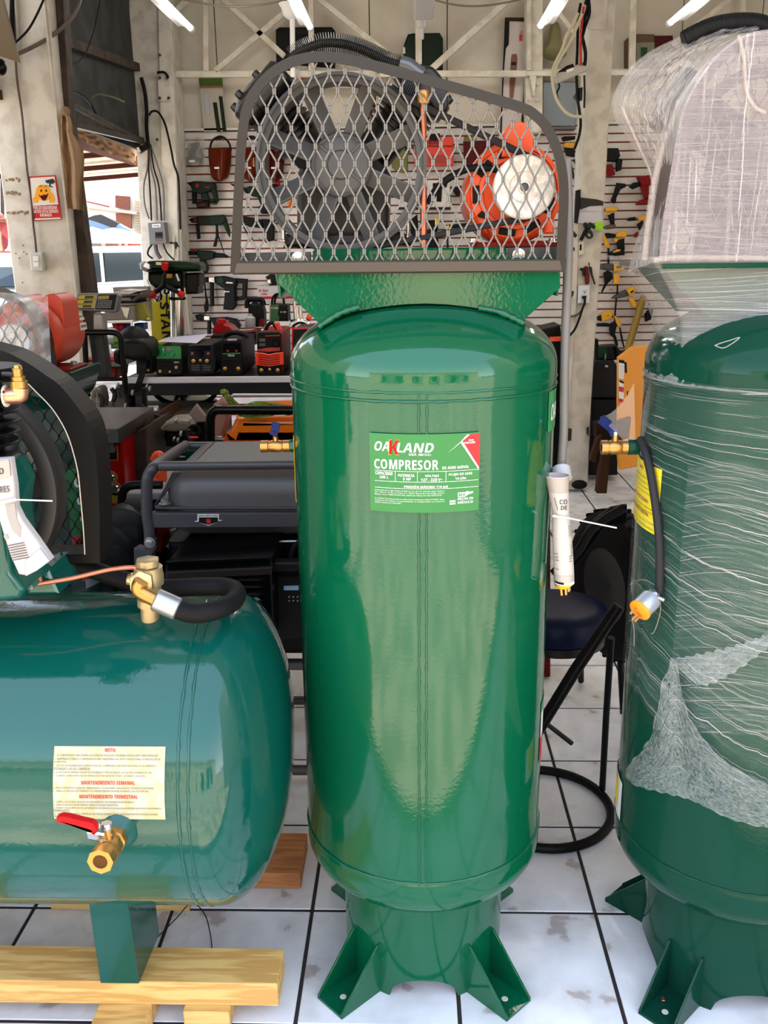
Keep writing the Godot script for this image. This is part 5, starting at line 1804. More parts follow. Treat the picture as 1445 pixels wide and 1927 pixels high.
func generator() -> void:
	var gm := mk(0.24,0.24,0.26,0.42)
	var t := thing("generator","grey tube framed generator with the white arrow sticker, behind the lying compressor","generator",Vector3(-0.45,0,-2.5))
	crop(0,0,1)
	var zf := 2.30
	var zr := 2.72
	var fr := [P(560,874,zf),P(430,875,zf),P(318,877,zf)]
	obj("top_tube",G.new().tube([P(1000,872,zf),P(560,874,zf),P(300,877,zf)],0.0125,14),gm,t)
	obj("top_tube",G.new().tube([P(900,838,zr),P(520,838,zr),P(349,839,zr)],0.0125,14),gm,t)
	obj("side_tube",G.new().tube(curve([P(349,838,zr),P(322,856,2.5),P(294,876,zf + 0.02),P(280,893,zf),P(276,920,zf),P(277,972,zf),P(281,1000,zf),P(284,1055,zf)],6),0.0150,14),gm,t)
	var lo := P(283,1060,zf)
	obj("leg",G.new().tube([lo + Vector3(0,0.03,0),Vector3(lo.x,0.05,lo.z)],0.0145,12),gm,t)
	obj("leg",G.new().tube([Vector3(lo.x,0.8,-zr),Vector3(lo.x,0.05,-zr)],0.0145,12),gm,t)
	obj("leg",G.new().tube([Vector3(lo.x + 0.75,0.95,-zf),Vector3(lo.x + 0.75,0.05,-zf)],0.0145,12),gm,t)
	obj("leg",G.new().tube([Vector3(lo.x + 0.75,0.95,-zr),Vector3(lo.x + 0.75,0.05,-zr)],0.0145,12),gm,t)
	var b0 := Vector3(lo.x,0.06,0)
	obj("base_tube",G.new().tube([Vector3(lo.x,0.06,-zf),Vector3(lo.x + 0.75,0.06,-zf)],0.0145,12).tube([Vector3(lo.x,0.06,-zr),Vector3(lo.x + 0.75,0.06,-zr)],0.0145,12).tube([Vector3(lo.x,0.06,-zf),Vector3(lo.x,0.06,-zr)],0.0145,12),gm,t)
	for x in [lo.x,lo.x + 0.75]:
		for z in [zf,zr]:
			obj("foot",G.new().rod(Vector3(x,0,-z),Vector3(x,0.06,-z),0.022,14),M.rubber,t)
	cut(t,"side_rail",[283,966,1000,964,1000,992,283,994],zf - 0.004,0.03,0.003,gm)
	cut(t,"lower_bar",[536,1247,800,1247,800,1262,536,1262],2.28,0.03,0.003,M.cast)
	crop(160,720,0.17647)
	cut(t,"clamp_bracket",[515,1775,560,1750,610,1775,660,1690,700,1665,745,1690,760,1760,690,1900,680,2000,520,2000],zf - 0.025,0.03,0.004,gm)
	obj("bolt",bolt_head(P(690,1705,zf - 0.026),Vector3.BACK,0.010),M.zinc,t)
	obj("bolt",bolt_head(P(852,1300,zf + 0.02) + Vector3(0,0.002,0),Vector3.UP,0.011),M.zinc,t)
	# fuel tank: a pillow on a flange
	crop(120,730,0.3183)
	var f0 := P(575,716,zf)
	obj("fuel_tank",G.new().prism(rrect(f0.x,zf + 0.02,f0.x + 0.72,zr + 0.02,0.07,5),f0.y + 0.105,0.20,0.075,Transform3D(Basis(Vector3.RIGHT,Vector3.FORWARD,Vector3.UP),Vector3.ZERO),5),mk(0.30,0.30,0.31,0.45),t)
	cut(t,"tank_flange",[535,706,1700,706,1700,722,535,722],zf + 0.01,0.42,0.003,gm)
	cut(t,"tank_side",[530,705,640,580,690,500,640,500,600,580,535,690],zf + 0.05,0.02,0.003,gm)
	obj("fuel_cap",G.new().rod(P(1300,425,2.62),P(1300,395,2.62),0.045,24),M.black,t)
	# arrow sticker
	crop(240,960,0.2491)
	var st := cut(t,"arrow_sticker",[527,30,690,30,690,75,718,75,612,118,505,85,528,80],zf - 0.005,0.0012,0.0,M.ink_white)
	cut(st,"black_arrow",[538,55,682,55,682,82,700,82,612,112,520,90,538,86],zf - 0.0066,0.0005,0.0,M.ink_black)
	cut(st,"red_mark",[595,68,625,68,628,100,612,104,596,98],zf - 0.0074,0.0005,0.0,M.ink_red)
	lettering(st,"CUIDADO: SUPERFICIE CALIENTE",533,36,150,12,zf - 0.0066,M.ink_black)
	# silencer box with louvres,engine block behind it
	var zb := 2.12
	var bx := thing_part("silencer_box",t)
	cut(bx,"front",[290,400,1085,362,1092,436,1088,495,1110,980,300,980,280,520],zb,0.02,0.004,M.black_gloss)
	cut(bx,"body",[300,400,1085,370,1110,980,300,980],zb + 0.018,0.28,0.006,M.black_gloss)
	obj("top",G.new().bar(P(290,400,zb),P(1090,365,zb),0.01,0.01,Vector3.BACK),M.black_gloss,bx)
	cut(bx,"ledge",[285,470,1090,432,1088,492,285,530],zb - 0.012,0.014,0.003,mk(0.16,0.14,0.13,0.25))
	for k in 6:
		cut(bx,"louvre",[760,528 + 54 * k,1000,522 + 54 * k,1006,545 + 54 * k,760,552 + 54 * k],zb - 0.010,0.012,0.004,M.black_gloss,2)
	for q in [[540,330],[880,310]]:
		obj("bolt",bolt_head(P(q[0],q[1] + 60,zb + 0.10) + Vector3(0,0.008,0),Vector3.UP,0.008),M.zinc,bx)
	obj("bolt",bolt_head(P(970,695,zb - 0.002),Vector3.BACK,0.009),M.zinc,bx)
	cut(t,"engine_block",[300,240,1500,235,1500,1100,300,1100],zb + 0.32,0.22,0.02,M.black)
	cut(t,"cross_bar",[1090,400,1500,395,1500,470,1090,470],zb + 0.06,0.04,0.004,M.dark_steel)
	cut(t,"control_panel",[1120,490,1500,480,1500,980,1120,980],zb + 0.10,0.08,0.006,mk(0.12,0.11,0.11,0.5))
	var scr := mk(0.7,0.82,0.9,0.2)
	cut(t,"display",[1180,575,1290,572,1290,605,1180,605],zb + 0.096,0.004,0.0,scr)
	for k in 4:
		for j in 2:
			cut(t,"button",[1215 + 32 * k,652 + 30 * j,1225 + 32 * k,652 + 30 * j,1225 + 32 * k,660 + 30 * j,1215 + 32 * k,660 + 30 * j],zb + 0.098,0.004,0.0,M.offwhite)
	pipe(t,"fuel_line",[1255,500,1235,400,1240,320,1270,260,1310,230],zb + 0.1,0.006,M.rubber)
	pipe(t,"cross_rod",[600,245,1280,235],zb + 0.2,0.004,M.zinc,1)
	crop(0,0,1)

func orange_generator() -> void:
	crop(120,730,0.3183)
	var z := 2.98
	var t := thing("generator","black framed generator with glossy orange fuel tank under the green rag","generator",Vector3(-0.42,0,-3.1))
	cut(t,"fuel_tank",[960,310,985,240,1010,190,1050,172,1400,165,1700,165,1700,316,960,316],z,0.36,0.03,mk(0.86,0.42,0.05,0.2),2)
	cut(t,"tank_seam",[940,312,1700,308,1700,322,940,322],z - 0.01,0.38,0.003,mk(0.70,0.25,0.04,0.3))
	obj("frame_tube",G.new().tube(curve([P(1750,130,z - 0.05),P(1340,132,z - 0.05),P(950,130,z - 0.05),P(900,132,z - 0.05),P(872,160,z - 0.05),P(866,220,z - 0.05),P(866,420,z - 0.05),P(866,700,z - 0.05)],5),0.0155,14),M.black_gloss,t)
	var q := P(866,700,z - 0.05)
	obj("leg",G.new().tube([q,Vector3(q.x,0.0,q.z)],0.0155,12),M.black_gloss,t)
	obj("leg",G.new().tube([q + Vector3(0.62,0.2,0),Vector3(q.x + 0.62,0.0,q.z)],0.0155,12).tube([q + Vector3(0.62,0.2,-0.4),Vector3(q.x + 0.62,0.0,q.z - 0.4)],0.0155,12),M.black_gloss,t)
	cut(t,"engine_block",[880,330,1700,330,1700,700,880,700],z + 0.03,0.3,0.01,M.black)
	obj("tank_bolt",bolt_head(P(922,303,z - 0.02),Vector3.UP,0.010),M.zinc,t)
	pipe(t,"rear_tube",[1000,42,1340,42,1700,42],z + 0.5,0.006,M.zinc,1)
	# rag
	var fn := FastNoiseLite.new()
	fn.frequency = 1.0
	fn.seed = 3
	var rg := G.new()
	var sheet := func(ax: Array,zz: float,n1: int) -> void:
		var top := curve(ax[0],6)
		var bot := curve(ax[1],6)
		rg.sheet(func(u: float,v: float) -> Vector3:
			var f := u * (top.size() - 1)
			var i := mini(int(f),top.size() - 2)
			var a: Vector2 = (top[i] as Vector2).lerp(top[i + 1],f - i)
			var b: Vector2 = (bot[i] as Vector2).lerp(bot[i + 1],f - i)
			var p := a.lerp(b,v)
			return P(p.x,p.y,zz - 0.05 * sin(v * PI * 0.5) + 0.02 * fn.get_noise_2d(u * 6.0 + n1,v * 5.0)),36,14)
	sheet.call([[Vector2(1040,105),Vector2(1080,95),Vector2(1130,78),Vector2(1200,82),Vector2(1260,88),Vector2(1335,108)],[Vector2(1030,165),Vector2(1080,180),Vector2(1130,182),Vector2(1200,172),Vector2(1270,160),Vector2(1335,165)]],z + 0.0,2)
	sheet.call([[Vector2(922,20),Vector2(935,6),Vector2(965,10),Vector2(990,45),Vector2(1015,75),Vector2(1045,100)],[Vector2(930,40),Vector2(950,60),Vector2(980,100),Vector2(1010,125),Vector2(1030,150),Vector2(1050,160)]],z + 0.02,9)
	one("cleaning_rag",rg,mk(0.38,0.44,0.12,0.9),"crumpled lime green rag lying on the orange fuel tank","rag")
	one("paper_bag",G.new().prism(pp([880,100,930,60,975,80,970,200,930,310,890,305],z + 0.08),-z - 0.08,0.06,0.01),mk(0.58,0.42,0.38,0.6),"pinkish brown packet standing left of the orange fuel tank","packet")
	crop(0,0,1)

func welder(called: String,label: String,f: Array,z: float,depth: float,body: Material,face: Material) -> Node3D:
	var t := thing(called,label,"welder",mid(f,z) + Vector3(0,0,-depth * 0.5),"inverter welders on the bench")
	cut(t,"case",f,z + 0.012,depth,0.006,body)
	cut(t,"face",f,z,0.016,0.005,face)
	return t

func socket(t: Node,x: float,y: float,z: float,r: float) -> void:
	var g := G.new()
	g.rod(P(x,y,z + 0.004),P(x,y,z) + Vector3(0,0,0.006),r,16)
	var o := obj("socket",g,M.black,t)
	obj("contact",G.new().rod(P(x,y,z) + Vector3(0,0,0.005),P(x,y,z) + Vector3(0,0,0.008),r * 0.55,12),M.brass,o)

func knob(t: Node,x: float,y: float,z: float,r: float,m: Material) -> void:
	obj("knob",G.new().turned(P(x,y,z),P(x,y,z) + Vector3(0,0,0.014),[[0.0,r],[0.6,r * 0.9],[1.0,r * 0.75]],16),m,t)

func bench() -> void:
	crop(220,530,0.2491)
	var z := 4.18
	var y := P(200,725,z).y
	var t := thing("workbench","long bench with pale edge and dark apron carrying the welders","table",Vector3(-0.9,0,-4.6))
	var x0 := P(52,720,z).x
	var x1 := 0.6
	obj("top",G.new().box(Vector3((x0 + x1) * 0.5,y - 0.012,-z - 0.42),Vector3(x1 - x0,0.024,0.84),0.004),mk(0.16,0.14,0.14,0.4),t)
	obj("edge_strip",G.new().box(Vector3((x0 + x1) * 0.5,y - 0.012,-z + 0.002),Vector3(x1 - x0 + 0.004,0.030,0.012),0.004),mk(0.74,0.74,0.76,0.35),t)
	obj("apron",G.new().box(Vector3((x0 + x1) * 0.5,y - 0.055,-z - 0.02),Vector3(x1 - x0 - 0.02,0.06,0.02),0.002),mk(0.11,0.11,0.12,0.5),t)
	for q in [[x0 + 0.05,-z - 0.05],[x0 + 0.05,-z - 0.75],[x1 - 0.1,-z - 0.05],[x1 - 0.1,-z - 0.75]]:
		obj("leg",G.new().bar(Vector3(q[0],y - 0.03,q[1]),Vector3(q[0],0.0,q[1]),0.035,0.035,Vector3.BACK),M.dark_steel,t)
	# 1: little brown unit with a strap
	var dkface := mk(0.07,0.07,0.075,0.4)
	var w := welder("welder","small brown sided inverter welder with black shoulder strap, at the bench's left end",[140,510,255,505,262,695,145,700],z,0.20,mk(0.26,0.12,0.05,0.4),dkface)
	knob(w,232,545,z,0.012,M.black_gloss)
	socket(w,238,668,z,0.013)
	obj("strap",G.new().sheet(func(u: float,v: float) -> Vector3:
		var p = [[215,500,0.0],[205,560,0.02],[195,640,0.03],[190,700,0.03],[170,760,0.03],[140,830,0.02]]
		var f := v * 5.0
		var i := mini(int(f),4)
		var k := f - i
		return P(lerpf(p[i][0],p[i + 1][0],k) + (u - 0.5) * 50.0,lerpf(p[i][1],p[i + 1][1],k),z - 0.01 - lerpf(p[i][2],p[i + 1][2],k)),4,20),M.black,w)
	cut(w,"buckle",[160,495,270,452,280,470,170,512],z + 0.05,0.03,0.004,M.black)
	for k in 4:
		cut(w,"chrome_tooth",[165 + 22 * k,490 - 9 * k,180 + 22 * k,484 - 9 * k,183 + 22 * k,494 - 9 * k,168 + 22 * k,500 - 9 * k],z + 0.04,0.012,0.002,M.chrome)
	# 2: green and black
	w = welder("welder","inverter welder with bright green upper face and two small knobs",[298,500,310,487,475,487,485,500,492,690,480,705,305,705,296,690],z,0.26,mk(0.02,0.16,0.08,0.4),dkface)
	cut(w,"green_panel",[298,505,312,488,472,488,484,505,486,584,296,584],z - 0.004,0.006,0.002,mk(0.04,0.48,0.22,0.35))
	cut(w,"display",[368,498,412,498,412,526,368,526],z - 0.006,0.004,0.001,mk(0.35,0.40,0.37,0.2))
	knob(w,350,546,z - 0.004,0.0105,M.ink_green)
	knob(w,421,548,z - 0.004,0.0105,M.ink_green)
	for k in 5:
		cut(w,"vent_slot",[312,598 + 14 * k,418,598 + 14 * k,424,606 + 14 * k,312,606 + 14 * k],z - 0.003,0.004,0.001,M.black)
	socket(w,328,677,z,0.014)
	socket(w,450,647,z,0.014)
	socket(w,402,679,z,0.010)
	lettering(w,"200A",430,605,40,9,z - 0.002,M.ink_white)
	lettering(w,"MMA",345,500,12,26,z - 0.0062,M.ink_white)
	# 3: black with red buttons
	w = welder("welder","black inverter welder with dark screen and two reddish buttons",[530,575,540,475,715,470,725,480,728,570,742,590,740,660,720,695,555,695,530,650],z,0.30,M.black,mk(0.10,0.10,0.11,0.4))
	cut(w,"screen",[553,484,705,480,705,522,553,522],z - 0.003,0.004,0.001,mk(0.04,0.05,0.09,0.12))
	cut(w,"screen_rim",[545,478,714,474,714,480,545,484],z - 0.004,0.005,0.001,mk(0.35,0.22,0.2,0.4))
	for x in [568,688]:
		cut(w,"button",[x - 10,534,x + 10,534,x + 10,552,x - 10,552],z - 0.003,0.005,0.001,mk(0.6,0.28,0.26,0.4))
	knob(w,628,542,z,0.016,M.black_gloss)
	for e in [[580,598,0.017],[682,598,0.017],[632,594,0.013]]:
		socket(w,e[0],e[1],z,e[2])
	for s in [560,645]:
		for k in 3:
			cut(w,"vent_slot",[s,628 + 17 * k,s + 65,628 + 17 * k,s + 60,638 + 17 * k,s + 6,638 + 17 * k],z - 0.002,0.004,0.001,mk(0.25,0.25,0.26,0.4))
	# 4: black,tall
	w = welder("welder","tall black inverter welder with thin green stripe and pale name plate",[785,470,800,440,930,432,942,445,945,570,948,690,930,712,800,712,782,690],z,0.36,M.black,mk(0.06,0.06,0.065,0.4))
	cut(w,"name_plate",[835,434,905,432,905,447,835,449],z - 0.004,0.006,0.001,M.zinc)
	cut(w,"panel",[800,465,936,460,934,535,800,537],z - 0.003,0.005,0.001,M.black_gloss)
	cut(w,"green_stripe",[796,543,930,537,930,545,796,550],z - 0.004,0.005,0.0005,M.ink_green)
	for x in [836,902]:
		cut(w,"button",[x - 7,516,x + 7,516,x + 7,530,x - 7,530],z - 0.004,0.005,0.001,M.ink_red)
	lettering(w,"WELD",838,551,50,14,z - 0.002,M.ink_white)
	for k in 4:
		cut(w,"vent_rib",[800,590 + 15 * k,920,590 + 15 * k,915,596 + 15 * k,805,596 + 15 * k],z - 0.003,0.004,0.001,M.black_gloss)
	socket(w,818,657,z,0.017)
	socket(w,918,657,z,0.017)
	obj("handle",G.new().tube(curve(pts([810,430,830,395,900,385,960,400,990,420],z + 0.15),5),0.012,10),M.black,w)
	# 5: red orange
	w = welder("welder","red and black inverter welder with ribbed orange front and strap handle",[1058,400,1075,380,1225,378,1240,400,1248,690,1235,715,1075,718,1058,695],z,0.34,mk(0.46,0.09,0.04,0.4),M.black)
	cut(w,"orange_front",[1042,535,1100,538,1148,550,1200,538,1255,535,1258,625,1150,642,1046,630],z - 0.012,0.016,0.003,mk(0.86,0.20,0.05,0.35))
	for k in 5:
		cut(w,"louvre",[1068,550 + 16 * k,1150,560 + 16 * k,1230,550 + 16 * k,1230,556 + 16 * k,1150,566 + 16 * k,1068,556 + 16 * k],z - 0.0135,0.004,0.0,mk(0.3,0.05,0.02,0.6))
	cut(w,"red_band",[1060,514,1140,500,1230,496,1230,522,1150,530,1060,526],z - 0.004,0.006,0.001,mk(0.62,0.16,0.12,0.4))
	cut(w,"red_line",[1120,408,1230,404,1230,410,1120,414],z - 0.003,0.004,0.0,M.ink_red)
	for yy in [430,465]:
		cut(w,"display",[1075,yy,1120,yy,1120,yy + 22,1075,yy + 22],z - 0.003,0.004,0.0,mk(0.3,0.31,0.32,0.2))
	knob(w,1202,470,z,0.018,M.black_gloss)
	for x in [1092,1216]:
		socket(w,x,668,z,0.016)
	socket(w,1155,662,z,0.012)
	obj("handle",G.new().tube(curve(pts([1120,375,1140,330,1175,310,1200,340,1230,375],z + 0.12),5),0.009,8),M.black,w)
	cut(w,"red_strap",[1180,312,1215,310,1240,370,1210,374],z + 0.10,0.05,0.004,mk(0.8,0.12,0.05,0.4))
	w = welder("welder","dark red edged inverter welder half hidden by the green tank",[1325,370,1335,358,1470,350,1480,360,1490,700,1330,705],z + 0.05,0.3,M.black,mk(0.08,0.08,0.085,0.4))
	pipe(w,"red_edge",[1325,690,1325,370,1340,358,1470,352],z + 0.046,0.004,M.ink_red,3)
	# sheet of paper on the welders
	one("paper_sheet",G.new().sheet(func(u: float,v: float) -> Vector3: return P(lerpf(lerpf(300,360,v),lerpf(600,690,v),u),lerpf(lerpf(455,425,v),lerpf(466,396,v),u) - 3.0 * sin(u * PI),z + 0.02 + 0.22 * v),12,8),mk(0.72,0.72,0.80,0.7),"loose white paper sheet lying across the welders, tip curled up","paper")
	# behind them
	var zb := z + 0.45
	t = thing("funnel_can","translucent red funnel shaped can behind the black welders","can",mid([725,390],zb))
	cut(t,"body",[725,395,725,360,745,325,770,315,770,305,805,305,808,320,840,335,870,360,885,395],zb,0.14,0.006,mk(0.55,0.04,0.06,0.25),2)
	rnd(t,"cap",788,312,788,280,zb - 0.06,[[0.0,0.022],[0.8,0.022],[1.0,0.018]],M.red)
	t = thing("battery_case","row of black machine tops behind the tall black welder","case",mid([900,400],zb))
	cut(t,"body",[700,425,720,400,960,390,1040,372,1050,420,1040,480,700,480],zb - 0.08,0.2,0.01,M.black)
	cut(t,"red_edge",[960,376,1055,368,1055,376,960,384],zb - 0.085,0.02,0.001,M.ink_red)
	t = thing("jig_saw","black power tool with loop handle standing behind the red welder","tool",mid([1000,350],zb))
	cut(t,"body",[992,350,988,200,1010,165,1090,165,1108,220,1112,340],zb,0.1,0.012,M.black)
	cut(t,"red_panel",[1065,340,1075,290,1095,278,1110,290,1112,345],zb - 0.004,0.02,0.003,mk(0.4,0.08,0.05,0.4))
	pipe(t,"handle",[985,200,990,140,1060,135,1095,140,1110,180],zb + 0.03,0.014,M.black)
	for x in [1032,1052]:
		pipe(t,"bar",[x,165,x,140],zb + 0.02,0.006,M.black,1)
	t = thing("spray_bottle","small grey spray bottle beside the loop handled tool","bottle",mid([1005,345],zb - 0.06))
	rnd(t,"body",1008,346,1006,256,zb - 0.06,[[0.0,0.024],[0.05,0.026],[0.8,0.026],[0.9,0.02],[1.0,0.012]],mk(0.6,0.61,0.62,0.35))
	rnd(t,"cap",1006,258,1005,243,zb - 0.06,[[0.0,0.012],[0.7,0.012],[1.0,0.009]],M.zinc)
	t = thing("battery_charger","green and black battery charger with two looped cables","charger",mid([1215,300],zb))
	cut(t,"body",[1155,300,1158,175,1175,168,1285,175,1292,300],zb,0.12,0.006,M.black)
	cut(t,"green_panel",[1158,300,1160,178,1220,172,1225,200,1215,240,1228,275,1222,300],zb - 0.004,0.006,0.001,mk(0.06,0.30,0.12,0.4))
	cut(t,"cream_edge",[1148,300,1150,172,1158,170,1157,300],zb - 0.002,0.1,0.002,M.offwhite)
	lettering(t,"PC 1000",1165,195,48,10,zb - 0.006,M.ink_white)
	lettering(t,"BC 1000",1235,225,44,9,zb - 0.002,M.ink_white)
	pipe(t,"cable",[1170,172,1178,120,1205,95,1240,100,1258,135,1262,172],zb + 0.03,0.006,M.black)
	pipe(t,"cable",[1190,172,1196,125,1215,97,1235,105],zb + 0.05,0.006,M.black)
	t = thing("ring_clamp","curved chrome grinder guard standing behind the red welder","guard",mid([1380,350],zb))
	obj("ring",G.new().tube(curve(pts([1315,345,1340,315,1385,298,1430,310,1460,340],zb - 0.1),6),0.014,10),M.chrome,t)
	cut(t,"bracket",[1310,290,1440,285,1450,300,1310,306],zb - 0.06,0.05,0.004,M.black)
	for e in [[1340,150,1352,290],[1358,185,1365,285],[1385,195,1390,285]]:
		rnd(t,"pin",e[0],e[1],e[2],e[3],zb,[[0.0,0.008],[1.0,0.010]],M.chrome)
	cut(t,"orange_wedge",[1425,285,1440,240,1470,262,1460,300],zb - 0.02,0.03,0.003,M.orange)
	# folding stool frames and cream seat under the bench
	t = thing("stool","cream topped stool with crossed black legs under the bench","stool",Vector3(P(430,900,4.9).x,0,-4.9))
	obj("seat",G.new().turned(P(435,915,4.9),P(435,880,4.9),[[0.0,0.22],[0.4,0.235],[0.8,0.23],[1.0,0.20]],32),mk(0.55,0.52,0.44,0.5),t)
	for e in [[480,790,300,1300],[475,800,620,1300],[570,790,420,1000],[470,780,520,920]]:
		obj("leg",G.new().tube([P(e[0],e[1],4.6),P(e[2],e[3],4.7)],0.012,8),M.black,t)
	one("bench_cable",G.new().tube(curve(pts([770,790,740,850,690,900,600,930,500,930,380,910,300,860,280,800],4.4),6),0.012,8),M.black,"black cable looping down under the bench","cable")
	var bm := mk(0.55,0.53,0.50,0.7)
	one("wall_panel",G.new().prism(pp([300,795,580,795,590,1000,300,1000],5.6),-5.6,0.03,0.003),bm,"plain pale board leaning under the bench behind the stool","board")
	crop(0,0,1)

func drill_press() -> void:
	crop(260,480,0.1107)
	var z := 4.62
	var g := mk(0.03,0.13,0.075,0.3)
	var t := thing("drill_press","dark green bench drill press with chrome column and red handle grips","drill press",mid([680,1440],z))
	cut(t,"belt_cover",[95,260,110,130,170,100,300,97,900,105,1010,130,1050,180,1045,280,250,290,110,285],z,0.16,0.02,g)
	cut(t,"head",[150,290,740,290,740,560,640,590,420,580,280,570,190,500,150,420],z + 0.02,0.14,0.02,mk(0.03,0.075,0.05,0.35))
	cut(t,"motor",[790,310,970,305,1030,330,1035,520,1010,540,1015,660,800,670,790,560],z + 0.03,0.14,0.012,M.black)
	var ch := obj("column",G.new().turned(P(680,1500,z + 0.07),P(660,560,z + 0.07),[[0.0,0.038],[0.5,0.036],[1.0,0.035]],24),M.chrome,t)
	rnd(t,"collar",665,760,662,712,z + 0.07,[[0.0,0.041],[0.2,0.043],[0.8,0.043],[1.0,0.041]],M.black,24)
	cut(t,"base",[540,1440,800,1440,830,1500,520,1500],z - 0.06,0.3,0.01,M.black)
	for e in [[460,250,430,520,455,130],[430,520,290,640,200,700],[480,530,690,640,775,700]]:
		var a := P(e[0],e[1],z - 0.05)
		if e[0] == 460:
			rnd(t,"spoke",460,260,420,530,z - 0.05,[[0.0,0.008],[1.0,0.010]],M.black)
			rnd(t,"grip",458,260,456,125,z - 0.06,[[0.0,0.012],[0.3,0.016],[0.9,0.017],[1.0,0.012]],M.red)
		else:
			rnd(t,"spoke",e[0],e[1],e[2],e[3],z - 0.05,[[0.0,0.014],[1.0,0.010]],M.black)
			rnd(t,"grip",e[2],e[3],e[4],e[5],z - 0.06,[[0.0,0.013],[0.3,0.017],[0.9,0.017],[1.0,0.012]],M.red)
	rnd(t,"chuck",325,580,318,790,z + 0.05,[[0.0,0.02],[0.35,0.021],[0.4,0.028],[0.8,0.026],[1.0,0.012]],M.dark_steel)
	rnd(t,"quill",300,650,320,790,z + 0.01,[[0.0,0.018],[0.6,0.018],[1.0,0.008]],M.chrome)
	cut(t,"badge",[300,120,388,122,388,170,302,165],z - 0.003,0.005,0.0,M.offwhite)
	cut(t,"yellow_sticker",[480,320,575,318,575,390,480,392],z + 0.016,0.005,0.0,mk(0.62,0.45,0.04,0.4))
	rnd(t,"front_lamp",150,130,100,260,z - 0.01,[[0.0,0.02],[0.5,0.034],[1.0,0.02]],M.chrome)
	cut(t,"edge_trim",[150,420,190,500,285,565,275,580,170,500,140,425],z + 0.012,0.01,0.001,M.zinc)
	rnd(t,"lever",645,320,690,440,z - 0.01,[[0.0,0.006],[1.0,0.007]],M.zinc)
	pipe(t,"cord",[455,580,450,640,490,655,520,620,510,580],z,0.005,M.black)
	pipe(t,"cord",[485,655,485,900,480,1000],z,0.004,M.black)
	# tall board with the yellow banner
	var zb := 5.0
	var b := thing("banner_board","tall white board with yellow banner lettered STAN sideways, behind the drill press","banner",Vector3(P(400,1480,zb).x,0,-zb))
	var low := pp([160,520,800,560,865,1420,900,2600,330,2600,240,1470],zb)
	obj("board",G.new().prism(low,-zb,0.03,0.003),M.offwhite,b)
	cut(b,"banner",[185,690,555,690,640,1600,250,1600],zb - 0.004,0.004,0.0,mk(0.72,0.68,0.06,0.5))
	var o := P(365,800,zb - 0.009)
	var dn := (P(430,1700,zb - 0.009) - o).normalized()
	var rt := Vector3(-dn.y,dn.x,0)
	var tg := G.new()
	var k := (P(1365,800,zb).x - P(365,800,zb).x) / 1000.0
	text(tg,"STANLEY",1130 * k,155 * k,flat(o,dn,rt))
	obj("print",tg,M.ink_black,b)
	crop(0,0,1)

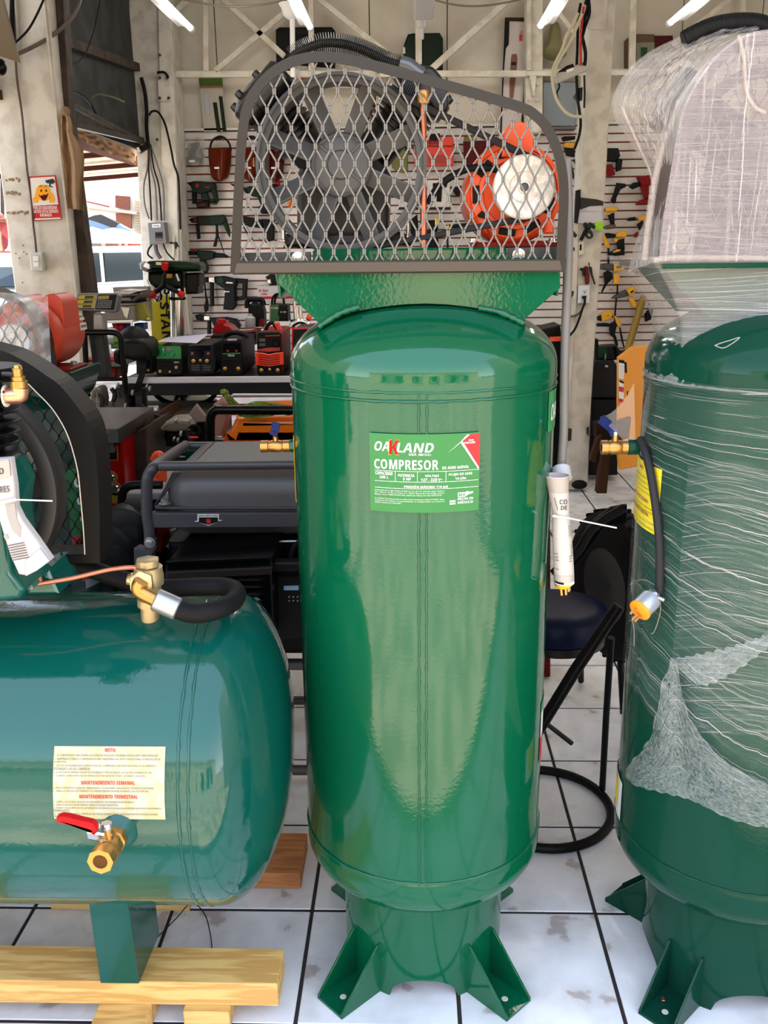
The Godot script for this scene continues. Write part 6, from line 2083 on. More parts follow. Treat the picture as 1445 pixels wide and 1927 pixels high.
func scales() -> void:
	crop(120,480,0.1661)
	var z := 3.35
	var steel := mk(0.42,0.42,0.44,0.35,0.5)
	var t := thing("platform_scale","price platform scale with yellow display head on a grey post","scale",Vector3(P(420,1400,z + 0.1).x,0,-z - 0.2))
	var hd := [150,437,600,432,625,460,590,640,570,655,120,625,110,600]
	cut(t,"display_head",hd,z,0.05,0.008,mk(0.40,0.40,0.41,0.4))
	var bz := cut(t,"bezel",[170,450,600,448,565,622,135,605],z - 0.002,0.004,0.001,M.black)
	for e in [[172,455,365,500],[160,508,358,552],[148,560,350,600]]:
		cut(bz,"yellow_strip",[e[0],e[1],e[2],e[1] - 4,e[2] - 10,e[3],e[0] - 10,e[3]],z - 0.004,0.002,0.0,mk(0.62,0.55,0.03,0.4))
		cut(bz,"window",[e[0] + 70,e[1] + 8,e[0] + 170,e[1] + 6,e[0] + 162,e[3] - 8,e[0] + 62,e[3] - 6],z - 0.005,0.002,0.0,mk(0.22,0.21,0.18,0.3))
	cut(bz,"divider",[368,450,385,450,352,620,338,618],z - 0.005,0.003,0.0,steel)
	cut(bz,"yellow_panel",[392,462,515,458,508,500,384,504],z - 0.004,0.002,0.0,mk(0.50,0.45,0.06,0.4))
	for r in 4:
		for c in 7:
			var x: float = 385.0 + 24.0 * c - 5.0 * r
			var y := 512.0 + 24.0 * r
			cut(bz,"key",[x,y,x + 17,y,x + 15,y + 16,x - 2,y + 16],z - 0.005,0.003,0.0,mk(0.42,0.42,0.43,0.5))
	cut(t,"upper_post",[330,660,440,665,455,860,335,860],z + 0.04,0.05,0.004,mk(0.52,0.50,0.49,0.35,0.4))
	obj("post",G.new().bar(P(385,880,z + 0.05),P(455,1400,z + 0.05),0.055,0.05,Vector3.BACK,0.004),mk(0.17,0.17,0.18,0.35),t)
	pipe(t,"guard_rail",[235,876,420,876,560,878,615,895,645,940,655,1020,690,1400,705,1560],z - 0.02,0.011,M.black_gloss)
	pipe(t,"guard_rail",[355,1408,690,1405],z - 0.02,0.008,M.black_gloss,1)
	pipe(t,"guard_rail",[235,876,240,1000,262,1400,275,1600],z - 0.02,0.010,M.black_gloss,3)
	crop(160,720,0.17647)
	var a := P(345,490,3.0)
	var yy := a.y
	var xl := a.x - 0.42
	obj("platform",G.new().box(Vector3((xl + a.x) * 0.5,yy - 0.004,-3.22),Vector3(a.x - xl,0.008,0.44),0.002),mk(0.30,0.27,0.27,0.35,0.3),t)
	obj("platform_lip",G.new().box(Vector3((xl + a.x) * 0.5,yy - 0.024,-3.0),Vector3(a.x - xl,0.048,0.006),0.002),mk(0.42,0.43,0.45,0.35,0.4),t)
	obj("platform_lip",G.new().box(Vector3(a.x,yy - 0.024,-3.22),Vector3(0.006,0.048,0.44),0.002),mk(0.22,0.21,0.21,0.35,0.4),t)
	obj("frame",G.new().box(Vector3((xl + a.x) * 0.5 - 0.015,yy - 0.065,-3.22),Vector3(a.x - xl - 0.03,0.045,0.40),0.003),mk(0.36,0.37,0.39,0.35,0.4),t)
	for x in [150,230]:
		obj("tread_mark",G.new().bar(P(x - 10,550,2.993),P(x + 14,520,2.993),0.004,0.002,Vector3.BACK),M.zinc,t)
	rnd(t,"foot",250,635,250,665,3.05,[[0.0,0.022],[1.0,0.026]],M.black)
	# red charger cabinet below it
	var zr := 3.06
	var rc := thing("starter_charger","red battery charger cabinet with black panel and chrome knobs, lettered MODELO MP-200","charger",Vector3(P(250,1500,zr).x,0,-zr - 0.2))
	var rm := mk(0.52,0.02,0.025,0.3)
	var low := P(400,1500,zr)
	cut(rc,"cabinet",[-200,625,380,600,400,640,440,1400,460,2100,-200,2100],zr,0.42,0.01,rm)
	cut(rc,"panel",[-150,690,340,678,350,825,-150,830],zr - 0.004,0.006,0.001,M.black)
	cut(rc,"panel_rim",[-150,680,330,672,346,684,354,830,-150,838,-150,830,344,822,336,688,-150,692],zr - 0.005,0.004,0.0,mk(0.65,0.42,0.04,0.4))
	lettering(rc,"MODELO",216,688,106,22,zr - 0.006,mk(0.65,0.48,0.06,0.4))
	lettering(rc,"MP-200",224,724,98,26,zr - 0.006,mk(0.65,0.48,0.06,0.4))
	lettering(rc,"CARGADOR",-150,750,325,50,zr - 0.006,mk(0.72,0.66,0.06,0.4))
	cut(rc,"green_lamp",[128,710,152,710,152,728,128,728],zr - 0.006,0.003,0.0,M.ink_green)
	for q in [[168,940],[275,1012],[318,1128]]:
		knob(rc,q[0],q[1],zr,0.020,M.chrome)
		obj("knob_ring",G.new().turned(P(q[0],q[1],zr),P(q[0],q[1],zr) + Vector3(0,0,0.003),[[0.0,0.026],[1.0,0.025]],20),mk(0.6,0.35,0.05,0.5),rc)
	cut(rc,"yellow_plate",[150,1182,358,1172,362,1285,160,1292],zr - 0.003,0.004,0.0,mk(0.55,0.44,0.05,0.5))
	for k in 5:
		lettering(rc,"127 V  60 Hz  200 A",215,1192 + 18 * k,125,10,zr - 0.005,M.ink_black,false)
	pipe(rc,"drawn_line",[180,1070,205,1075,212,1130,240,1132],zr - 0.001,0.002,mk(0.65,0.42,0.04,0.4),2)
	# brown boxes beside it
	var card := worn(Color(0.24,0.16,0.10),Color(0.17,0.11,0.07),0.8,1.5,0.0,70)
	var b1 := thing("cardboard_box","brown cardboard carton right of the red charger cabinet","box",Vector3(P(540,1500,3.3).x,0,-3.4))
	cut(b1,"body",[412,610,430,590,650,480,690,2000,470,2000],3.2,0.34,0.004,card)
	cut(b1,"flap",[420,600,500,520,640,400,640,440,500,560,432,620],3.19,0.02,0.002,mk(0.22,0.15,0.1,0.8))
	var b2 := thing("cardboard_box","second brown carton behind the bench leg, under the silver roll","box",Vector3(P(760,1500,3.9).x,0,-4.0))
	cut(b2,"body",[660,380,815,305,840,1500,680,1500],3.85,0.34,0.004,mk(0.24,0.16,0.09,0.8))
	one("silver_roll",G.new().rod(P(670,290,3.9),P(785,286,3.9),0.018,14),M.zinc,"short silver tube lying on the second brown carton","tube")
	var ew := thing("bench_upright","dark steel upright strap hanging between the cartons","bar",Vector3(P(650,1500,3.6).x,0,-3.6))
	cut(ew,"bar",[600,60,640,60,690,1000,700,1700,640,1700,630,1000],3.6,0.03,0.003,M.black)
	pipe(ew,"cable",[590,250,660,310,750,360,840,380,960,378,1040,372],3.55,0.012,M.black)
	crop(0,0,1)

func left_goods() -> void:
	# kitchen scale on carton and shelf behind the price scale
	crop(120,480,0.1661)
	var z := 4.3
	var t := thing("counter_scale","stainless counter scale on top of the grey cartons near the car window","scale",mid([700,540],z))
	cut(t,"tray",[555,430,620,400,850,408,750,452,560,452],z - 0.05,0.2,0.004,mk(0.55,0.55,0.56,0.25,0.7))
	cut(t,"body",[600,470,740,470,770,500,870,420,885,440,790,540,600,545],z,0.2,0.006,mk(0.36,0.35,0.34,0.35,0.4))
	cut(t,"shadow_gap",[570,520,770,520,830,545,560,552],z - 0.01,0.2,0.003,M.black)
	t = thing("carton","grey box behind the stainless counter scale","box",mid([720,740],z + 0.1))
	cut(t,"body",[548,365,870,355,948,362,975,750,640,750],z + 0.25,0.06,0.004,mk(0.50,0.46,0.43,0.7))
	t = thing("carton","grey and olive box under the counter scale with a folded white tag","box",mid([720,740],z))
	cut(t,"body",[450,580,790,575,800,735,470,738],z - 0.02,0.08,0.004,mk(0.42,0.39,0.37,0.6))
	cut(t,"olive_side",[790,560,900,540,965,700,940,730,800,740],z + 0.02,0.05,0.003,mk(0.44,0.42,0.08,0.6))
	cut(t,"white_tag",[650,590,745,600,715,720,685,690],z - 0.03,0.006,0.001,M.offwhite)
	cut(t,"lime_tip",[930,725,950,708,975,712,970,735,940,742],z - 0.02,0.02,0.003,mk(0.6,0.7,0.05,0.5))
	t = thing("wire_shelf","white shelf tray holding pink and blue packets under the cartons","shelf",mid([620,830],z))
	cut(t,"rim",[455,745,775,735,778,770,460,775],z - 0.03,0.3,0.004,M.white)
	cut(t,"upright",[752,760,778,760,780,860,756,860],z - 0.03,0.02,0.003,M.white)
	cut(t,"lower_shelf",[455,830,560,820,660,900,660,930,480,880],z,0.2,0.004,M.white)
	one("packet",G.new().prism(smooth2(pp([520,785,600,778,685,780,680,850,620,870,560,815],z),2),-z,0.08,0.02,Transform3D(),2),mk(0.55,0.03,0.12,0.4),"crimson packet on the white shelf tray","packet")
	one("packet",G.new().prism(pp([695,780,750,778,752,825,700,828],z),-z,0.06,0.005),mk(0.05,0.14,0.30,0.4),"small dark blue box next to the crimson packet","packet")
	one("packet",G.new().prism(pp([790,775,900,775,905,850,800,850],z + 0.1),-z - 0.1,0.08,0.005),mk(0.04,0.16,0.34,0.4),"blue carton behind the black welding hood","packet")
	one("packet",G.new().prism(smooth2(pp([560,905,610,915,650,960,640,1000,560,1000],z),2),-z,0.07,0.01),mk(0.34,0.50,0.06,0.5),"lime green packet below the white shelf tray","packet")
	one("packet",G.new().prism(pp([520,1000,640,1000,640,1060,520,1060],z),-z,0.07,0.004),mk(0.12,0.34,0.10,0.5),"green flat carton under the lime packet","packet")
	t = thing("welding_hood","black rounded welding hood in front of the shelf, left of the bench","helmet",mid([780,1200],z - 0.25))
	obj("shell",G.new().ball(P(800,960,z - 0.15),Vector3(0.070,0.062,0.08),24,14),mk(0.035,0.04,0.05,0.5),t)
	cut(t,"face",[600,1180,615,1050,640,960,900,960,960,1060,960,1200],z - 0.27,0.2,0.03,mk(0.03,0.03,0.033,0.4),2)
	rnd(t,"knob",590,1150,640,1150,z - 0.25,[[0.0,0.03],[1.0,0.035]],M.black)
	t = thing("orange_machine","orange and white machine on the grey frame behind the scale post","machine",mid([400,1400],z))
	cut(t,"body",[235,1190,260,1160,500,1150,600,1165,610,1215,235,1220],z - 0.05,0.25,0.012,mk(0.66,0.14,0.04,0.4))
	cut(t,"tray",[230,1215,620,1212,640,1270,240,1270],z - 0.07,0.28,0.004,mk(0.35,0.34,0.34,0.5))
	cut(t,"lower",[270,1270,600,1270,590,1400,280,1400],z,0.2,0.01,mk(0.50,0.09,0.03,0.5))
	one("plastic_bag",G.new().prism(smooth2(pp([320,930,370,900,390,1000,380,1100,330,1120,315,1040],z - 0.1),2),-z + 0.1,0.06,0.015,Transform3D(),2),mk(0.72,0.70,0.68,0.3),"pale plastic bag hanging beside the scale post","bag")
	one("paper_tag",G.new().prism(pp([470,1030,525,1015,540,1110,500,1125,480,1080],z - 0.3),-z + 0.3,0.01,0.002),M.white,"white paper tag right of the scale post","tag")
	# engine castings under the bench
	crop(160,720,0.17647)
	one("parts_crate",G.new().box(Vector3(P(200,285,4.2).x,P(200,285,4.2).y * 0.5,-4.25),Vector3(1.1,P(200,285,4.2).y,0.4),0.006),M.dark_wood,"dark crate carrying the engine castings behind the scale","crate")
	t = thing("engine_casting","pale grey ribbed engine casting behind the scale platform","engine",mid([160,280],4.2))
	obj("cover",G.new().prism(smooth2(pp([45,270,50,180,60,100,90,60,140,50,180,90,190,270],4.1),2),-4.1,0.1,0.02,Transform3D(),2),mk(0.40,0.37,0.33,0.6,0.2),t)
	obj("ring",G.new().tube(curve(pts([120,150,150,135,180,160,180,220,150,240,120,215],4.08),5),0.010,8),mk(0.18,0.17,0.16,0.5),t)
	for q in [[75,95],[105,65],[150,62],[65,150],[60,250]]:
		rnd(t,"bolt",q[0],q[1],q[0],q[1] + 8,4.07,[[0.0,0.010],[1.0,0.010]],M.zinc,8)
	t = thing("engine_casting","second engine block with dark pipes right of the scale post","engine",mid([360,280],4.2))
	cut(t,"block",[290,90,400,120,430,180,420,285,290,285],4.15,0.1,0.012,mk(0.30,0.28,0.26,0.5,0.3),2)
	for e in [[280,60,320,130,300,200],[380,20,400,90,420,150],[330,60,380,100,400,160]]:
		pipe(t,"pipe",[e[0],e[1],e[2],e[3],e[4],e[5]],4.1,0.010,M.dark_steel)
	for q in [[345,30],[505,105],[430,245],[660,40],[690,60]]:
		rnd(t,"fitting",q[0] - 8,q[1],q[0] + 10,q[1] + 4,4.05,[[0.0,0.012],[1.0,0.014]],M.zinc,10)
	cut(t,"dark_body",[420,20,620,20,590,280,470,285],4.25,0.1,0.01,M.black)
	# things right of the cartons: small engine,orange coil,handle,white topped box
	t = thing("small_engine","small green and black engine with pale cover beside the grey generator rail","engine",Vector3(P(950,700,3.3).x,P(950,750,3.3).y,-3.4))
	cut(t,"cover",[800,520,830,450,880,410,980,400,1100,410,1100,520],3.3,0.14,0.015,mk(0.45,0.42,0.36,0.4),2)
	cut(t,"carburettor",[850,590,880,540,960,530,1060,520,1100,600,1100,680,860,690],3.32,0.12,0.01,M.black)
	cut(t,"green_block",[960,590,1100,560,1130,780,980,790],3.36,0.14,0.01,mk(0.03,0.16,0.09,0.4))
	for q in [[960,400],[940,600],[980,610],[1010,540]]:
		rnd(t,"fitting",q[0],q[1],q[0] + 20,q[1] + 6,3.28,[[0.0,0.010],[1.0,0.012]],M.zinc,10)
	crop(120,730,0.3183)
	cut(t,"dark_top",[600,200,840,190,840,330,650,350,590,300],3.45,0.12,0.01,mk(0.05,0.07,0.065,0.4))
	rnd(t,"red_button",768,290,768,292,3.2,[[0.0,0.018],[1.0,0.018]],M.red)
	pipe(t,"pull_ring",[745,240,760,225,790,230,800,255,780,275,755,270],3.3,0.006,M.black)
	cut(t,"clear_packet",[738,155,780,98,842,175,842,200,780,205],3.3,0.03,0.004,mk(0.50,0.44,0.42,0.3))
	cut(t,"lower_green",[690,370,830,360,830,420,690,430],3.25,0.1,0.01,mk(0.03,0.20,0.15,0.4))
	for x in [700,820]:
		rnd(t,"bolt",x,405,x,408,3.22,[[0.0,0.012],[1.0,0.012]],M.zinc,8)
	crop(160,720,0.17647)
	t = thing("orange_hose_coil","coiled orange hose behind the bend of the grey generator tube","hose",Vector3(P(780,1150,2.9).x,P(780,1185,2.9).y,-2.95))
	for k in 4:
		pipe(t,"turn",[735,830 + 75 * k,760,780 + 90 * k,800,775 + 90 * k,830,850 + 80 * k,815,960 + 55 * k,760,980 + 50 * k],2.9,0.014,M.orange)
	cut(t,"orange_block",[725,1120,810,1115,800,1185,730,1190],2.9,0.06,0.008,mk(0.62,0.12,0.04,0.5))
	cut(t,"white_tag",[782,1078,838,1072,850,1100,790,1105],2.86,0.01,0.001,M.offwhite)
	t = thing("white_topped_box","dark box with pale grey lid behind the black loop handle","box",Vector3(P(620,1700,2.8).x,0,-2.9))
	var zl := 2.75
	var q0 := P(445,1255,zl)
	obj("lid",G.new().box(Vector3(q0.x + 0.2,q0.y + 0.012,-zl - 0.15),Vector3(0.40,0.024,0.30),0.004),mk(0.56,0.56,0.58,0.4),t)
	obj("body",G.new().box(Vector3(q0.x + 0.2,q0.y * 0.5,-zl - 0.15),Vector3(0.39,q0.y,0.29),0.004),mk(0.06,0.06,0.065,0.5),t)
	cut(t,"red_label",[495,1388,560,1382,560,1400,495,1405],zl - 0.006,0.003,0.0,M.ink_red)
	t = thing("pressure_washer","black wheeled machine with loop handle and chrome bars between the compressors","washer",Vector3(P(430,1800,2.45).x,0,-2.5))
	pipe(t,"handle",[395,2200,395,1600,392,1300,400,1180,440,1120,510,1095,640,1090,820,1090],2.6,0.013,M.black)
	for q in [[560,1520,0.075],[400,1700,0.085]]:
		var c := P(q[0],q[1],2.42)
		var w := obj("wheel",G.new().lathe([Vector2(q[2] * 0.5,-0.025),Vector2(q[2],-0.025),Vector2(q[2] * 1.03,-0.015),Vector2(q[2] * 1.03,0.015),Vector2(q[2],0.025),Vector2(q[2] * 0.5,0.02),Vector2(0.0,0.03)],36,Transform3D(Basis(Vector3.BACK,Vector3.RIGHT,Vector3.DOWN) * Basis(Vector3.UP,0.0),c)),M.rubber,t)
		obj("hub_face",G.new().turned(c + Vector3(-0.02,0,0.02),c + Vector3(-0.02,0,q[2]),[[0.0,q[2] * 0.95],[0.8,q[2] * 0.9],[1.0,q[2] * 0.7]],28),M.black,w)
	for e in [[275,1445,520,1415],[235,1605,330,1600],[465,1555,515,1540]]:
		rnd(t,"chrome_bar",e[0],e[1],e[2],e[3],2.38,[[0.0,0.008],[1.0,0.008]],M.chrome,10)
	cut(t,"body",[300,1650,560,1600,640,1650,640,2300,250,2300],2.52,0.3,0.03,M.black,2)
	cut(t,"red_cover",[745,1560,790,1570,825,1680,815,1800,770,1830,740,1750],2.5,0.1,0.012,mk(0.42,0.03,0.03,0.4),2)
	cut(t,"red_foot",[460,1900,520,1870,560,1960,470,1990],2.4,0.06,0.01,mk(0.46,0.03,0.03,0.4))
	cut(t,"pale_panel",[830,1600,960,1570,1000,1720,930,1800,830,1740],2.6,0.03,0.004,mk(0.42,0.40,0.37,0.5))
	crop(0,0,1)
# a hanging tool: parts cut to outlines,all at depth z

func tool(label: String,spec: Array,z: float,called := "power_drill",category := "drill") -> Node3D:
	var all := []
	for e in spec:
		all.append_array(e[1])
	var t := thing(called,label,category,mid(all,z),"tools on the slatted wall")
	for e in spec:
		var d: float = e[3]
		cut(t,e[0],e[1],z - d * 0.5 + (e[4] if e.size() > 4 else 0.0),d,minf(0.012,d * 0.3),e[2],1 if e[1].size() > 10 else 0)
	var c := mid(all,z)
	obj("hook",G.new().tube([Vector3(c.x,c.y + 0.03,-8.54),Vector3(c.x,c.y + 0.03,-z - 0.01),Vector3(c.x,c.y + 0.045,-z)],0.004,6),M.zinc,t)
	return t

func tools_left() -> void:
	crop(220,230,0.2491)
	var z := 8.46
	var g := mk(0.03,0.12,0.08,0.45)
	var g2 := mk(0.03,0.17,0.11,0.4)
	M.tool_green = g2
	var bk := mk(0.035,0.035,0.037,0.5)
	var rd := mk(0.55,0.06,0.05,0.45)
	# row 1
	var t := thing("clear_bag","clear plastic bag of parts hanging on the top slats beside the pillar","bag",mid([585,330],z))
	obj("film",G.new().sheet(func(u: float,v: float) -> Vector3: return P(lerpf(508,665,u) + 6.0 * sin(v * 20.0),lerpf(115,325,v) + 4.0 * sin(u * 18.0),z - 0.01 * sin(u * 9.0 + v * 5.0)),16,16),film(Color(0.6,0.6,0.58),0.35,0.2),t)
	cut(t,"contents",[540,160,620,150,650,250,640,320,530,318,520,240],z + 0.03,0.02,0.004,mk(0.30,0.29,0.28,0.5))
	cut(t,"label_slip",[545,285,588,285,588,303,545,303],z - 0.02,0.003,0.0,M.offwhite)
	var amber := mk(0.30,0.09,0.02,0.12)
	for e in [[0.0,"amber face shield with a black headband loop, leftmost on the slats",1.0],[240.0,"amber face shield just inside the guard's left upright",0.85],[430.0,"dark red face shield seen through the flywheel rim",0.85]]:
		var x: float = e[0]
		var s: float = e[2]
		t = thing("face_shield",e[1],"face shield",mid([690 + x,455,870 + x * 1.0,455],z - 0.1),"face shields on the slats")
		var X := func(u: float,v: float) -> Vector3:
			var w := (u - 0.5) * 2.0
			var wid := 88.0 * s * (1.0 - 0.35 * v * v) * (1.0 if v < 0.8 else sqrt(maxf(0.02,1.0 - pow((v - 0.8) / 0.2,2.0))))
			return P(778.0 + x - (0.0 if x == 0.0 else 12.0) + w * wid,200.0 + 250.0 * v,z - 0.10 + 0.09 * w * w)
		obj("visor",G.new().sheet(X,20,20),amber if e[0] < 400.0 else mk(0.22,0.03,0.02,0.12),t)
		pipe(t,"headband",[702 + x * 0.98,205,715 + x * 0.98,150,745 + x * 0.98,120,782 + x * 0.98,108,820 + x * 0.98,125,850 + x * 0.98,165,862 + x * 0.98,215],z - 0.02,0.009,bk)
		cut(t,"knob",[735 + x * 0.98,118,800 + x * 0.98,103,808 + x * 0.98,120,745 + x * 0.98,130],z - 0.04,0.03,0.004,bk)
		cut(t,"white_label",[735 + x,338,772 + x,338,772 + x,352,735 + x,352],z - 0.104,0.003,0.0,M.offwhite)
		cut(t,"picture_card",[762 + x,270,795 + x,268,800 + x,335,765 + x,335],z - 0.092,0.003,0.0,mk(0.62,0.45,0.3,0.5))
	# row 2
	t = tool("dark green cordless hammer drill with red dial and battery, below the clear bag",[["body",[570,445,640,445,735,458,745,490,700,520,640,540,600,535,565,520,555,480],g,0.09],["nose",[527,455,575,447,572,482,545,478],bk,0.05],["front_leg",[563,500,600,510,595,615,567,615],bk,0.05],["grip",[700,500,740,470,765,590,745,620,690,612,700,595,735,590],g,0.06],["link",[630,535,675,520,700,590,640,600],g,0.06],["battery",[598,600,690,590,692,640,600,645],bk,0.08],["battery_label",[606,616,670,612,670,636,606,638],mk(0.30,0.12,0.08,0.4),0.085,-0.003],["red_collar",[553,470,575,468,575,488,553,488],rd,0.06],["name_badge",[660,482,700,482,700,498,660,498],rd,0.10]],z)
	rnd(t,"dial",610,480,610,480.01,z - 0.05,[[0.0,0.018],[1.0,0.018]],rd)
	obj("dial_face",G.new().turned(P(610,480,z - 0.04),P(610,480,z - 0.04) + Vector3(0,0,0.02),[[0.0,0.020],[1.0,0.017]],18),rd,t)
	tool("long green corded rotary hammer with black side handle and hanging lead",[["barrel",[600,715,760,700,770,775,610,772],mk(0.05,0.055,0.05,0.5),0.08],["rear",[690,705,805,697,825,740,790,775,700,778],g,0.085],["grip",[790,730,825,735,850,820,848,870,815,810],g,0.06],["chuck",[540,735,560,722,605,715,608,760,560,758],bk,0.06],["red_ring",[580,730,600,728,600,755,582,757],rd,0.07],["side_handle",[590,765,618,765,628,880,604,884],bk,0.04],["lead",[745,775,760,775,768,850,750,940,725,940,745,860],bk,0.02],["lead_end",[760,860,772,862,812,990,830,1015,815,1010],bk,0.012]],z)
	tool("corded green drill with red tipped chuck, above the drill press motor",[["body",[600,965,700,970,735,980,730,1030,690,1040,640,1045,605,1010],mk(0.05,0.10,0.08,0.5),0.08],["chuck",[520,980,555,968,600,972,600,1005,545,1005],bk,0.05],["red_knob",[558,955,585,955,588,980,560,982],rd,0.05],["grip",[615,1035,665,1040,690,1100,680,1140,650,1135,645,1080],g,0.055],["tail",[730,985,800,990,840,1010,830,1025,735,1020],bk,0.04]],z)
	tool("big black and green rotary hammer with D handle, right of the drill press",[["body",[740,1165,800,1162,900,1185,905,1235,800,1255,745,1220],mk(0.04,0.05,0.045,0.5),0.10],["motor",[805,1225,890,1225,895,1390,870,1420,800,1415,812,1300],bk,0.11],["nose",[605,1180,690,1168,690,1210,612,1205],bk,0.06],["collar",[688,1170,740,1165,742,1215,690,1210],M.chrome,0.07],["handle",[895,1178,985,1185,978,1330,955,1345,900,1350,905,1325,945,1310,945,1220,900,1215],bk,0.05],["side_handle",[700,1210,728,1210,732,1390,705,1392],bk,0.04],["badge",[818,1200,880,1203,880,1226,818,1223],M.offwhite,0.104],["badge",[808,1270,855,1270,855,1290,808,1290],M.offwhite,0.114],["lead",[652,1180,660,1180,675,1300,690,1360,690,1420,665,1440,655,1400,668,1350],bk,0.02]],z)
	obj("dial_face",G.new().turned(P(785,1195,z - 0.05),P(785,1195,z - 0.05) + Vector3(0,0,0.012),[[0.0,0.030],[1.0,0.027]],20),g2,self.get_child(get_child_count() - 1))
	# through the guard
	tool("green cordless screwdriver with black battery behind the guard's left end",[["body",[980,490,1010,480,1080,520,1085,570,1020,560,985,530],g,0.07],["nose",[845,460,900,470,990,500,985,540,900,500],bk,0.05],["grip",[1060,565,1090,560,1120,620,1090,640],g,0.05],["battery",[1065,640,1095,618,1160,640,1150,690,1090,690],bk,0.08]],z)
	tool("black corded drill below the green screwdriver, behind the guard mesh",[["body",[940,705,1050,725,1100,740,1100,800,1000,790,950,770],bk,0.08],["grip",[1085,730,1190,735,1185,890,1120,910,1110,800],bk,0.06],["lead",[950,790,980,790,1030,890,1010,890],bk,0.02]],z)
	tool("yellow handled tool with red and black body behind the flywheel",[["body",[1150,490,1180,460,1250,480,1280,560,1200,590],bk,0.07],["red_cap",[1185,445,1225,440,1232,480,1190,485],rd,0.06],["grip",[1285,460,1335,440,1345,480,1310,640,1290,640],mk(0.72,0.35,0.05,0.4),0.05]],z,"impact_tool","tool")
	tool("black hand tool with yellow mark under the first face shields, beyond the guard edge",[["body",[1290,160,1350,180,1380,240,1370,290,1310,300],bk,0.06],["yellow_mark",[1325,262,1342,262,1342,295,1325,295],M.yellow,0.064],["top_hook",[1185,60,1230,30,1260,60,1240,100,1200,110],bk,0.03]],z,"hand_tool","tool")
	tool("small black chrome gripped tool above the white box",[["body",[1120,1170,1150,1150,1190,1150,1205,1240,1150,1235,1140,1200],bk,0.06],["chrome_grip",[1130,1185,1162,1180,1168,1225,1140,1225],M.chrome,0.05,-0.01]],z,"nail_gun","tool")
	tool("long black breaker hammer lying behind the red can",[["body",[700,1480,820,1475,900,1490,930,1540,900,1600,740,1560],bk,0.10],["nose",[585,1460,620,1450,660,1455,660,1500,600,1495],bk,0.06],["collar",[645,1458,705,1462,705,1500,645,1498],M.chrome,0.05],["side_handle",[680,1500,708,1500,710,1600,680,1600],bk,0.04]],8.40,"breaker_hammer","drill")
	# white box with red stripe
	t = thing("boxed_tool","white and red printed tool box on the slats next to the green carrier","box",mid([1180,1380],8.3))
	cut(t,"carton",[1058,1238,1440,1230,1445,1345,1062,1352],8.36,0.14,0.004,mk(0.62,0.58,0.57,0.5))
	cut(t,"red_band",[1060,1318,1440,1310,1440,1330,1060,1338],8.357,0.004,0.0,mk(0.55,0.10,0.12,0.5))
	lettering(t,"Dr. Start",1072,1262,70,20,8.355,mk(0.55,0.12,0.14,0.5))
	lettering(t,"1200W",1085,1292,50,14,8.355,mk(0.55,0.12,0.14,0.5))
	# poster above
	crop(0,0,0.3322)
	t = thing("blister_card","green and white printed tool card fixed on the cream cladding above the slats","card",mid([1200,745],8.5))
	cut(t,"card",[1125,437,1258,435,1280,745,1155,745],8.5,0.02,0.002,mk(0.62,0.60,0.56,0.4))
	cut(t,"green_top",[1125,437,1258,435,1262,485,1130,488],8.496,0.004,0.0,mk(0.25,0.36,0.12,0.4))
	cut(t,"orange_line",[1130,490,1262,487,1263,497,1131,500],8.495,0.004,0.0,mk(0.55,0.35,0.15,0.4))
	for e in [[1205,580,1228,745,22],[1238,545,1262,745,20]]:
		cut(t,"tool_shape",[e[0],e[1],e[0] + e[4],e[1],e[2] + e[4],e[3],e[2],e[3]],8.49,0.02,0.004,mk(0.07,0.12,0.07,0.4))
	cut(t,"pale_shape",[1155,530,1180,528,1190,650,1165,655],8.49,0.01,0.002,mk(0.60,0.62,0.64,0.3))
	crop(0,0,1)

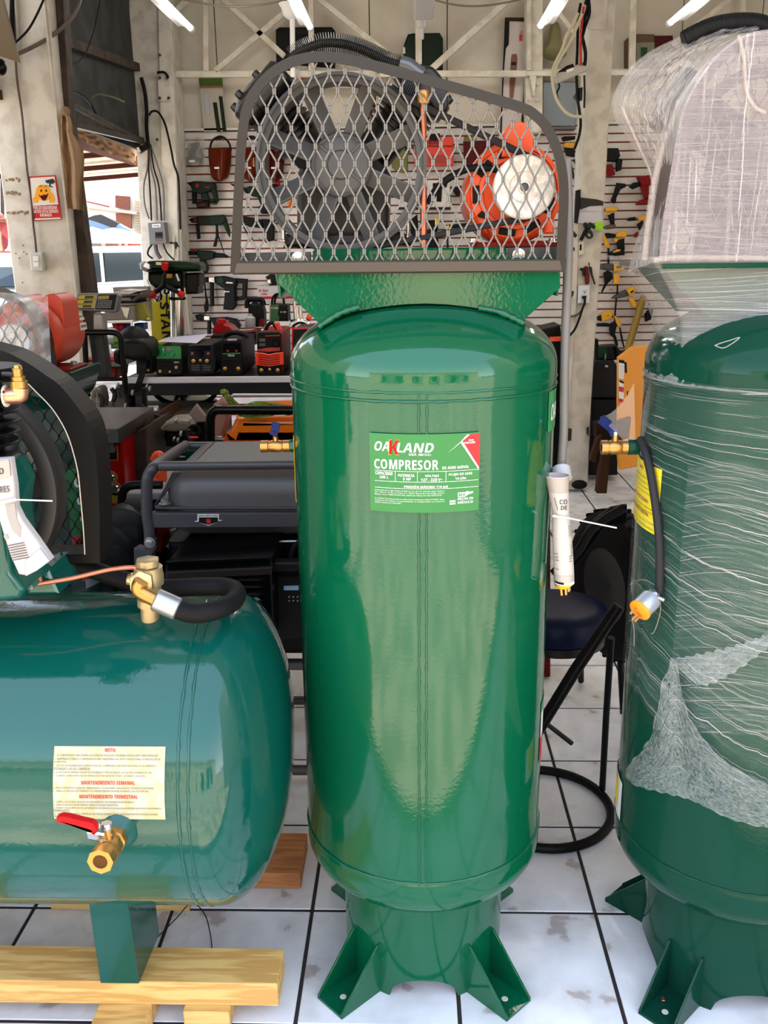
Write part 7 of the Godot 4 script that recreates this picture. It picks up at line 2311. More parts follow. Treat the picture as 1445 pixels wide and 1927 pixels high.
func tools_middle() -> void:
	# what shows through the guard's mesh right of the flywheel: crop (480,240)
	crop(480,240,0.2907)
	var z := 8.46
	var org := mk(0.78,0.17,0.06,0.4)
	var wht := mk(0.78,0.76,0.74,0.5)
	var t := thing("tool_case","orange hard tool case with brand print on the slats, beside the copper pipe","case",mid([1150,250],z))
	cut(t,"case",[1035,65,1282,62,1286,245,1032,250],z - 0.04,0.10,0.008,org)
	cut(t,"lid_line",[1035,118,1284,116,1284,124,1035,126],z - 0.044,0.004,0.0,mk(0.45,0.08,0.03,0.5))
	cut(t,"latch",[1130,40,1195,38,1198,82,1130,85],z - 0.05,0.03,0.004,M.black)
	lettering(t,"TRUPER",1110,86,90,26,z - 0.046,mk(0.2,0.05,0.03,0.5))
	cut(t,"picture_label",[1120,180,1235,178,1236,232,1120,234],z - 0.045,0.004,0.0,mk(0.55,0.16,0.10,0.5))
	one("tool_case",G.new().prism(pp([1348,88,1600,86,1600,290,1400,300,1352,230],z),-z + 0.04,0.10,0.008),mk(0.28,0.02,0.03,0.4),"dark red tool case partly behind the orange motor","case")
	one("label_card",G.new().prism(pp([1350,62,1430,60,1430,95,1350,96],z),-z + 0.05,0.03,0.003),mk(0.35,0.33,0.05,0.5),"small olive card above the dark red tool case","card")
	one("bottle_card",G.new().prism(smooth2(pp([885,260,890,200,930,110,965,95,985,150,988,280,940,290],z),2),-z + 0.02,0.03,0.006),mk(0.34,0.34,0.10,0.4),"yellow green packaged disc behind the flywheel's right rim","package")
	var k := 0
	var labs := ["white card holding a black clamp, left of the copper pipe behind the mesh","white card holding two black hooks, right of the copper pipe behind the mesh"]
	for e in [[930,380,1050,520],[1115,340,1260,520]]:
		t = thing("tool_card",labs[k],"card",mid([e[0],e[3],e[2],e[3]],z))
		cut(t,"card",[e[0],e[1],e[2],e[1],e[2],e[3],e[0],e[3]],z,0.02,0.002,wht)
		cut(t,"base_strip",[e[0] - 8,e[3] - 5,e[2] + 5,e[3] - 5,e[2] + 5,e[3] + 12,e[0] - 8,e[3] + 12],z - 0.02,0.03,0.003,mk(0.12,0.12,0.12,0.5))
		cut(t,"clamp",[e[0] + 35,e[1] + 20,e[2] - 15,e[1] + 15,e[2] - 20,e[1] + 45,e[2] - 50,e[1] + 50,e[2] - 55,e[3] - 40,e[0] + 60,e[3] - 40,e[0] + 58,e[1] + 55,e[0] + 35,e[1] + 50],z - 0.01,0.02,0.003,M.black)
		k += 1
	tool("black tool with yellow spot left of the orange motor",[["body",[1270,390,1330,375,1375,395,1370,440,1300,440],M.black,0.05],["yellow_spot",[1350,402,1366,402,1366,418,1350,418],M.yellow,0.056]],z,"hand_tool","tool")
	tool("black hanging tool with yellow tag above the lower belt",[["body",[1120,600,1180,595,1185,660,1130,665],M.black,0.05],["yellow_tag",[1162,590,1182,588,1180,635,1160,635],M.yellow,0.056]],z,"hand_tool","tool")
	tool("long black level tool with yellow end above the lower belt",[["body",[1235,630,1380,615,1380,645,1240,655],M.black,0.04],["yellow_end",[1240,632,1258,630,1258,655,1240,657],M.yellow,0.046],["drop",[1240,700,1250,700,1255,790,1240,790],M.black,0.03]],z,"hand_tool","tool")
	tool("grey black tool row low on the slats behind the mesh",[["body",[1000,600,1050,560,1060,700,1010,770],M.black,0.05],["second",[1110,670,1180,660,1190,780,1120,790],M.black,0.05]],z,"hand_tool","tool")
	# box behind the flywheel's top with orange tip
	crop(420,60,0.2491)
	t = thing("orange_level","orange tipped dark hand tool seen above the flywheel hub","tool",mid([1080,720],z))
	cut(t,"body",[1010,770,1100,520,1155,480,1150,560,1060,740],z + 0.02,0.03,0.004,mk(0.25,0.05,0.04,0.5))
	cut(t,"tip",[1040,725,1065,620,1082,620,1068,690,1058,722],z - 0.02,0.03,0.004,M.orange)
	cut(t,"pale_grip",[1105,510,1122,500,1115,570,1080,690,1065,690],z - 0.015,0.03,0.004,mk(0.6,0.5,0.45,0.5))
	t = thing("boxed_tool","white and orange box on the ledge behind the guard's top left","box",mid([610,420],8.4))
	cut(t,"carton",[530,250,1240,310,1240,430,560,420],8.42,0.1,0.004,mk(0.66,0.62,0.58,0.5))
	cut(t,"orange_panel",[575,335,680,340,672,400,580,385],8.415,0.004,0.0,mk(0.62,0.24,0.12,0.5))
	crop(0,0,1)

func tools_right() -> void:
	crop(1080,340,0.1867)
	var z := 8.44
	var y := mk(0.80,0.57,0.05,0.4)
	var bk := mk(0.04,0.04,0.042,0.5)
	var gr := mk(0.22,0.22,0.22,0.4,0.3)
	var rd := mk(0.42,0.03,0.04,0.4)
	tool("red and black cordless drill directly above the red pistol drill, by the film",[["body",[640,-40,780,-60,790,40,690,60],rd,0.08],["chuck",[560,60,600,20,665,10,670,55,600,85],bk,0.06],["grip",[670,40,760,20,755,180,715,185],rd,0.06],["battery",[640,215,700,185,785,180,790,240,640,245],rd,0.09]],z)
	tool("red corded drill hanging beside the white pillar, nose down",[["body",[315,-160,390,-170,420,-60,350,-40,320,-90],mk(0.40,0.03,0.06,0.4),0.08],["top",[330,-330,450,-330,470,-250,420,-190,340,-200],bk,0.08],["collar",[320,-320,380,-325,385,-250,322,-250],M.cast,0.06],["grip",[430,-230,495,-220,480,-110,430,-90],bk,0.06],["lead",[415,70,430,20,520,30,530,60,470,90,430,170,425,225,395,230,370,200,390,150,405,110],bk,0.025]],z)
	tool("yellow and black impact driver just right of the paper notice",[["body",[315,275,360,262,440,265,450,290,430,312,320,312],y,0.07],["collar",[312,285,350,280,350,305,312,305],gr,0.06,-0.002],["grip",[345,340,410,320,412,440,375,445],bk,0.05],["trim",[325,320,372,318,372,345,325,350],y,0.055],["battery",[312,460,370,440,425,440,425,480,320,490],mk(0.30,0.22,0.10,0.5),0.07]],z)
	tool("yellow and black drill with pointed black chuck, next to the film edge",[["body",[620,370,710,350,760,360,760,400,640,405],y,0.07],["chuck",[532,390,560,372,625,362,630,402,560,408],bk,0.06],["collar",[628,372,658,370,658,398,630,400],gr,0.075],["grip",[640,440,700,400,720,470,665,500],bk,0.05],["foot",[605,545,650,510,660,560,620,575],rd,0.06]],z)
	tool("yellow handled corded grinder below the impact driver",[["grip",[290,545,310,535,345,600,370,660,350,680,320,672],y,0.05],["head",[318,530,345,525,430,540,420,575,340,582],bk,0.07],["lead",[338,680,360,680,358,900,340,880],bk,0.015]],z,"angle_grinder","grinder")
	tool("yellow black cordless drill standing on its battery, near the black grinder head",[["body",[420,545,450,515,535,505,545,540,520,575,425,570],y,0.075],["trim",[405,580,450,575,450,625,410,620],y,0.05],["grip",[430,605,510,580,515,690,450,700],bk,0.055],["battery",[365,745,380,715,440,685,512,690,515,750,370,765],bk,0.085],["battery_trim",[385,715,435,688,480,690,470,720,390,738],y,0.088]],z)
	tool("yellow grey impact wrench with a window plate, level with the red key holder",[["body",[400,835,505,825,510,905,405,920],y,0.085],["nose",[275,840,330,832,400,838,402,905,330,905,275,890],gr,0.075],["plate",[418,850,490,845,490,890,420,898],mk(0.10,0.08,0.04,0.4),0.088],["grip",[400,935,452,928,465,970,460,1045,405,1045],y,0.06],["lead",[300,930,345,905,385,925,395,985,340,1040,300,1110,285,1140,280,1115,310,1040],bk,0.04]],z,"impact_wrench","wrench")
	tool("yellow impact wrench pointing down left beside the pale yellow tube",[["body",[530,1105,600,1065,640,1120,560,1160],y,0.08],["nose",[380,1190,420,1155,525,1100,550,1165,440,1190],gr,0.07],["plate",[555,1120,600,1092,618,1118,570,1145],mk(0.10,0.08,0.04,0.4),0.085],["grip",[550,1185,595,1165,640,1250,632,1280,605,1285],y,0.055],["lead",[620,1290,634,1290,645,1395,632,1400],bk,0.018]],z,"impact_wrench","wrench")
	tool("yellow corded drill low on the slats above the green black charger",[["body",[275,1345,310,1320,390,1305,400,1340,370,1400,285,1425],y,0.08],["nose",[240,1375,280,1350,290,1420,245,1410],bk,0.06],["plate",[320,1360,365,1348,368,1368,322,1382],mk(0.16,0.12,0.04,0.4),0.083],["grip",[400,1360,430,1365,485,1440,480,1475,440,1470],y,0.055],["lead",[370,1440,410,1420,440,1450,425,1500,410,1590,370,1560,360,1500],bk,0.05]],z)
	tool("black hose nozzle tool below the lowest yellow drill",[["body",[235,1440,330,1435,380,1450,370,1475,235,1470],bk,0.05],["neck",[395,1560,425,1560,450,1660,420,1670],bk,0.04],["lead",[455,1480,470,1480,500,1620,515,1690,500,1680,475,1600],bk,0.015]],z,"nozzle","tool")
	tool("black small tools hanging right of the pale yellow tube",[["body",[715,1350,760,1290,805,1290,780,1400,725,1425],bk,0.05],["hook",[750,1230,765,1235,770,1260,755,1255],bk,0.02]],z,"hand_tool","tool")
	for e in [[535,520,533,760],[440,1055,432,1190],[425,1195,412,1420]]:
		pass
	one("long_lead",G.new().tube(curve(pts([438,1050,436,1120,425,1200,415,1330,410,1430],z - 0.01),4),0.008,6),bk,"thin black lead hanging from the window plated wrench to the slats' foot","cable")
	one("yellow_tube",G.new().turned(Vector3(P(560,1850,8.2).x - 0.25,0.0,-7.9),P(700,1170,8.45),[[0.0,0.032],[0.96,0.032],[1.0,0.026]],16),mk(0.50,0.40,0.10,0.5),"pale yellow long tube leaning against the slats next to the film","tube")
	crop(1000,0,0.308)
	var t := thing("grinder","yellow black angle grinder with coiled lead, just left of the white pillar","grinder",mid([230,960],8.4),"tools on the slatted wall")
	cut(t,"body",[195,880,215,865,268,870,268,910,210,915],8.44,0.07,0.01,y)
	cut(t,"grip",[185,840,200,832,270,830,268,850,195,862],8.40,0.05,0.01,bk)
	cut(t,"guard",[200,900,268,905,265,960,215,950],8.41,0.05,0.01,bk)
	for k in 3:
		pipe(t,"lead",[230,975,240 + 5 * k,1040,265,1100,295,1140,305,1100,290 - 8 * k,1010,255,975],8.39 - 0.006 * k,0.009,mk(0.2,0.18,0.16,0.5))
	crop(0,0,1)

func ledge() -> void:
	# shelf rail that carries cases above the slats,and what stands on it
	crop(440,0,0.4844)
	var z := 8.45
	var t := thing("tool_case","black hard tool case hanging behind the white cup rod","case",mid([275,240],z))
	cut(t,"case",[162,115,175,105,380,104,392,118,390,300,165,300],z + 0.02,0.10,0.012,mk(0.045,0.04,0.035,0.5))
	cut(t,"handle_gap",[235,112,305,112,305,130,235,130],z + 0.016,0.01,0.0,mk(0.13,0.12,0.10,0.6))
	t = thing("tool_case","dark green hard tool case hanging on the cream cladding behind a truss bar","case",mid([735,275],z))
	cut(t,"case",[660,175,676,132,700,128,800,127,812,150,812,270,800,292,670,292,660,240],z + 0.02,0.10,0.012,mk(0.02,0.11,0.05,0.45))
	cut(t,"handle_gap",[725,138,760,138,760,154,725,154],z + 0.016,0.01,0.0,mk(0.10,0.13,0.10,0.6))
	cut(t,"side_clip",[656,185,665,183,666,207,656,209],z + 0.014,0.02,0.001,M.offwhite)
	# rod with white cup
	t = thing("ceiling_rod","white rod with flared white cup hanging between the upper left lamps","rod",P(227,75,5.0))
	rnd(t,"rod",227,75,229,300,5.0,[[0.0,0.0125],[1.0,0.0125]],M.white)
	rnd(t,"cup",224,75,222,15,5.0,[[0.0,0.018],[0.25,0.040],[0.75,0.050],[1.0,0.062]],M.white,20)
	pipe(t,"lead",[222,15,205,8,195,-10,190,-40],5.0,0.004,M.dark_steel)
	crop(0,0,1)
	var u := P(550,0,5.0)
	obj("stem",G.new().rod(P(548,8,5.0),Vector3(u.x,3.86,-5.0),0.006),M.white,t)
	# long box,horn,panel
	crop(740,60,0.2491)
	t = thing("long_carton","tall white printed carton with a tool picture, standing against the cladding","box",mid([920,800],8.42))
	cut(t,"carton",[845,-85,1015,-80,975,600,955,800,800,800,830,200],8.44,0.14,0.004,mk(0.70,0.67,0.66,0.45))
	cut(t,"black_edge",[842,-85,878,-85,872,95,850,125,835,300,818,780,805,780,826,300],8.436,0.006,0.0,M.ink_black)
	cut(t,"dark_top",[845,-110,1020,-108,1016,-78,842,-82],8.435,0.02,0.002,mk(0.18,0.12,0.08,0.6))
	cut(t,"red_mark",[953,20,975,20,973,68,951,68],8.435,0.004,0.0,M.ink_red)
	lettering(t,"Ex. SMX",957,-10,18,26,8.435,M.ink_red)
	cut(t,"picture",[890,200,895,170,930,165,938,200,930,300,905,500,880,500,878,380],8.434,0.004,0.0,mk(0.42,0.22,0.12,0.5))
	cut(t,"picture_panel",[890,228,930,226,928,252,890,252],8.432,0.003,0.0,mk(0.16,0.06,0.06,0.5))
	t = thing("electric_panel","grey blue metal electrical cabinet on the wall left of the white pillar","cabinet",mid([1250,715],8.4))
	cut(t,"door",[1130,375,1392,378,1378,712,1128,710],8.40,0.14,0.006,mk(0.42,0.46,0.49,0.4))
	cut(t,"lower_frame",[1128,715,1380,712,1378,735,1128,738],8.41,0.12,0.004,mk(0.30,0.29,0.27,0.5))
	rnd(t,"lock",1356,545,1357,545.5,8.38,[[0.0,0.010],[1.0,0.010]],M.dark_steel)
	t = thing("alarm_horn","cream horn speaker on the wall left of the white pillar","horn",mid([1220,165],8.4))
	obj("horn",G.new().turned(P(1222,168,8.35),P(1222,-60,8.45),[[0.0,0.095],[0.15,0.085],[0.4,0.055],[0.8,0.045],[1.0,0.03]],22),mk(0.50,0.48,0.34,0.5),t)
	# cartons at the upper right
	crop(1160,30,0.1972)
	t = thing("carton","brown and white cartons with green print, on the ledge right of the pillar","box",mid([270,515],8.4))
	cut(t,"carton",[105,210,175,172,365,175,365,515,105,515],8.43,0.14,0.004,mk(0.34,0.24,0.14,0.7))
	cut(t,"printed_face",[190,255,362,250,362,490,190,515],8.425,0.006,0.0,mk(0.42,0.43,0.36,0.5))
	cut(t,"green_print",[230,300,295,298,290,420,235,425],8.422,0.004,0.0,mk(0.10,0.26,0.12,0.5))
	one("carton",G.new().prism(pp([362,190,535,188,540,300,380,340,362,330],8.43),-8.42,0.14,0.004),mk(0.25,0.03,0.03,0.5),"dark red carton beside the brown and white ones on the ledge","box")
	crop(0,0,1)
	one("ledge_rail",G.new().bar(P(1005,138,8.40),P(1260,137,8.40),0.05,0.10,Vector3.BACK,0.004),M.steelwhite,"cream ledge rail running right of the post at truss height","rail")

func wire(a: Array,z: Variant,r: float,m: Material,label: String,called := "cable") -> void:
	var p := []
	for i in range(0,a.size(),2):
		var zz: float = z if not z is Array else lerpf(z[0],z[1],float(i) / maxf(1.0,a.size() - 2))
		p.append(P(a[i],a[i + 1],zz))
	one(called,G.new().tube(curve(p,6),r,7),m,label,"cable")

func left_pillar_things() -> void:
	crop(0,0,0.3322)
	var z := 5.385
	# sign
	var t := thing("security_sign","white and red security notice with a yellow smiley giving two thumbs up","sign",mid([250,1250],z))
	cut(t,"plate",[163,1000,315,992,350,1243,190,1252],z,0.006,0.001,mk(0.75,0.12,0.14,0.4))
	cut(t,"white_field",[170,1008,309,1000,330,1158,184,1166],z - 0.0065,0.001,0.0,mk(0.86,0.84,0.82,0.4))
	cut(t,"bottom_strip",[196,1238,342,1232,343,1240,197,1246],z - 0.0065,0.001,0.0,mk(0.86,0.84,0.82,0.4))
	var ye := mk(0.92,0.62,0.04,0.4)
	var c := P(245,1092,z - 0.008)
	obj("smiley_face",G.new().turned(c,c + Vector3(0,0,0.002),[[0.0,0.043],[1.0,0.042]],28),ye,t)
	var ink := G.new()
	for s in [-1.0,1.0]:
		ink.ball(P(245 + s * 14 + 2,1080,z - 0.011),Vector3(0.0045,0.007,0.0015),10,6)
		ink.tube(curve(pts([237 + s * 15,1058,246 + s * 15,1052,255 + s * 15,1058],z - 0.0105),4),0.0015,5)
	ink.tube(curve(pts([220,1105,235,1118,258,1118,272,1096],z - 0.0105),5),0.0022,6)
	obj("face_line",ink,M.ink_black,t)
	obj("mouth",G.new().prism(smooth2(pp([228,1110,268,1102,262,1130,245,1136],z - 0.010),2),-z + 0.0105,0.001),mk(0.35,0.05,0.03,0.5),t)
	for s in [-1.0,1.0]:
		var x: float = 248.0 + s * 46.0
		cut(t,"thumb",[x - 14,1148,x - 16,1122,x - 4,1110,x - 3,1095,x + 5,1092,x + 8,1112,x + 16,1124,x + 12,1148],z - 0.009,0.004,0.001,ye,1)
	cut(t,"camera_picture",[255,1022,300,1012,312,1030,300,1042,290,1040,285,1052,300,1058,296,1062,276,1056,280,1040,262,1036],z - 0.0085,0.002,0.0,mk(0.20,0.21,0.23,0.4))
	var w := mk(0.92,0.86,0.84,0.5)
	lettering(t,"POR SU SEGURIDAD",188,1167,136,19,z - 0.0075,w)
	lettering(t,"USTED ESTA SIENDO",192,1189,138,18,z - 0.0075,w)
	lettering(t,"GRABADO",228,1210,66,17,z - 0.0075,w)
	# worn painted marks on the pillar
	crop(0,380,0.1038)
	var st := G.new()
	var r := RandomNumberGenerator.new()
	r.seed = 31
	for row in [[100,-430,330],[105,-180,330],[115,180,480]]:
		for k in 9:
			var x: float = row[0] + k * 44.0 + r.randf_range(-8,8)
			if x > row[2]:
				continue
			var y: float = row[1] + r.randf_range(-20,20)
			st.prism(pp([x,y,x + r.randf_range(15,45),y - r.randf_range(0,25),x + r.randf_range(25,50),y + r.randf_range(15,60),x + r.randf_range(0,20),y + r.randf_range(20,80)],5.398),-5.397,0.002)
	for q in [[415,790],[428,908],[480,945],[350,1018],[405,1462],[285,935]]:
		st.rod(P(q[0],q[1],5.40),P(q[0],q[1],5.396),0.004,8)
	one("paint_marks",st,mk(0.50,0.40,0.30,0.8),"faded brown stencil traces and nail holes on the wide left pillar","marks","","stuff")
	# switch box with conduit
	crop(0,400,0.2595)
	t = thing("switch_box","pale grey wall switch box with two rockers on the left pillar","switch",mid([262,425],5.38))
	cut(t,"box",[212,292,305,288,322,415,300,425,222,422],5.36,0.04,0.004,mk(0.66,0.66,0.63,0.4))
	cut(t,"cover",[218,296,300,293,308,420,226,420],5.357,0.006,0.002,mk(0.74,0.74,0.71,0.4))
	cut(t,"rocker",[240,318,278,316,280,352,242,354],5.35,0.006,0.002,M.white)
	cut(t,"rocker",[242,360,280,358,282,394,244,396],5.35,0.006,0.002,M.white)
	rnd(t,"screw",262,306,262,307,5.352,[[0.0,0.004],[1.0,0.004]],M.zinc,8)
	wire([262,288,255,200,240,80,225,-100,195,-320,160,-700,120,-1000,110,-1300,90,-1600],5.38,0.006,mk(0.30,0.22,0.20,0.5),"thin brown conduit lead running down the left pillar to the switch")
	crop(0,0,0.3322)
	wire([-20,315,60,262,150,180,205,90,250,-10],[5.2,5.3],0.006,M.rubber,"black cable slung across the top left corner, upper one")
	wire([100,305,180,268,290,205,390,120,440,40,460,-30],[5.3,5.6],0.011,mk(0.36,0.31,0.27,0.5),"thicker grey brown cable slung behind the left pillar's top")
	wire([70,-20,68,120,75,240],5.36,0.012,M.rubber,"short upright black lead at the very top of the left pillar")
	wire([410,365,450,345,490,290,530,180,560,40,570,-20],[6.0,6.8],0.004,M.rubber,"fine black wire curving over the dark side panel")
	wire([515,555,560,535,640,550,705,578],7.0,0.006,mk(0.45,0.42,0.32,0.5),"pale wire arched over the dark side panel's lower edge")
	wire([395,500,450,530,490,560,520,600,560,680],[5.8,6.4],0.008,M.black,"tangled black wire hanging below the dark side panel")
	var tri := G.new()
	tri.prism(pp([-40,-40,8,-40,110,355,0,318,-40,300],5.1),-5.1,0.02,0.002)
	one("corner_board",tri,mk(0.42,0.36,0.26,0.6),"tapering beige board hanging in the top left corner","board")
	cut(one("corner_lamp",G.new().ball(P(4,380,5.0),Vector3(0.03,0.04,0.03),14,8),M.black_gloss,"small dark round fitting at the left picture edge","fitting"),"bracket",[-20,340,10,335,15,350,-20,360],5.0,0.02,0.002,M.dark_steel)
	# cloth
	var fn := FastNoiseLite.new()
	fn.frequency = 1.0
	var lt := [[345,640,385,632],[340,690,408,690],[345,740,415,760],[335,860,470,840],[360,960,478,900],[370,1080,470,1100],[380,1180,478,1192]]
	one("hanging_cloth",G.new().sheet(func(u: float,v: float) -> Vector3:
		var f := v * 6.0
		var i := mini(int(f),5)
		var k := f - i
		var x0: float = lerpf(lt[i][0],lt[i + 1][0],k)
		var y0: float = lerpf(lt[i][1],lt[i + 1][1],k)
		var x1: float = lerpf(lt[i][2],lt[i + 1][2],k)
		var y1: float = lerpf(lt[i][3],lt[i + 1][3],k)
		return P(lerpf(x0,x1,u),lerpf(y0,y1,u),5.42 - 0.05 * sin(u * PI) - 0.03 * sin(u * 11.0 + v * 2.0) - 0.02 * fn.get_noise_2d(u * 4.0,v * 4.0)),30,40),mk(0.55,0.44,0.32,0.85),"tan cloth tied to a hook on the left pillar's edge","cloth")
	one("cloth_knot",G.new().ball(P(370,632,5.38),Vector3(0.026,0.028,0.02),14,8),mk(0.50,0.40,0.29,0.85),"bunched knot at the top of the hanging tan cloth","cloth")
	# corner pillar: camera,cables,breaker box,keys
	t = thing("security_camera","small black bullet camera at the corner pillar under the side panel","camera",mid([805,860],8.0))
	cut(t,"body",[770,838,822,812,840,835,790,866],8.05,0.06,0.008,M.black)
	cut(t,"lens_face",[772,836,785,862,795,858,782,832],8.02,0.03,0.003,M.offwhite)
	cut(t,"mount",[815,800,850,815,855,840,830,840],8.12,0.05,0.004,M.dark_steel)
	var k2 := 0
	var cl := ["leftmost of the thin cables fanning down to the breaker box","second cable fanning down the corner pillar to the breaker box","third cable fanning down the corner pillar to the breaker box","fourth cable fanning down the corner pillar to the breaker box","rightmost of the cables fanning down to the breaker box"]
	for e in [[840,830,835,950,815,1050,820,1160,845,1240],[845,830,842,950,850,1080,858,1250],[850,835,855,950,880,1060,890,1250],[855,835,870,950,900,1060,915,1250],[860,840,890,930,925,1060,930,1250]]:
		wire(e,8.14,0.007,M.rubber if k2 % 2 else mk(0.35,0.32,0.28,0.5),cl[k2])
		k2 += 1
	wire([800,440,820,520,830,620,830,720,840,830],8.14,0.016,M.rubber,"thick black cable bundle down the corner pillar from the truss bar")
	wire([845,655,860,632,895,635,930,690,950,760,970,850,985,930,1008,1000,1015,1100,1022,1300],8.12,0.009,M.black,"black cable curving over the corner pillar's face")
	wire([890,412,930,410,955,440],8.12,0.010,M.black,"short black cable end over the truss bar at the corner pillar")
	crop(220,230,0.2491)
	t = thing("breaker_box","grey breaker box with black switches and white label on the corner pillar","breaker box",mid([300,925],8.0))
	cut(t,"box",[232,762,360,755,376,915,245,925],8.08,0.09,0.006,mk(0.36,0.37,0.37,0.45))
	cut(t,"label",[265,770,328,766,330,793,268,797],8.076,0.003,0.0,M.white)
	lettering(t,"EATON",275,776,45,13,8.072,M.ink_grey)
	cut(t,"switch_bay",[288,832,342,828,346,875,290,878],8.076,0.003,0.0,mk(0.16,0.16,0.17,0.4))
	for i in 4:
		cut(t,"breaker",[291 + 13 * i,838,301 + 13 * i,837,303 + 13 * i,860,293 + 13 * i,861],8.073,0.012,0.001,M.black)
	cut(t,"red_strip",[290,882,346,878,347,898,292,902],8.075,0.003,0.0,mk(0.42,0.22,0.22,0.5))
	wire([265,925,240,960,235,1000,270,1030],8.12,0.008,M.rubber,"grey cable loop leaving the breaker box bottom left")
	wire([290,925,300,980,330,1030],8.12,0.018,mk(0.25,0.24,0.23,0.5),"thick grey conduit leaving the breaker box bottom")
	wire([350,918,375,980,410,1020,435,1040],8.12,0.007,M.rubber,"thin cable leaving the breaker box bottom right")
	t = thing("key_bunch","bunch of keys on a nail beside a pale stick, on the corner pillar","keys",mid([450,960],8.1))
	cut(t,"stick",[424,862,433,862,430,1020,420,1020],8.14,0.02,0.002,M.offwhite)
	for e in [[400,910,440,915],[440,905,470,945],[455,920,445,960],[445,910,440,950]]:
		rnd(t,"key",e[0],e[1],e[2],e[3],8.13,[[0.0,0.008],[0.3,0.012],[0.5,0.006],[1.0,0.005]],M.dark_steel,8)
	crop(0,0,1)

func right_pillar_things() -> void:
	crop(1080,340,0.1867)
	var z := 5.6
	var t := thing("paper_notice","white paper notice taped on the chipped white pillar","notice",mid([160,430],z))
	cut(t,"sheet",[42,255,282,248,278,430,35,428],z,0.003,0.0,mk(0.74,0.73,0.77,0.6))
	lettering(t,"AVISO IMPORTANTE",52,292,80,8,z - 0.0035,M.ink_grey,false)
	lettering(t,"NO SE ACEPTAN CAMBIOS NI DEVOLUCIONES",52,310,185,8,z - 0.0035,M.ink_grey,false)
	one("sticky_note",G.new().prism(pp([210,418,292,416,292,500,205,498],z),-z + 0.004,0.003),mk(0.55,0.80,0.02,0.6),"lime yellow sticky note under the paper notice's corner","note")
	t = thing("key_bunch","large bunch of keys with black fob hanging under the paper notice","keys",mid([150,610],z))
	for e in [[140,430,160,470],[110,450,175,480],[150,440,205,480],[130,430,110,470]]:
		rnd(t,"ring",e[0],e[1],e[2],e[3],z - 0.02,[[0.0,0.014],[0.5,0.018],[1.0,0.012]],M.dark_steel,10)
	rnd(t,"fob",130,480,68,600,z - 0.03,[[0.0,0.008],[0.2,0.012],[1.0,0.010]],M.black,10)
	rnd(t,"key",170,480,235,555,z - 0.025,[[0.0,0.010],[0.3,0.010],[0.4,0.005],[1.0,0.004]],M.zinc,8)
	obj("coil",G.new().tube(curve(pts([125,540,145,515,175,530,180,560,155,578,130,562],z - 0.03),5,true),0.007,8,true),M.dark_steel,t)
	rnd(t,"key",142,590,145,640,z - 0.02,[[0.0,0.008],[1.0,0.003]],M.zinc,8)
	t = thing("key_bunch","keys with a red pocket knife hanging above the outlet","keys",mid([140,1050],z))
	cut(t,"knife",[108,870,125,860,142,868,158,960,155,1030,138,1045,118,1040],z - 0.02,0.03,0.006,mk(0.38,0.02,0.04,0.35))
	for e in [[155,870,210,1045,0.007],[165,870,180,940,0.008],[85,880,100,960,0.010],[60,890,100,910,0.008],[150,825,155,870,0.004]]:
		rnd(t,"key",e[0],e[1],e[2],e[3],z - 0.015,[[0.0,e[4]],[1.0,e[4] * 0.7]],M.dark_steel,8)
	t = thing("power_outlet","white surface outlet box with one black plug on the chipped pillar","outlet",mid([105,1245],z))
	cut(t,"box",[48,1055,165,1050,160,1242,42,1240],z - 0.03,0.05,0.005,mk(0.72,0.74,0.76,0.4))
	cut(t,"plate",[54,1060,160,1055,156,1236,50,1234],z - 0.034,0.006,0.003,mk(0.78,0.80,0.82,0.4))
	for e in [[98,1105,104,1124],[117,1105,122,1124],[104,1124,114,1136]]:
		cut(t,"slot",[e[0],e[1],e[2],e[1],e[2],e[3],e[0],e[3]],z - 0.0345,0.003,0.0,M.ink_black)
	cut(t,"plug",[86,1165,128,1160,126,1190,88,1192],z - 0.06,0.03,0.004,M.black)
	wire([108,1185,108,1230,85,1290,60,1370,30,1450,0,1510,-55,1580,-75,1660],[5.53,5.55],0.007,M.black,"black lead from the outlet plug down the chipped pillar")
	wire([100,1240,85,1290,40,1345,-20,1368,-110,1360],5.58,0.006,mk(0.25,0.24,0.22,0.5),"grey lead looping left from under the outlet")
	# black bracket strip on the side of the pillar
	one("bracket_strip",G.new().prism(pp([20,100,70,85,65,245,38,430,5,425],5.58),-5.58,0.03,0.004),M.black,"narrow black strip fixed beside the paper notice","strip")
	cut(one("conduit_box",G.new().prism(pp([45,620,100,600,98,740,45,755],z),-z + 0.01,0.02,0.003),M.cream2,"small worn junction plate under the hanging keys on the pillar","plate"),"dark_tape",[58,645,78,640,76,700,56,705],z - 0.012,0.003,0.0,M.ink_black)
	# upper part: cords,power strip,adapter,transformer
	crop(1000,0,0.308)
	t = thing("power_strip","white power strip hung slanting on cords, with a black adapter","power strip",mid([240,495],5.5))
	obj("strip",G.new().bar(P(140,488,5.5),P(335,405,5.5),0.05,0.04,Vector3.BACK,0.006),mk(0.66,0.65,0.61,0.45),t)
	cut(t,"adapter",[165,435,215,400,255,387,268,410,250,440,200,450],5.48,0.05,0.008,M.black)
	cut(t,"adapter_label",[212,428,255,412,258,428,216,445],5.475,0.003,0.0,M.white)
	wire([285,80,255,150,215,220,190,300,150,380,128,450,135,540,160,620,210,685,260,710,320,712],5.45,0.009,mk(0.74,0.71,0.60,0.5),"outer white cord drooping past the slanting power strip")
	wire([310,85,270,180,235,260,180,350,150,410,140,470],5.44,0.009,mk(0.74,0.71,0.60,0.5),"inner white cord drooping to the power strip's end")
	wire([160,495,170,530,155,570,165,620],5.5,0.005,M.rubber,"short dark wire hanging from the power strip end")
	wire([330,-20,345,40,320,130,305,200,320,270,330,330,325,400],5.47,0.010,M.black,"black cable pair beside the pillar's upper left edge")
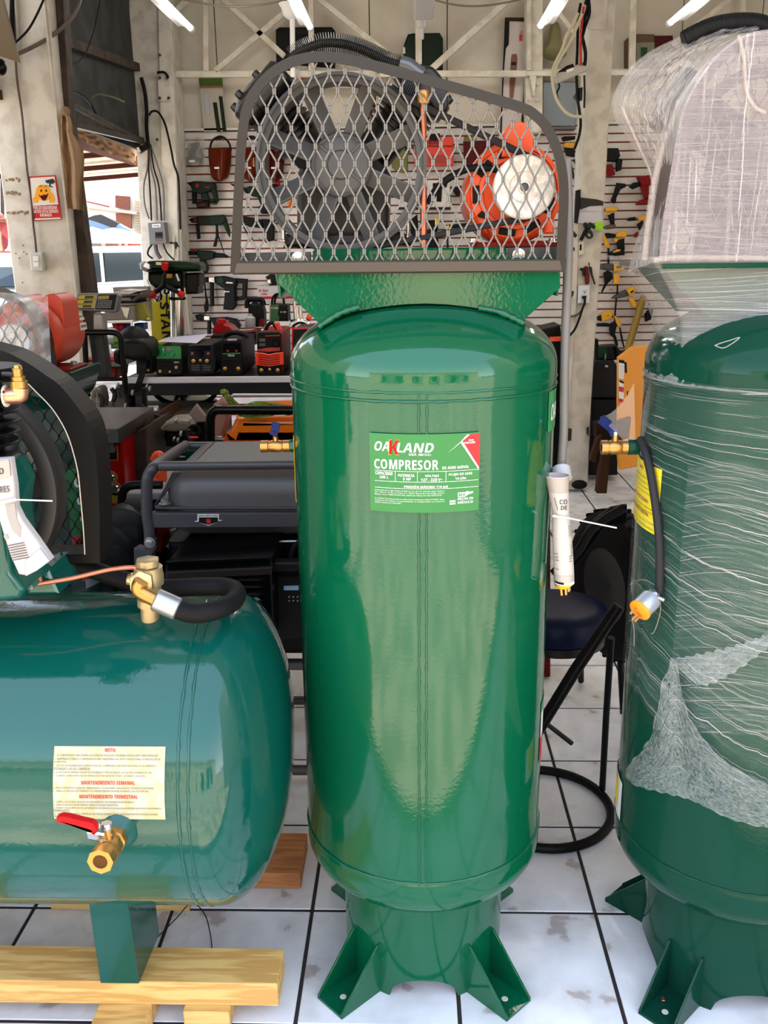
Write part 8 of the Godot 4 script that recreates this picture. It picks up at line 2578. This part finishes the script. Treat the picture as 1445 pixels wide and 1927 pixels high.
	wire([350,0,355,80,330,160,310,230],5.46,0.008,M.black,"second black cable at the pillar's upper left edge")
	wire([318,40,308,140,300,260,302,400],5.46,0.007,M.ink_red,"red cable running down beside the pillar's top")
	wire([300,20,285,120,280,300,275,450,282,600,300,740,290,830,262,910],5.5,0.008,M.black,"long black cable from the top down to the yellow grinder")
	cut(one("transformer_plug",G.new().prism(pp([258,590,290,535,315,530,312,610,290,620],5.5),-5.5,0.05,0.008),mk(0.22,0.23,0.22,0.45),"dark grey transformer plug left of the pillar under the power strip","plug"),"face",[290,540,312,535,310,600,292,612],5.49,0.01,0.002,M.black)
	wire([322,460,325,560,322,660],5.52,0.006,M.dark_steel,"thin dark wire stretched beside the transformer plug")
	one("switch_block",G.new().prism(pp([325,5,355,8,352,25,328,22],5.45),-5.45,0.03,0.003),M.black,"small black clip holding cables at the pillar's top","clip")
	crop(0,0,1)
	# wires strung under the roof at the top of the picture
	wire([330,-4,420,12,500,8,560,-6],7.5,0.008,mk(0.40,0.36,0.30,0.6),"slack brown wire under the roof at upper left")
	wire([800,-5,860,10,920,10,1000,-5],7.8,0.007,mk(0.40,0.36,0.30,0.6),"slack brown wire under the roof above the green case")

func right_goods() -> void:
	# orange case,bins,charger between pillar and wrapped compressor
	crop(1050,620,0.1765)
	var t := thing("orange_cabinet","orange yellow machine cabinet with a column of white and red stickers","cabinet",Vector3(P(720,860,5.2).x,0,-5.2))
	var z := 5.2
	cut(t,"cabinet",[648,305,800,190,1000,170,1000,1440,660,1500,640,1300],z,0.06,0.008,mk(0.84,0.53,0.05,0.4))
	cut(t,"black_sticker",[650,322,706,330,708,365,650,352],z - 0.003,0.003,0.0,M.ink_black)
	cut(t,"white_sticker",[650,355,708,365,702,530,648,520],z - 0.003,0.003,0.0,M.ink_white)
	cut(t,"black_sticker",[708,345,732,352,735,468,712,460],z - 0.003,0.003,0.0,M.ink_black)
	cut(t,"white_sticker",[650,540,700,555,700,615,650,605],z - 0.003,0.003,0.0,M.ink_white)
	cut(t,"black_slash",[655,540,700,556,700,580,655,560],z - 0.0045,0.002,0.0,M.ink_black)
	cut(t,"red_sticker",[650,608,700,618,698,670,648,660],z - 0.003,0.003,0.0,M.ink_red)
	cut(t,"white_sticker",[650,660,702,672,700,745,650,732],z - 0.003,0.003,0.0,M.ink_white)
	cut(t,"red_sticker",[648,735,698,748,696,780,646,768],z - 0.003,0.003,0.0,M.ink_red)
	cut(t,"slot",[736,655,748,658,745,712,734,705],z - 0.002,0.003,0.0,M.ink_black)
	for k in 6:
		lettering(t,"ATENCION",656,385 + 22 * k,42,8,z - 0.0045,M.ink_grey,false)
	t = thing("storage_bin","dark grey plastic bins stacked behind the chipped pillar","bin",Vector3(P(500,900,5.2).x,0,-5.4))
	cut(t,"upper_bin",[385,390,420,330,600,330,640,400,640,735,370,735],5.9,0.35,0.02,mk(0.11,0.11,0.115,0.5))
	cut(t,"lower_bin",[365,745,640,745,640,1560,330,1560],5.9,0.35,0.02,mk(0.07,0.07,0.075,0.5))
	cut(t,"glint_label",[503,380,535,385,530,405,503,400],5.88,0.01,0.001,M.zinc)
	t = thing("battery_charger","green and black boxed charger on top of the dark bins","charger",mid([480,330],5.9))
	cut(t,"body",[395,105,430,105,435,190,530,180,640,175,640,325,400,325],5.95,0.15,0.006,M.black)
	cut(t,"green_panel",[428,200,522,192,525,300,424,308],5.945,0.006,0.001,mk(0.03,0.20,0.10,0.4))
	rnd(t,"badge",502,292,502.5,292,5.93,[[0.0,0.022],[1.0,0.022]],M.offwhite)
	cut(t,"coiled_leads",[610,180,680,230,720,220,700,300,640,330],5.9,0.06,0.01,M.black)
	t = thing("crate_stand","rough brown wooden trestle legs right of the chipped pillar","stand",Vector3(P(480,1780,5.4).x,0,-5.45))
	cut(t,"upright",[465,1320,560,1320,520,1750,415,1750],5.4,0.08,0.004,mk(0.22,0.13,0.07,0.8))
	cut(t,"brace",[420,1150,470,1130,400,1430,340,1400],5.45,0.06,0.004,mk(0.22,0.13,0.07,0.8))
	cut(t,"top_block",[400,1000,560,980,560,1150,400,1150],5.5,0.1,0.006,mk(0.15,0.09,0.05,0.8))
	cut(t,"brown_panel",[640,980,780,940,760,1160,650,1190],4.6,0.05,0.004,mk(0.28,0.15,0.08,0.7))
	crop(0,0,1)
	# wheel and tube frame
	var wz := 2.75
	var wc := P(1165,1085,wz)
	t = thing("wheelbarrow_wheel","black ribbed tyre of a barrow between the green compressors","wheel",Vector3(wc.x,0.0,-wz))
	var hub := Vector3(wc.x + 0.02,0.19,-wz)
	var wh := Transform3D(Basis(Vector3(0.35,0,0.94),Vector3(0.94,0,-0.35),Vector3.DOWN),P(1160,1100,wz))
	var rr := P(1160,962,wz).y - P(1160,1100,wz).y
	obj("tyre",G.new().lathe([Vector2(rr * 0.5,-0.045),Vector2(rr * 0.85,-0.05),Vector2(rr * 0.97,-0.035),Vector2(rr,0),Vector2(rr * 0.97,0.035),Vector2(rr * 0.85,0.05),Vector2(rr * 0.5,0.045)],44,wh),mk(0.04,0.035,0.03,0.7),t)
	obj("rim",G.new().lathe([Vector2(0.0,-0.02),Vector2(rr * 0.5,-0.046),Vector2(rr * 0.52,0.0),Vector2(rr * 0.5,0.046),Vector2(0.0,0.02)],32,wh),mk(0.2,0.2,0.2,0.4),t)
	var tg := G.new()
	for k in 30:
		var an := TAU * k / 30
		tg.box(Vector3(0,0,0),Vector3(0.012,0.07,0.012),0.002,wh * Transform3D(Basis(Vector3.UP,an),Vector3(sin(an),0,cos(an)) * rr * 0.99))
	obj("tread_block",tg,mk(0.035,0.03,0.028,0.8),t,"stuff")
	obj("stand_rod",G.new().rod(P(1160,1100,wz),Vector3(P(1160,1100,wz).x + 0.05,0.0,-wz),0.012),M.black,t)
	# bar stool frame: floor ring,long slanting tubes
	t = thing("barrow_frame","black tube frame with a floor ring and slanting struts between the compressors","frame",FL(1080,1530))
	var c := (FL(1080,1612) + FL(1060,1452)) * 0.5
	var rad := FL(1080,1605).distance_to(FL(1060,1456)) * 0.5
	var ring := []
	c.x = FL(1152,1535).x - rad * 1.02
	for k in 48:
		var an := TAU * k / 48
		ring.append(Vector3(c.x + cos(an) * rad,0.0135,c.z + sin(an) * rad))
	obj("floor_ring",G.new().tube(ring,0.0125,12,true),M.black,t)
	obj("strut",G.new().tube([P(1000,1395,2.1),P(1080,1265,2.1),P(1165,1140,2.1)],0.0155,12),M.black,t)
	obj("strut",G.new().tube([FL(1133,1486,0.02),P(1141,1340,2.22),P(1150,1200,2.15)],0.009,10),M.black,t)
	obj("strut",G.new().tube(curve([P(1040,1080,2.4),P(1085,1040,2.4),P(1110,1000,2.4),P(1140,975,2.4),P(1175,955,2.4)],5),0.013,10),M.black,t)
	obj("plate",G.new().prism(pp([1085,1030,1110,985,1150,955,1180,950,1180,985,1140,990,1110,1030,1060,1090,1045,1085],2.42),-2.42,0.015,0.002),M.black_gloss,t)
	# blue seat
	t = thing("stool","black topped blue vinyl stool behind the green compressor","stool",Vector3(P(1050,1180,2.35).x,0,-2.4))
	crop(1000,800,0.2335)
	var sc := P(250,1520,2.45)
	var sr := P(690,1500,2.45).x - sc.x
	sc.x -= 0.02
	obj("seat",G.new().lathe([Vector2(0.0,0.035),Vector2(sr * 0.7,0.034),Vector2(sr * 0.92,0.022),Vector2(sr,0.0),Vector2(sr * 0.99,-0.03),Vector2(sr * 0.95,-0.045),Vector2(0.0,-0.045)],48,Transform3D(Basis(),sc)),mk(0.03,0.065,0.17,0.4),t)
	obj("under_ring",G.new().lathe([Vector2(0.0,-0.075),Vector2(sr * 0.92,-0.075),Vector2(sr * 0.93,-0.05),Vector2(0.0,-0.046)],48,Transform3D(Basis(),sc)),M.dark_steel,t)
	crop(0,0,1)
	for e in [[1093,1281,0.75],[985,1300,-0.5],[990,1215,-0.3]]:
		var ft := FL(e[0],e[1],0.011)
		obj("leg",G.new().tube([Vector3(sc.x + e[2] * sr,sc.y - 0.06,(sc.z + ft.z) * 0.5),ft],0.011,10),M.black,t)
	obj("brace",G.new().tube([Vector3(sc.x - sr * 0.7,0.25,sc.z + 0.1),Vector3(sc.x + sr * 0.3,0.12,sc.z + 0.1)],0.007,8),M.dark_steel,t)
	crop(0,0,1)
	one("debris",G.new().ball(P(1090,912,5.5),Vector3(0.05,0.03,0.03),12,6),M.ink_black,"dark scrap at the foot of the chipped pillar","scrap")
	one("red_machine",G.new().prism(pp([1020,1010,1036,1005,1036,1275,1020,1275],3.0),-3.0,0.15,0.006),mk(0.35,0.02,0.02,0.5),"red edge of a machine just behind the green compressor's right side","machine")
	one("dark_cases",G.new().prism(pp([1000,625,1055,612,1060,690,1058,912,1000,912],5.9),-5.9,0.3,0.01),M.black,"dark stacked cases visible right of the green compressor's shoulder","case")
	one("orange_strip",G.new().prism(pp([1036,635,1058,634,1058,642,1036,643],5.85),-5.85,0.05,0.002),M.orange,"thin orange strip on the dark stacked cases","strip")

func car(called: String,label: String,at: Vector3,turn: float,col: Color,tall: float) -> void:
	var t := thing(called,label,"car",at)
	t.rotation.y = turn
	t.set_meta("base",Vector3.ZERO)
	var paint_m := mat(col,0.25)
	paint_m.clearcoat_enabled = true
	paint_m.clearcoat = 0.6
	var glass := mk(0.16,0.20,0.22,0.08)
	# side outline in (length,height); extruded across the width
	var X := Transform3D(Basis(Vector3.BACK,Vector3.UP,Vector3.LEFT),Vector3(0,0,0))
	var low := PackedVector2Array([Vector2(-2.2,0.35),Vector2(2.25,0.35),Vector2(2.3,0.7),Vector2(2.2,0.98),Vector2(1.2,1.05),Vector2(-2.1,1.08),Vector2(-2.28,0.9),Vector2(-2.3,0.5)])
	obj("body",G.new().prism(low,0.9,1.8,0.08,X,2),paint_m,t)
	var cab := PackedVector2Array([Vector2(-2.05,1.04),Vector2(1.15,1.04),Vector2(0.45,tall),Vector2(-1.8,tall + 0.02)])
	obj("cabin",G.new().prism(cab,0.8,1.6,0.10,X,2),paint_m,t)
	for s in [-1.0,1.0]:
		for w in [[-1.85,-1.15,-1.72,-1.15],[-1.05,-0.2,-1.05,-0.2],[-0.1,0.95,-0.1,0.42]]:
			var q := PackedVector2Array([Vector2(w[0],1.1),Vector2(w[1],1.1),Vector2(w[3],tall - 0.08),Vector2(w[2],tall - 0.08)])
			obj("side_window",G.new().prism(q,0.815 * s + (0.01 if s > 0 else 0.02),0.03,0.004,X),glass,t)
		obj("mirror",G.new().box(Vector3(0.98 * s,1.15,0.75),Vector3(0.22,0.15,0.12),0.04),paint_m,t)
		obj("roof_rail",G.new().tube([Vector3(0.62 * s,tall + 0.06,-1.6),Vector3(0.62 * s,tall + 0.07,0.2)],0.02,8),M.zinc,t)
		obj("tail_light",G.new().box(Vector3(0.82 * s,0.95,-2.26),Vector3(0.12,0.3,0.08),0.02),M.red,t)
		for z in [-1.4,1.45]:
			obj("wheel",G.new().rod(Vector3(0.72 * s,0.34,z),Vector3(0.92 * s,0.34,z),0.34,28),M.rubber,t)
	var rw := PackedVector2Array([Vector2(-0.65,1.12),Vector2(0.65,1.12),Vector2(0.58,tall - 0.1),Vector2(-0.58,tall - 0.1)])
	obj("rear_window",G.new().prism(rw,0.0,0.03,0.003,Transform3D(Basis(Vector3.RIGHT,Vector3(0,0.96,0.28),Vector3(0,-0.28,0.96)),Vector3(0,0.06,-2.42))),glass,t)
	obj("windscreen",G.new().prism(rw,0.0,0.03,0.003,Transform3D(Basis(Vector3.RIGHT,Vector3(0,0.66,-0.75),Vector3(0,0.75,0.66)),Vector3(0,0.36,2.05))),glass,t)

func outside() -> void:
	crop(140,100,0.2075)
	# lean-to roof over the side street,with rafters
	var mt := worn(Color(0.80,0.78,0.75),Color(0.72,0.69,0.66),0.6,0.6,0.0,80)
	var rust := mk(0.24,0.11,0.07,0.8)
	var t := thing("lean_to_roof","corrugated metal lean-to roof with rusty rafters outside the side opening","roof",Vector3(-4.5,2.4,-9.0))
	var sh := func(u: float,v: float) -> Vector3: return Vector3(lerpf(-2.9,-5.0,u),lerpf(2.55,2.40,u) + 0.02 * sin(v * 110.0),lerpf(-7.3,-12.5,v))
	obj("sheet",G.new().sheet(sh,4,160),mt,t)
	for k in 5:
		var z := -7.6 - 1.15 * k
		obj("rafter",G.new().bar(Vector3(-2.9,2.48,z),Vector3(-5.0,2.34,z),0.045,0.05),rust,t)
	obj("edge_beam",G.new().bar(Vector3(-2.95,2.44,-7.2),Vector3(-2.95,2.44,-12.5),0.07,0.09),rust,t)
	obj("post",G.new().rod(Vector3(-4.95,0.0,-7.4),Vector3(-4.95,2.35,-7.4),0.05).rod(Vector3(-4.95,0.0,-12.3),Vector3(-4.95,2.35,-12.3),0.05),rust,t)
	# torn brown tarpaulin
	var fn := FastNoiseLite.new()
	fn.frequency = 1.0
	fn.seed = 5
	var up := curve([Vector2(-60,640),Vector2(150,630),Vector2(300,640),Vector2(450,730),Vector2(560,760)],6)
	var dn := curve([Vector2(-60,740),Vector2(60,790),Vector2(200,860),Vector2(350,920),Vector2(560,1010)],6)
	var tar := func(zz: float,lift: float) -> Callable:
		return func(u: float,v: float) -> Vector3:
			var f := u * (up.size() - 1)
			var i := mini(int(f),up.size() - 2)
			var a: Vector2 = (up[i] as Vector2).lerp(up[i + 1],f - i)
			var b: Vector2 = (dn[i] as Vector2).lerp(dn[i + 1],f - i)
			var p := a.lerp(b,v)
			return P(p.x,p.y - lift + 14.0 * fn.get_noise_2d(u * 7.0,v * 2.0) * v,lerpf(6.4,8.9,u) + 0.1 * fn.get_noise_2d(u * 9.0,v * 5.0))
	one("tarpaulin",G.new().sheet(tar.call(6.6,0.0),40,16),worn(Color(0.62,0.46,0.28),Color(0.52,0.37,0.22),0.8,0.35,0.0,81),"torn brown tarpaulin sagging under the side panel","tarpaulin")
	# bright house fronts beyond the side street
	var wm := worn(Color(0.90,0.88,0.84),Color(0.80,0.76,0.70),0.8,0.2,0.0,82)
	t = thing("side_street_house","overexposed white house front with brown shutters across the side street","building",Vector3(-9.0,0,-19.0))
	obj("wall",G.new().box(Vector3(-8.0,2.6,-19.5),Vector3(16.0,5.2,0.4),0.0),wm,t)
	var zz := 19.2
	cut(t,"shutter",[370,1290,500,1300,498,1420,372,1400],zz,0.06,0.004,mk(0.42,0.20,0.11,0.7))
	cut(t,"shutter",[375,1450,515,1465,515,1590,378,1580],zz,0.06,0.004,mk(0.48,0.26,0.14,0.7))
	cut(t,"ledge",[100,1380,560,1440,560,1465,100,1405],zz - 0.1,0.3,0.01,mk(0.70,0.62,0.56,0.7))
	cut(t,"red_line",[110,1340,310,1385,312,1400,110,1352],zz - 0.05,0.05,0.004,mk(0.55,0.25,0.2,0.7))
	for k in 14:
		cut(t,"blind_slat",[545,1335 + 24 * k,640,1342 + 24 * k,640,1356 + 24 * k,545,1349 + 24 * k],zz - 0.02,0.06,0.004,mk(0.62,0.54,0.40,0.7))
	t = thing("fruit_stall","row of orange and pale goods under the white awning","stall",mid([450,1800],18.4))
	var r := RandomNumberGenerator.new()
	r.seed = 12
	for k in 12:
		var x := 275.0 + 29.0 * k
		var c: Color = [Color(0.62,0.20,0.08),Color(0.75,0.6,0.45),Color(0.5,0.32,0.22),Color(0.72,0.3,0.12)][r.randi() % 4]
		obj("goods",G.new().ball(P(x,1735 + r.randf_range(-15,15),18.4),Vector3(0.065,0.12,0.07),12,8),mat(c,0.6),t)
	cut(t,"counter",[110,1690,640,1690,640,2200,110,2200],18.6,0.2,0.01,mk(0.50,0.42,0.38,0.7))
	t = thing("street_awning","white and blue awning sheet stretched over the side street stalls","awning",mid([340,1700],16.3))
	cut(t,"white_canopy",[40,1640,150,1570,250,1600,350,1580,480,1610,620,1660,640,1710,40,1700],15.85,0.2,0.02,M.white)
	cut(t,"post",[600,1650,612,1650,612,2300,600,2300],15.9,0.05,0.004,M.zinc)
	cut(t,"blue_slope",[50,1500,110,1500,240,1460,520,1610,380,1600,250,1610,60,1620],15.9,0.15,0.02,mk(0.36,0.46,0.60,0.7))
	cut(t,"dark_slope",[100,1500,180,1470,240,1462,400,1540,360,1590,200,1530],15.88,0.1,0.01,mk(0.20,0.20,0.21,0.8))
	one("street_tree",G.new().ball(P(80,580,22.0),Vector3(1.6,1.0,1.4),18,12),worn(Color(0.40,0.52,0.16),Color(0.14,0.24,0.06),0.8,2.0,0.0,84),"sunlit green tree crown beyond the lean-to roof","tree")
	crop(0,0,1)
	car("car","white estate car parked outside the side opening, seen past the left pillar",Vector3(-5.15,0,-13.3),-0.36,Color(0.86,0.86,0.85),1.58)
	car("car","teal blue car behind the white estate car in the side street",Vector3(-5.4,0,-17.05),1.45,Color(0.30,0.42,0.58),1.5)
	car("car","pale blue car at the picture's left edge behind the pillar",Vector3(-5.2,0,-8.2),0.1,Color(0.55,0.68,0.78),1.5)
	t = thing("street_stall","red and pink clutter of a stall left of the left pillar","stall",P(6,430,12.0))
	crop(0,380,0.1038)
	for e in [[30,430,0.16,Color(0.6,0.2,0.22)],[75,520,0.14,Color(0.65,0.3,0.3)],[60,650,0.15,Color(0.5,0.16,0.2)],[-10,600,0.2,Color(0.68,0.6,0.5)]]:
		obj("goods",G.new().ball(P(e[0],e[1],12.0),Vector3(e[2] * 0.4,e[2],e[2] * 0.4),12,8),mat(e[3],0.7),t)
	cut(t,"shelf",[-200,885,140,885,140,930,-200,930],12.0,0.3,0.01,mk(0.62,0.36,0.33,0.7))
	cut(t,"post",[0,-900,25,-900,40,900,15,900],12.1,0.08,0.004,M.dark_wood)
	cut(t,"canopy",[-300,270,80,300,85,370,-300,350],11.8,0.6,0.01,mk(0.45,0.30,0.24,0.8))
	crop(0,0,1)

func _ready() -> void:
	rng.seed = 7
	look()
	base_materials()
	setting()
	objects()
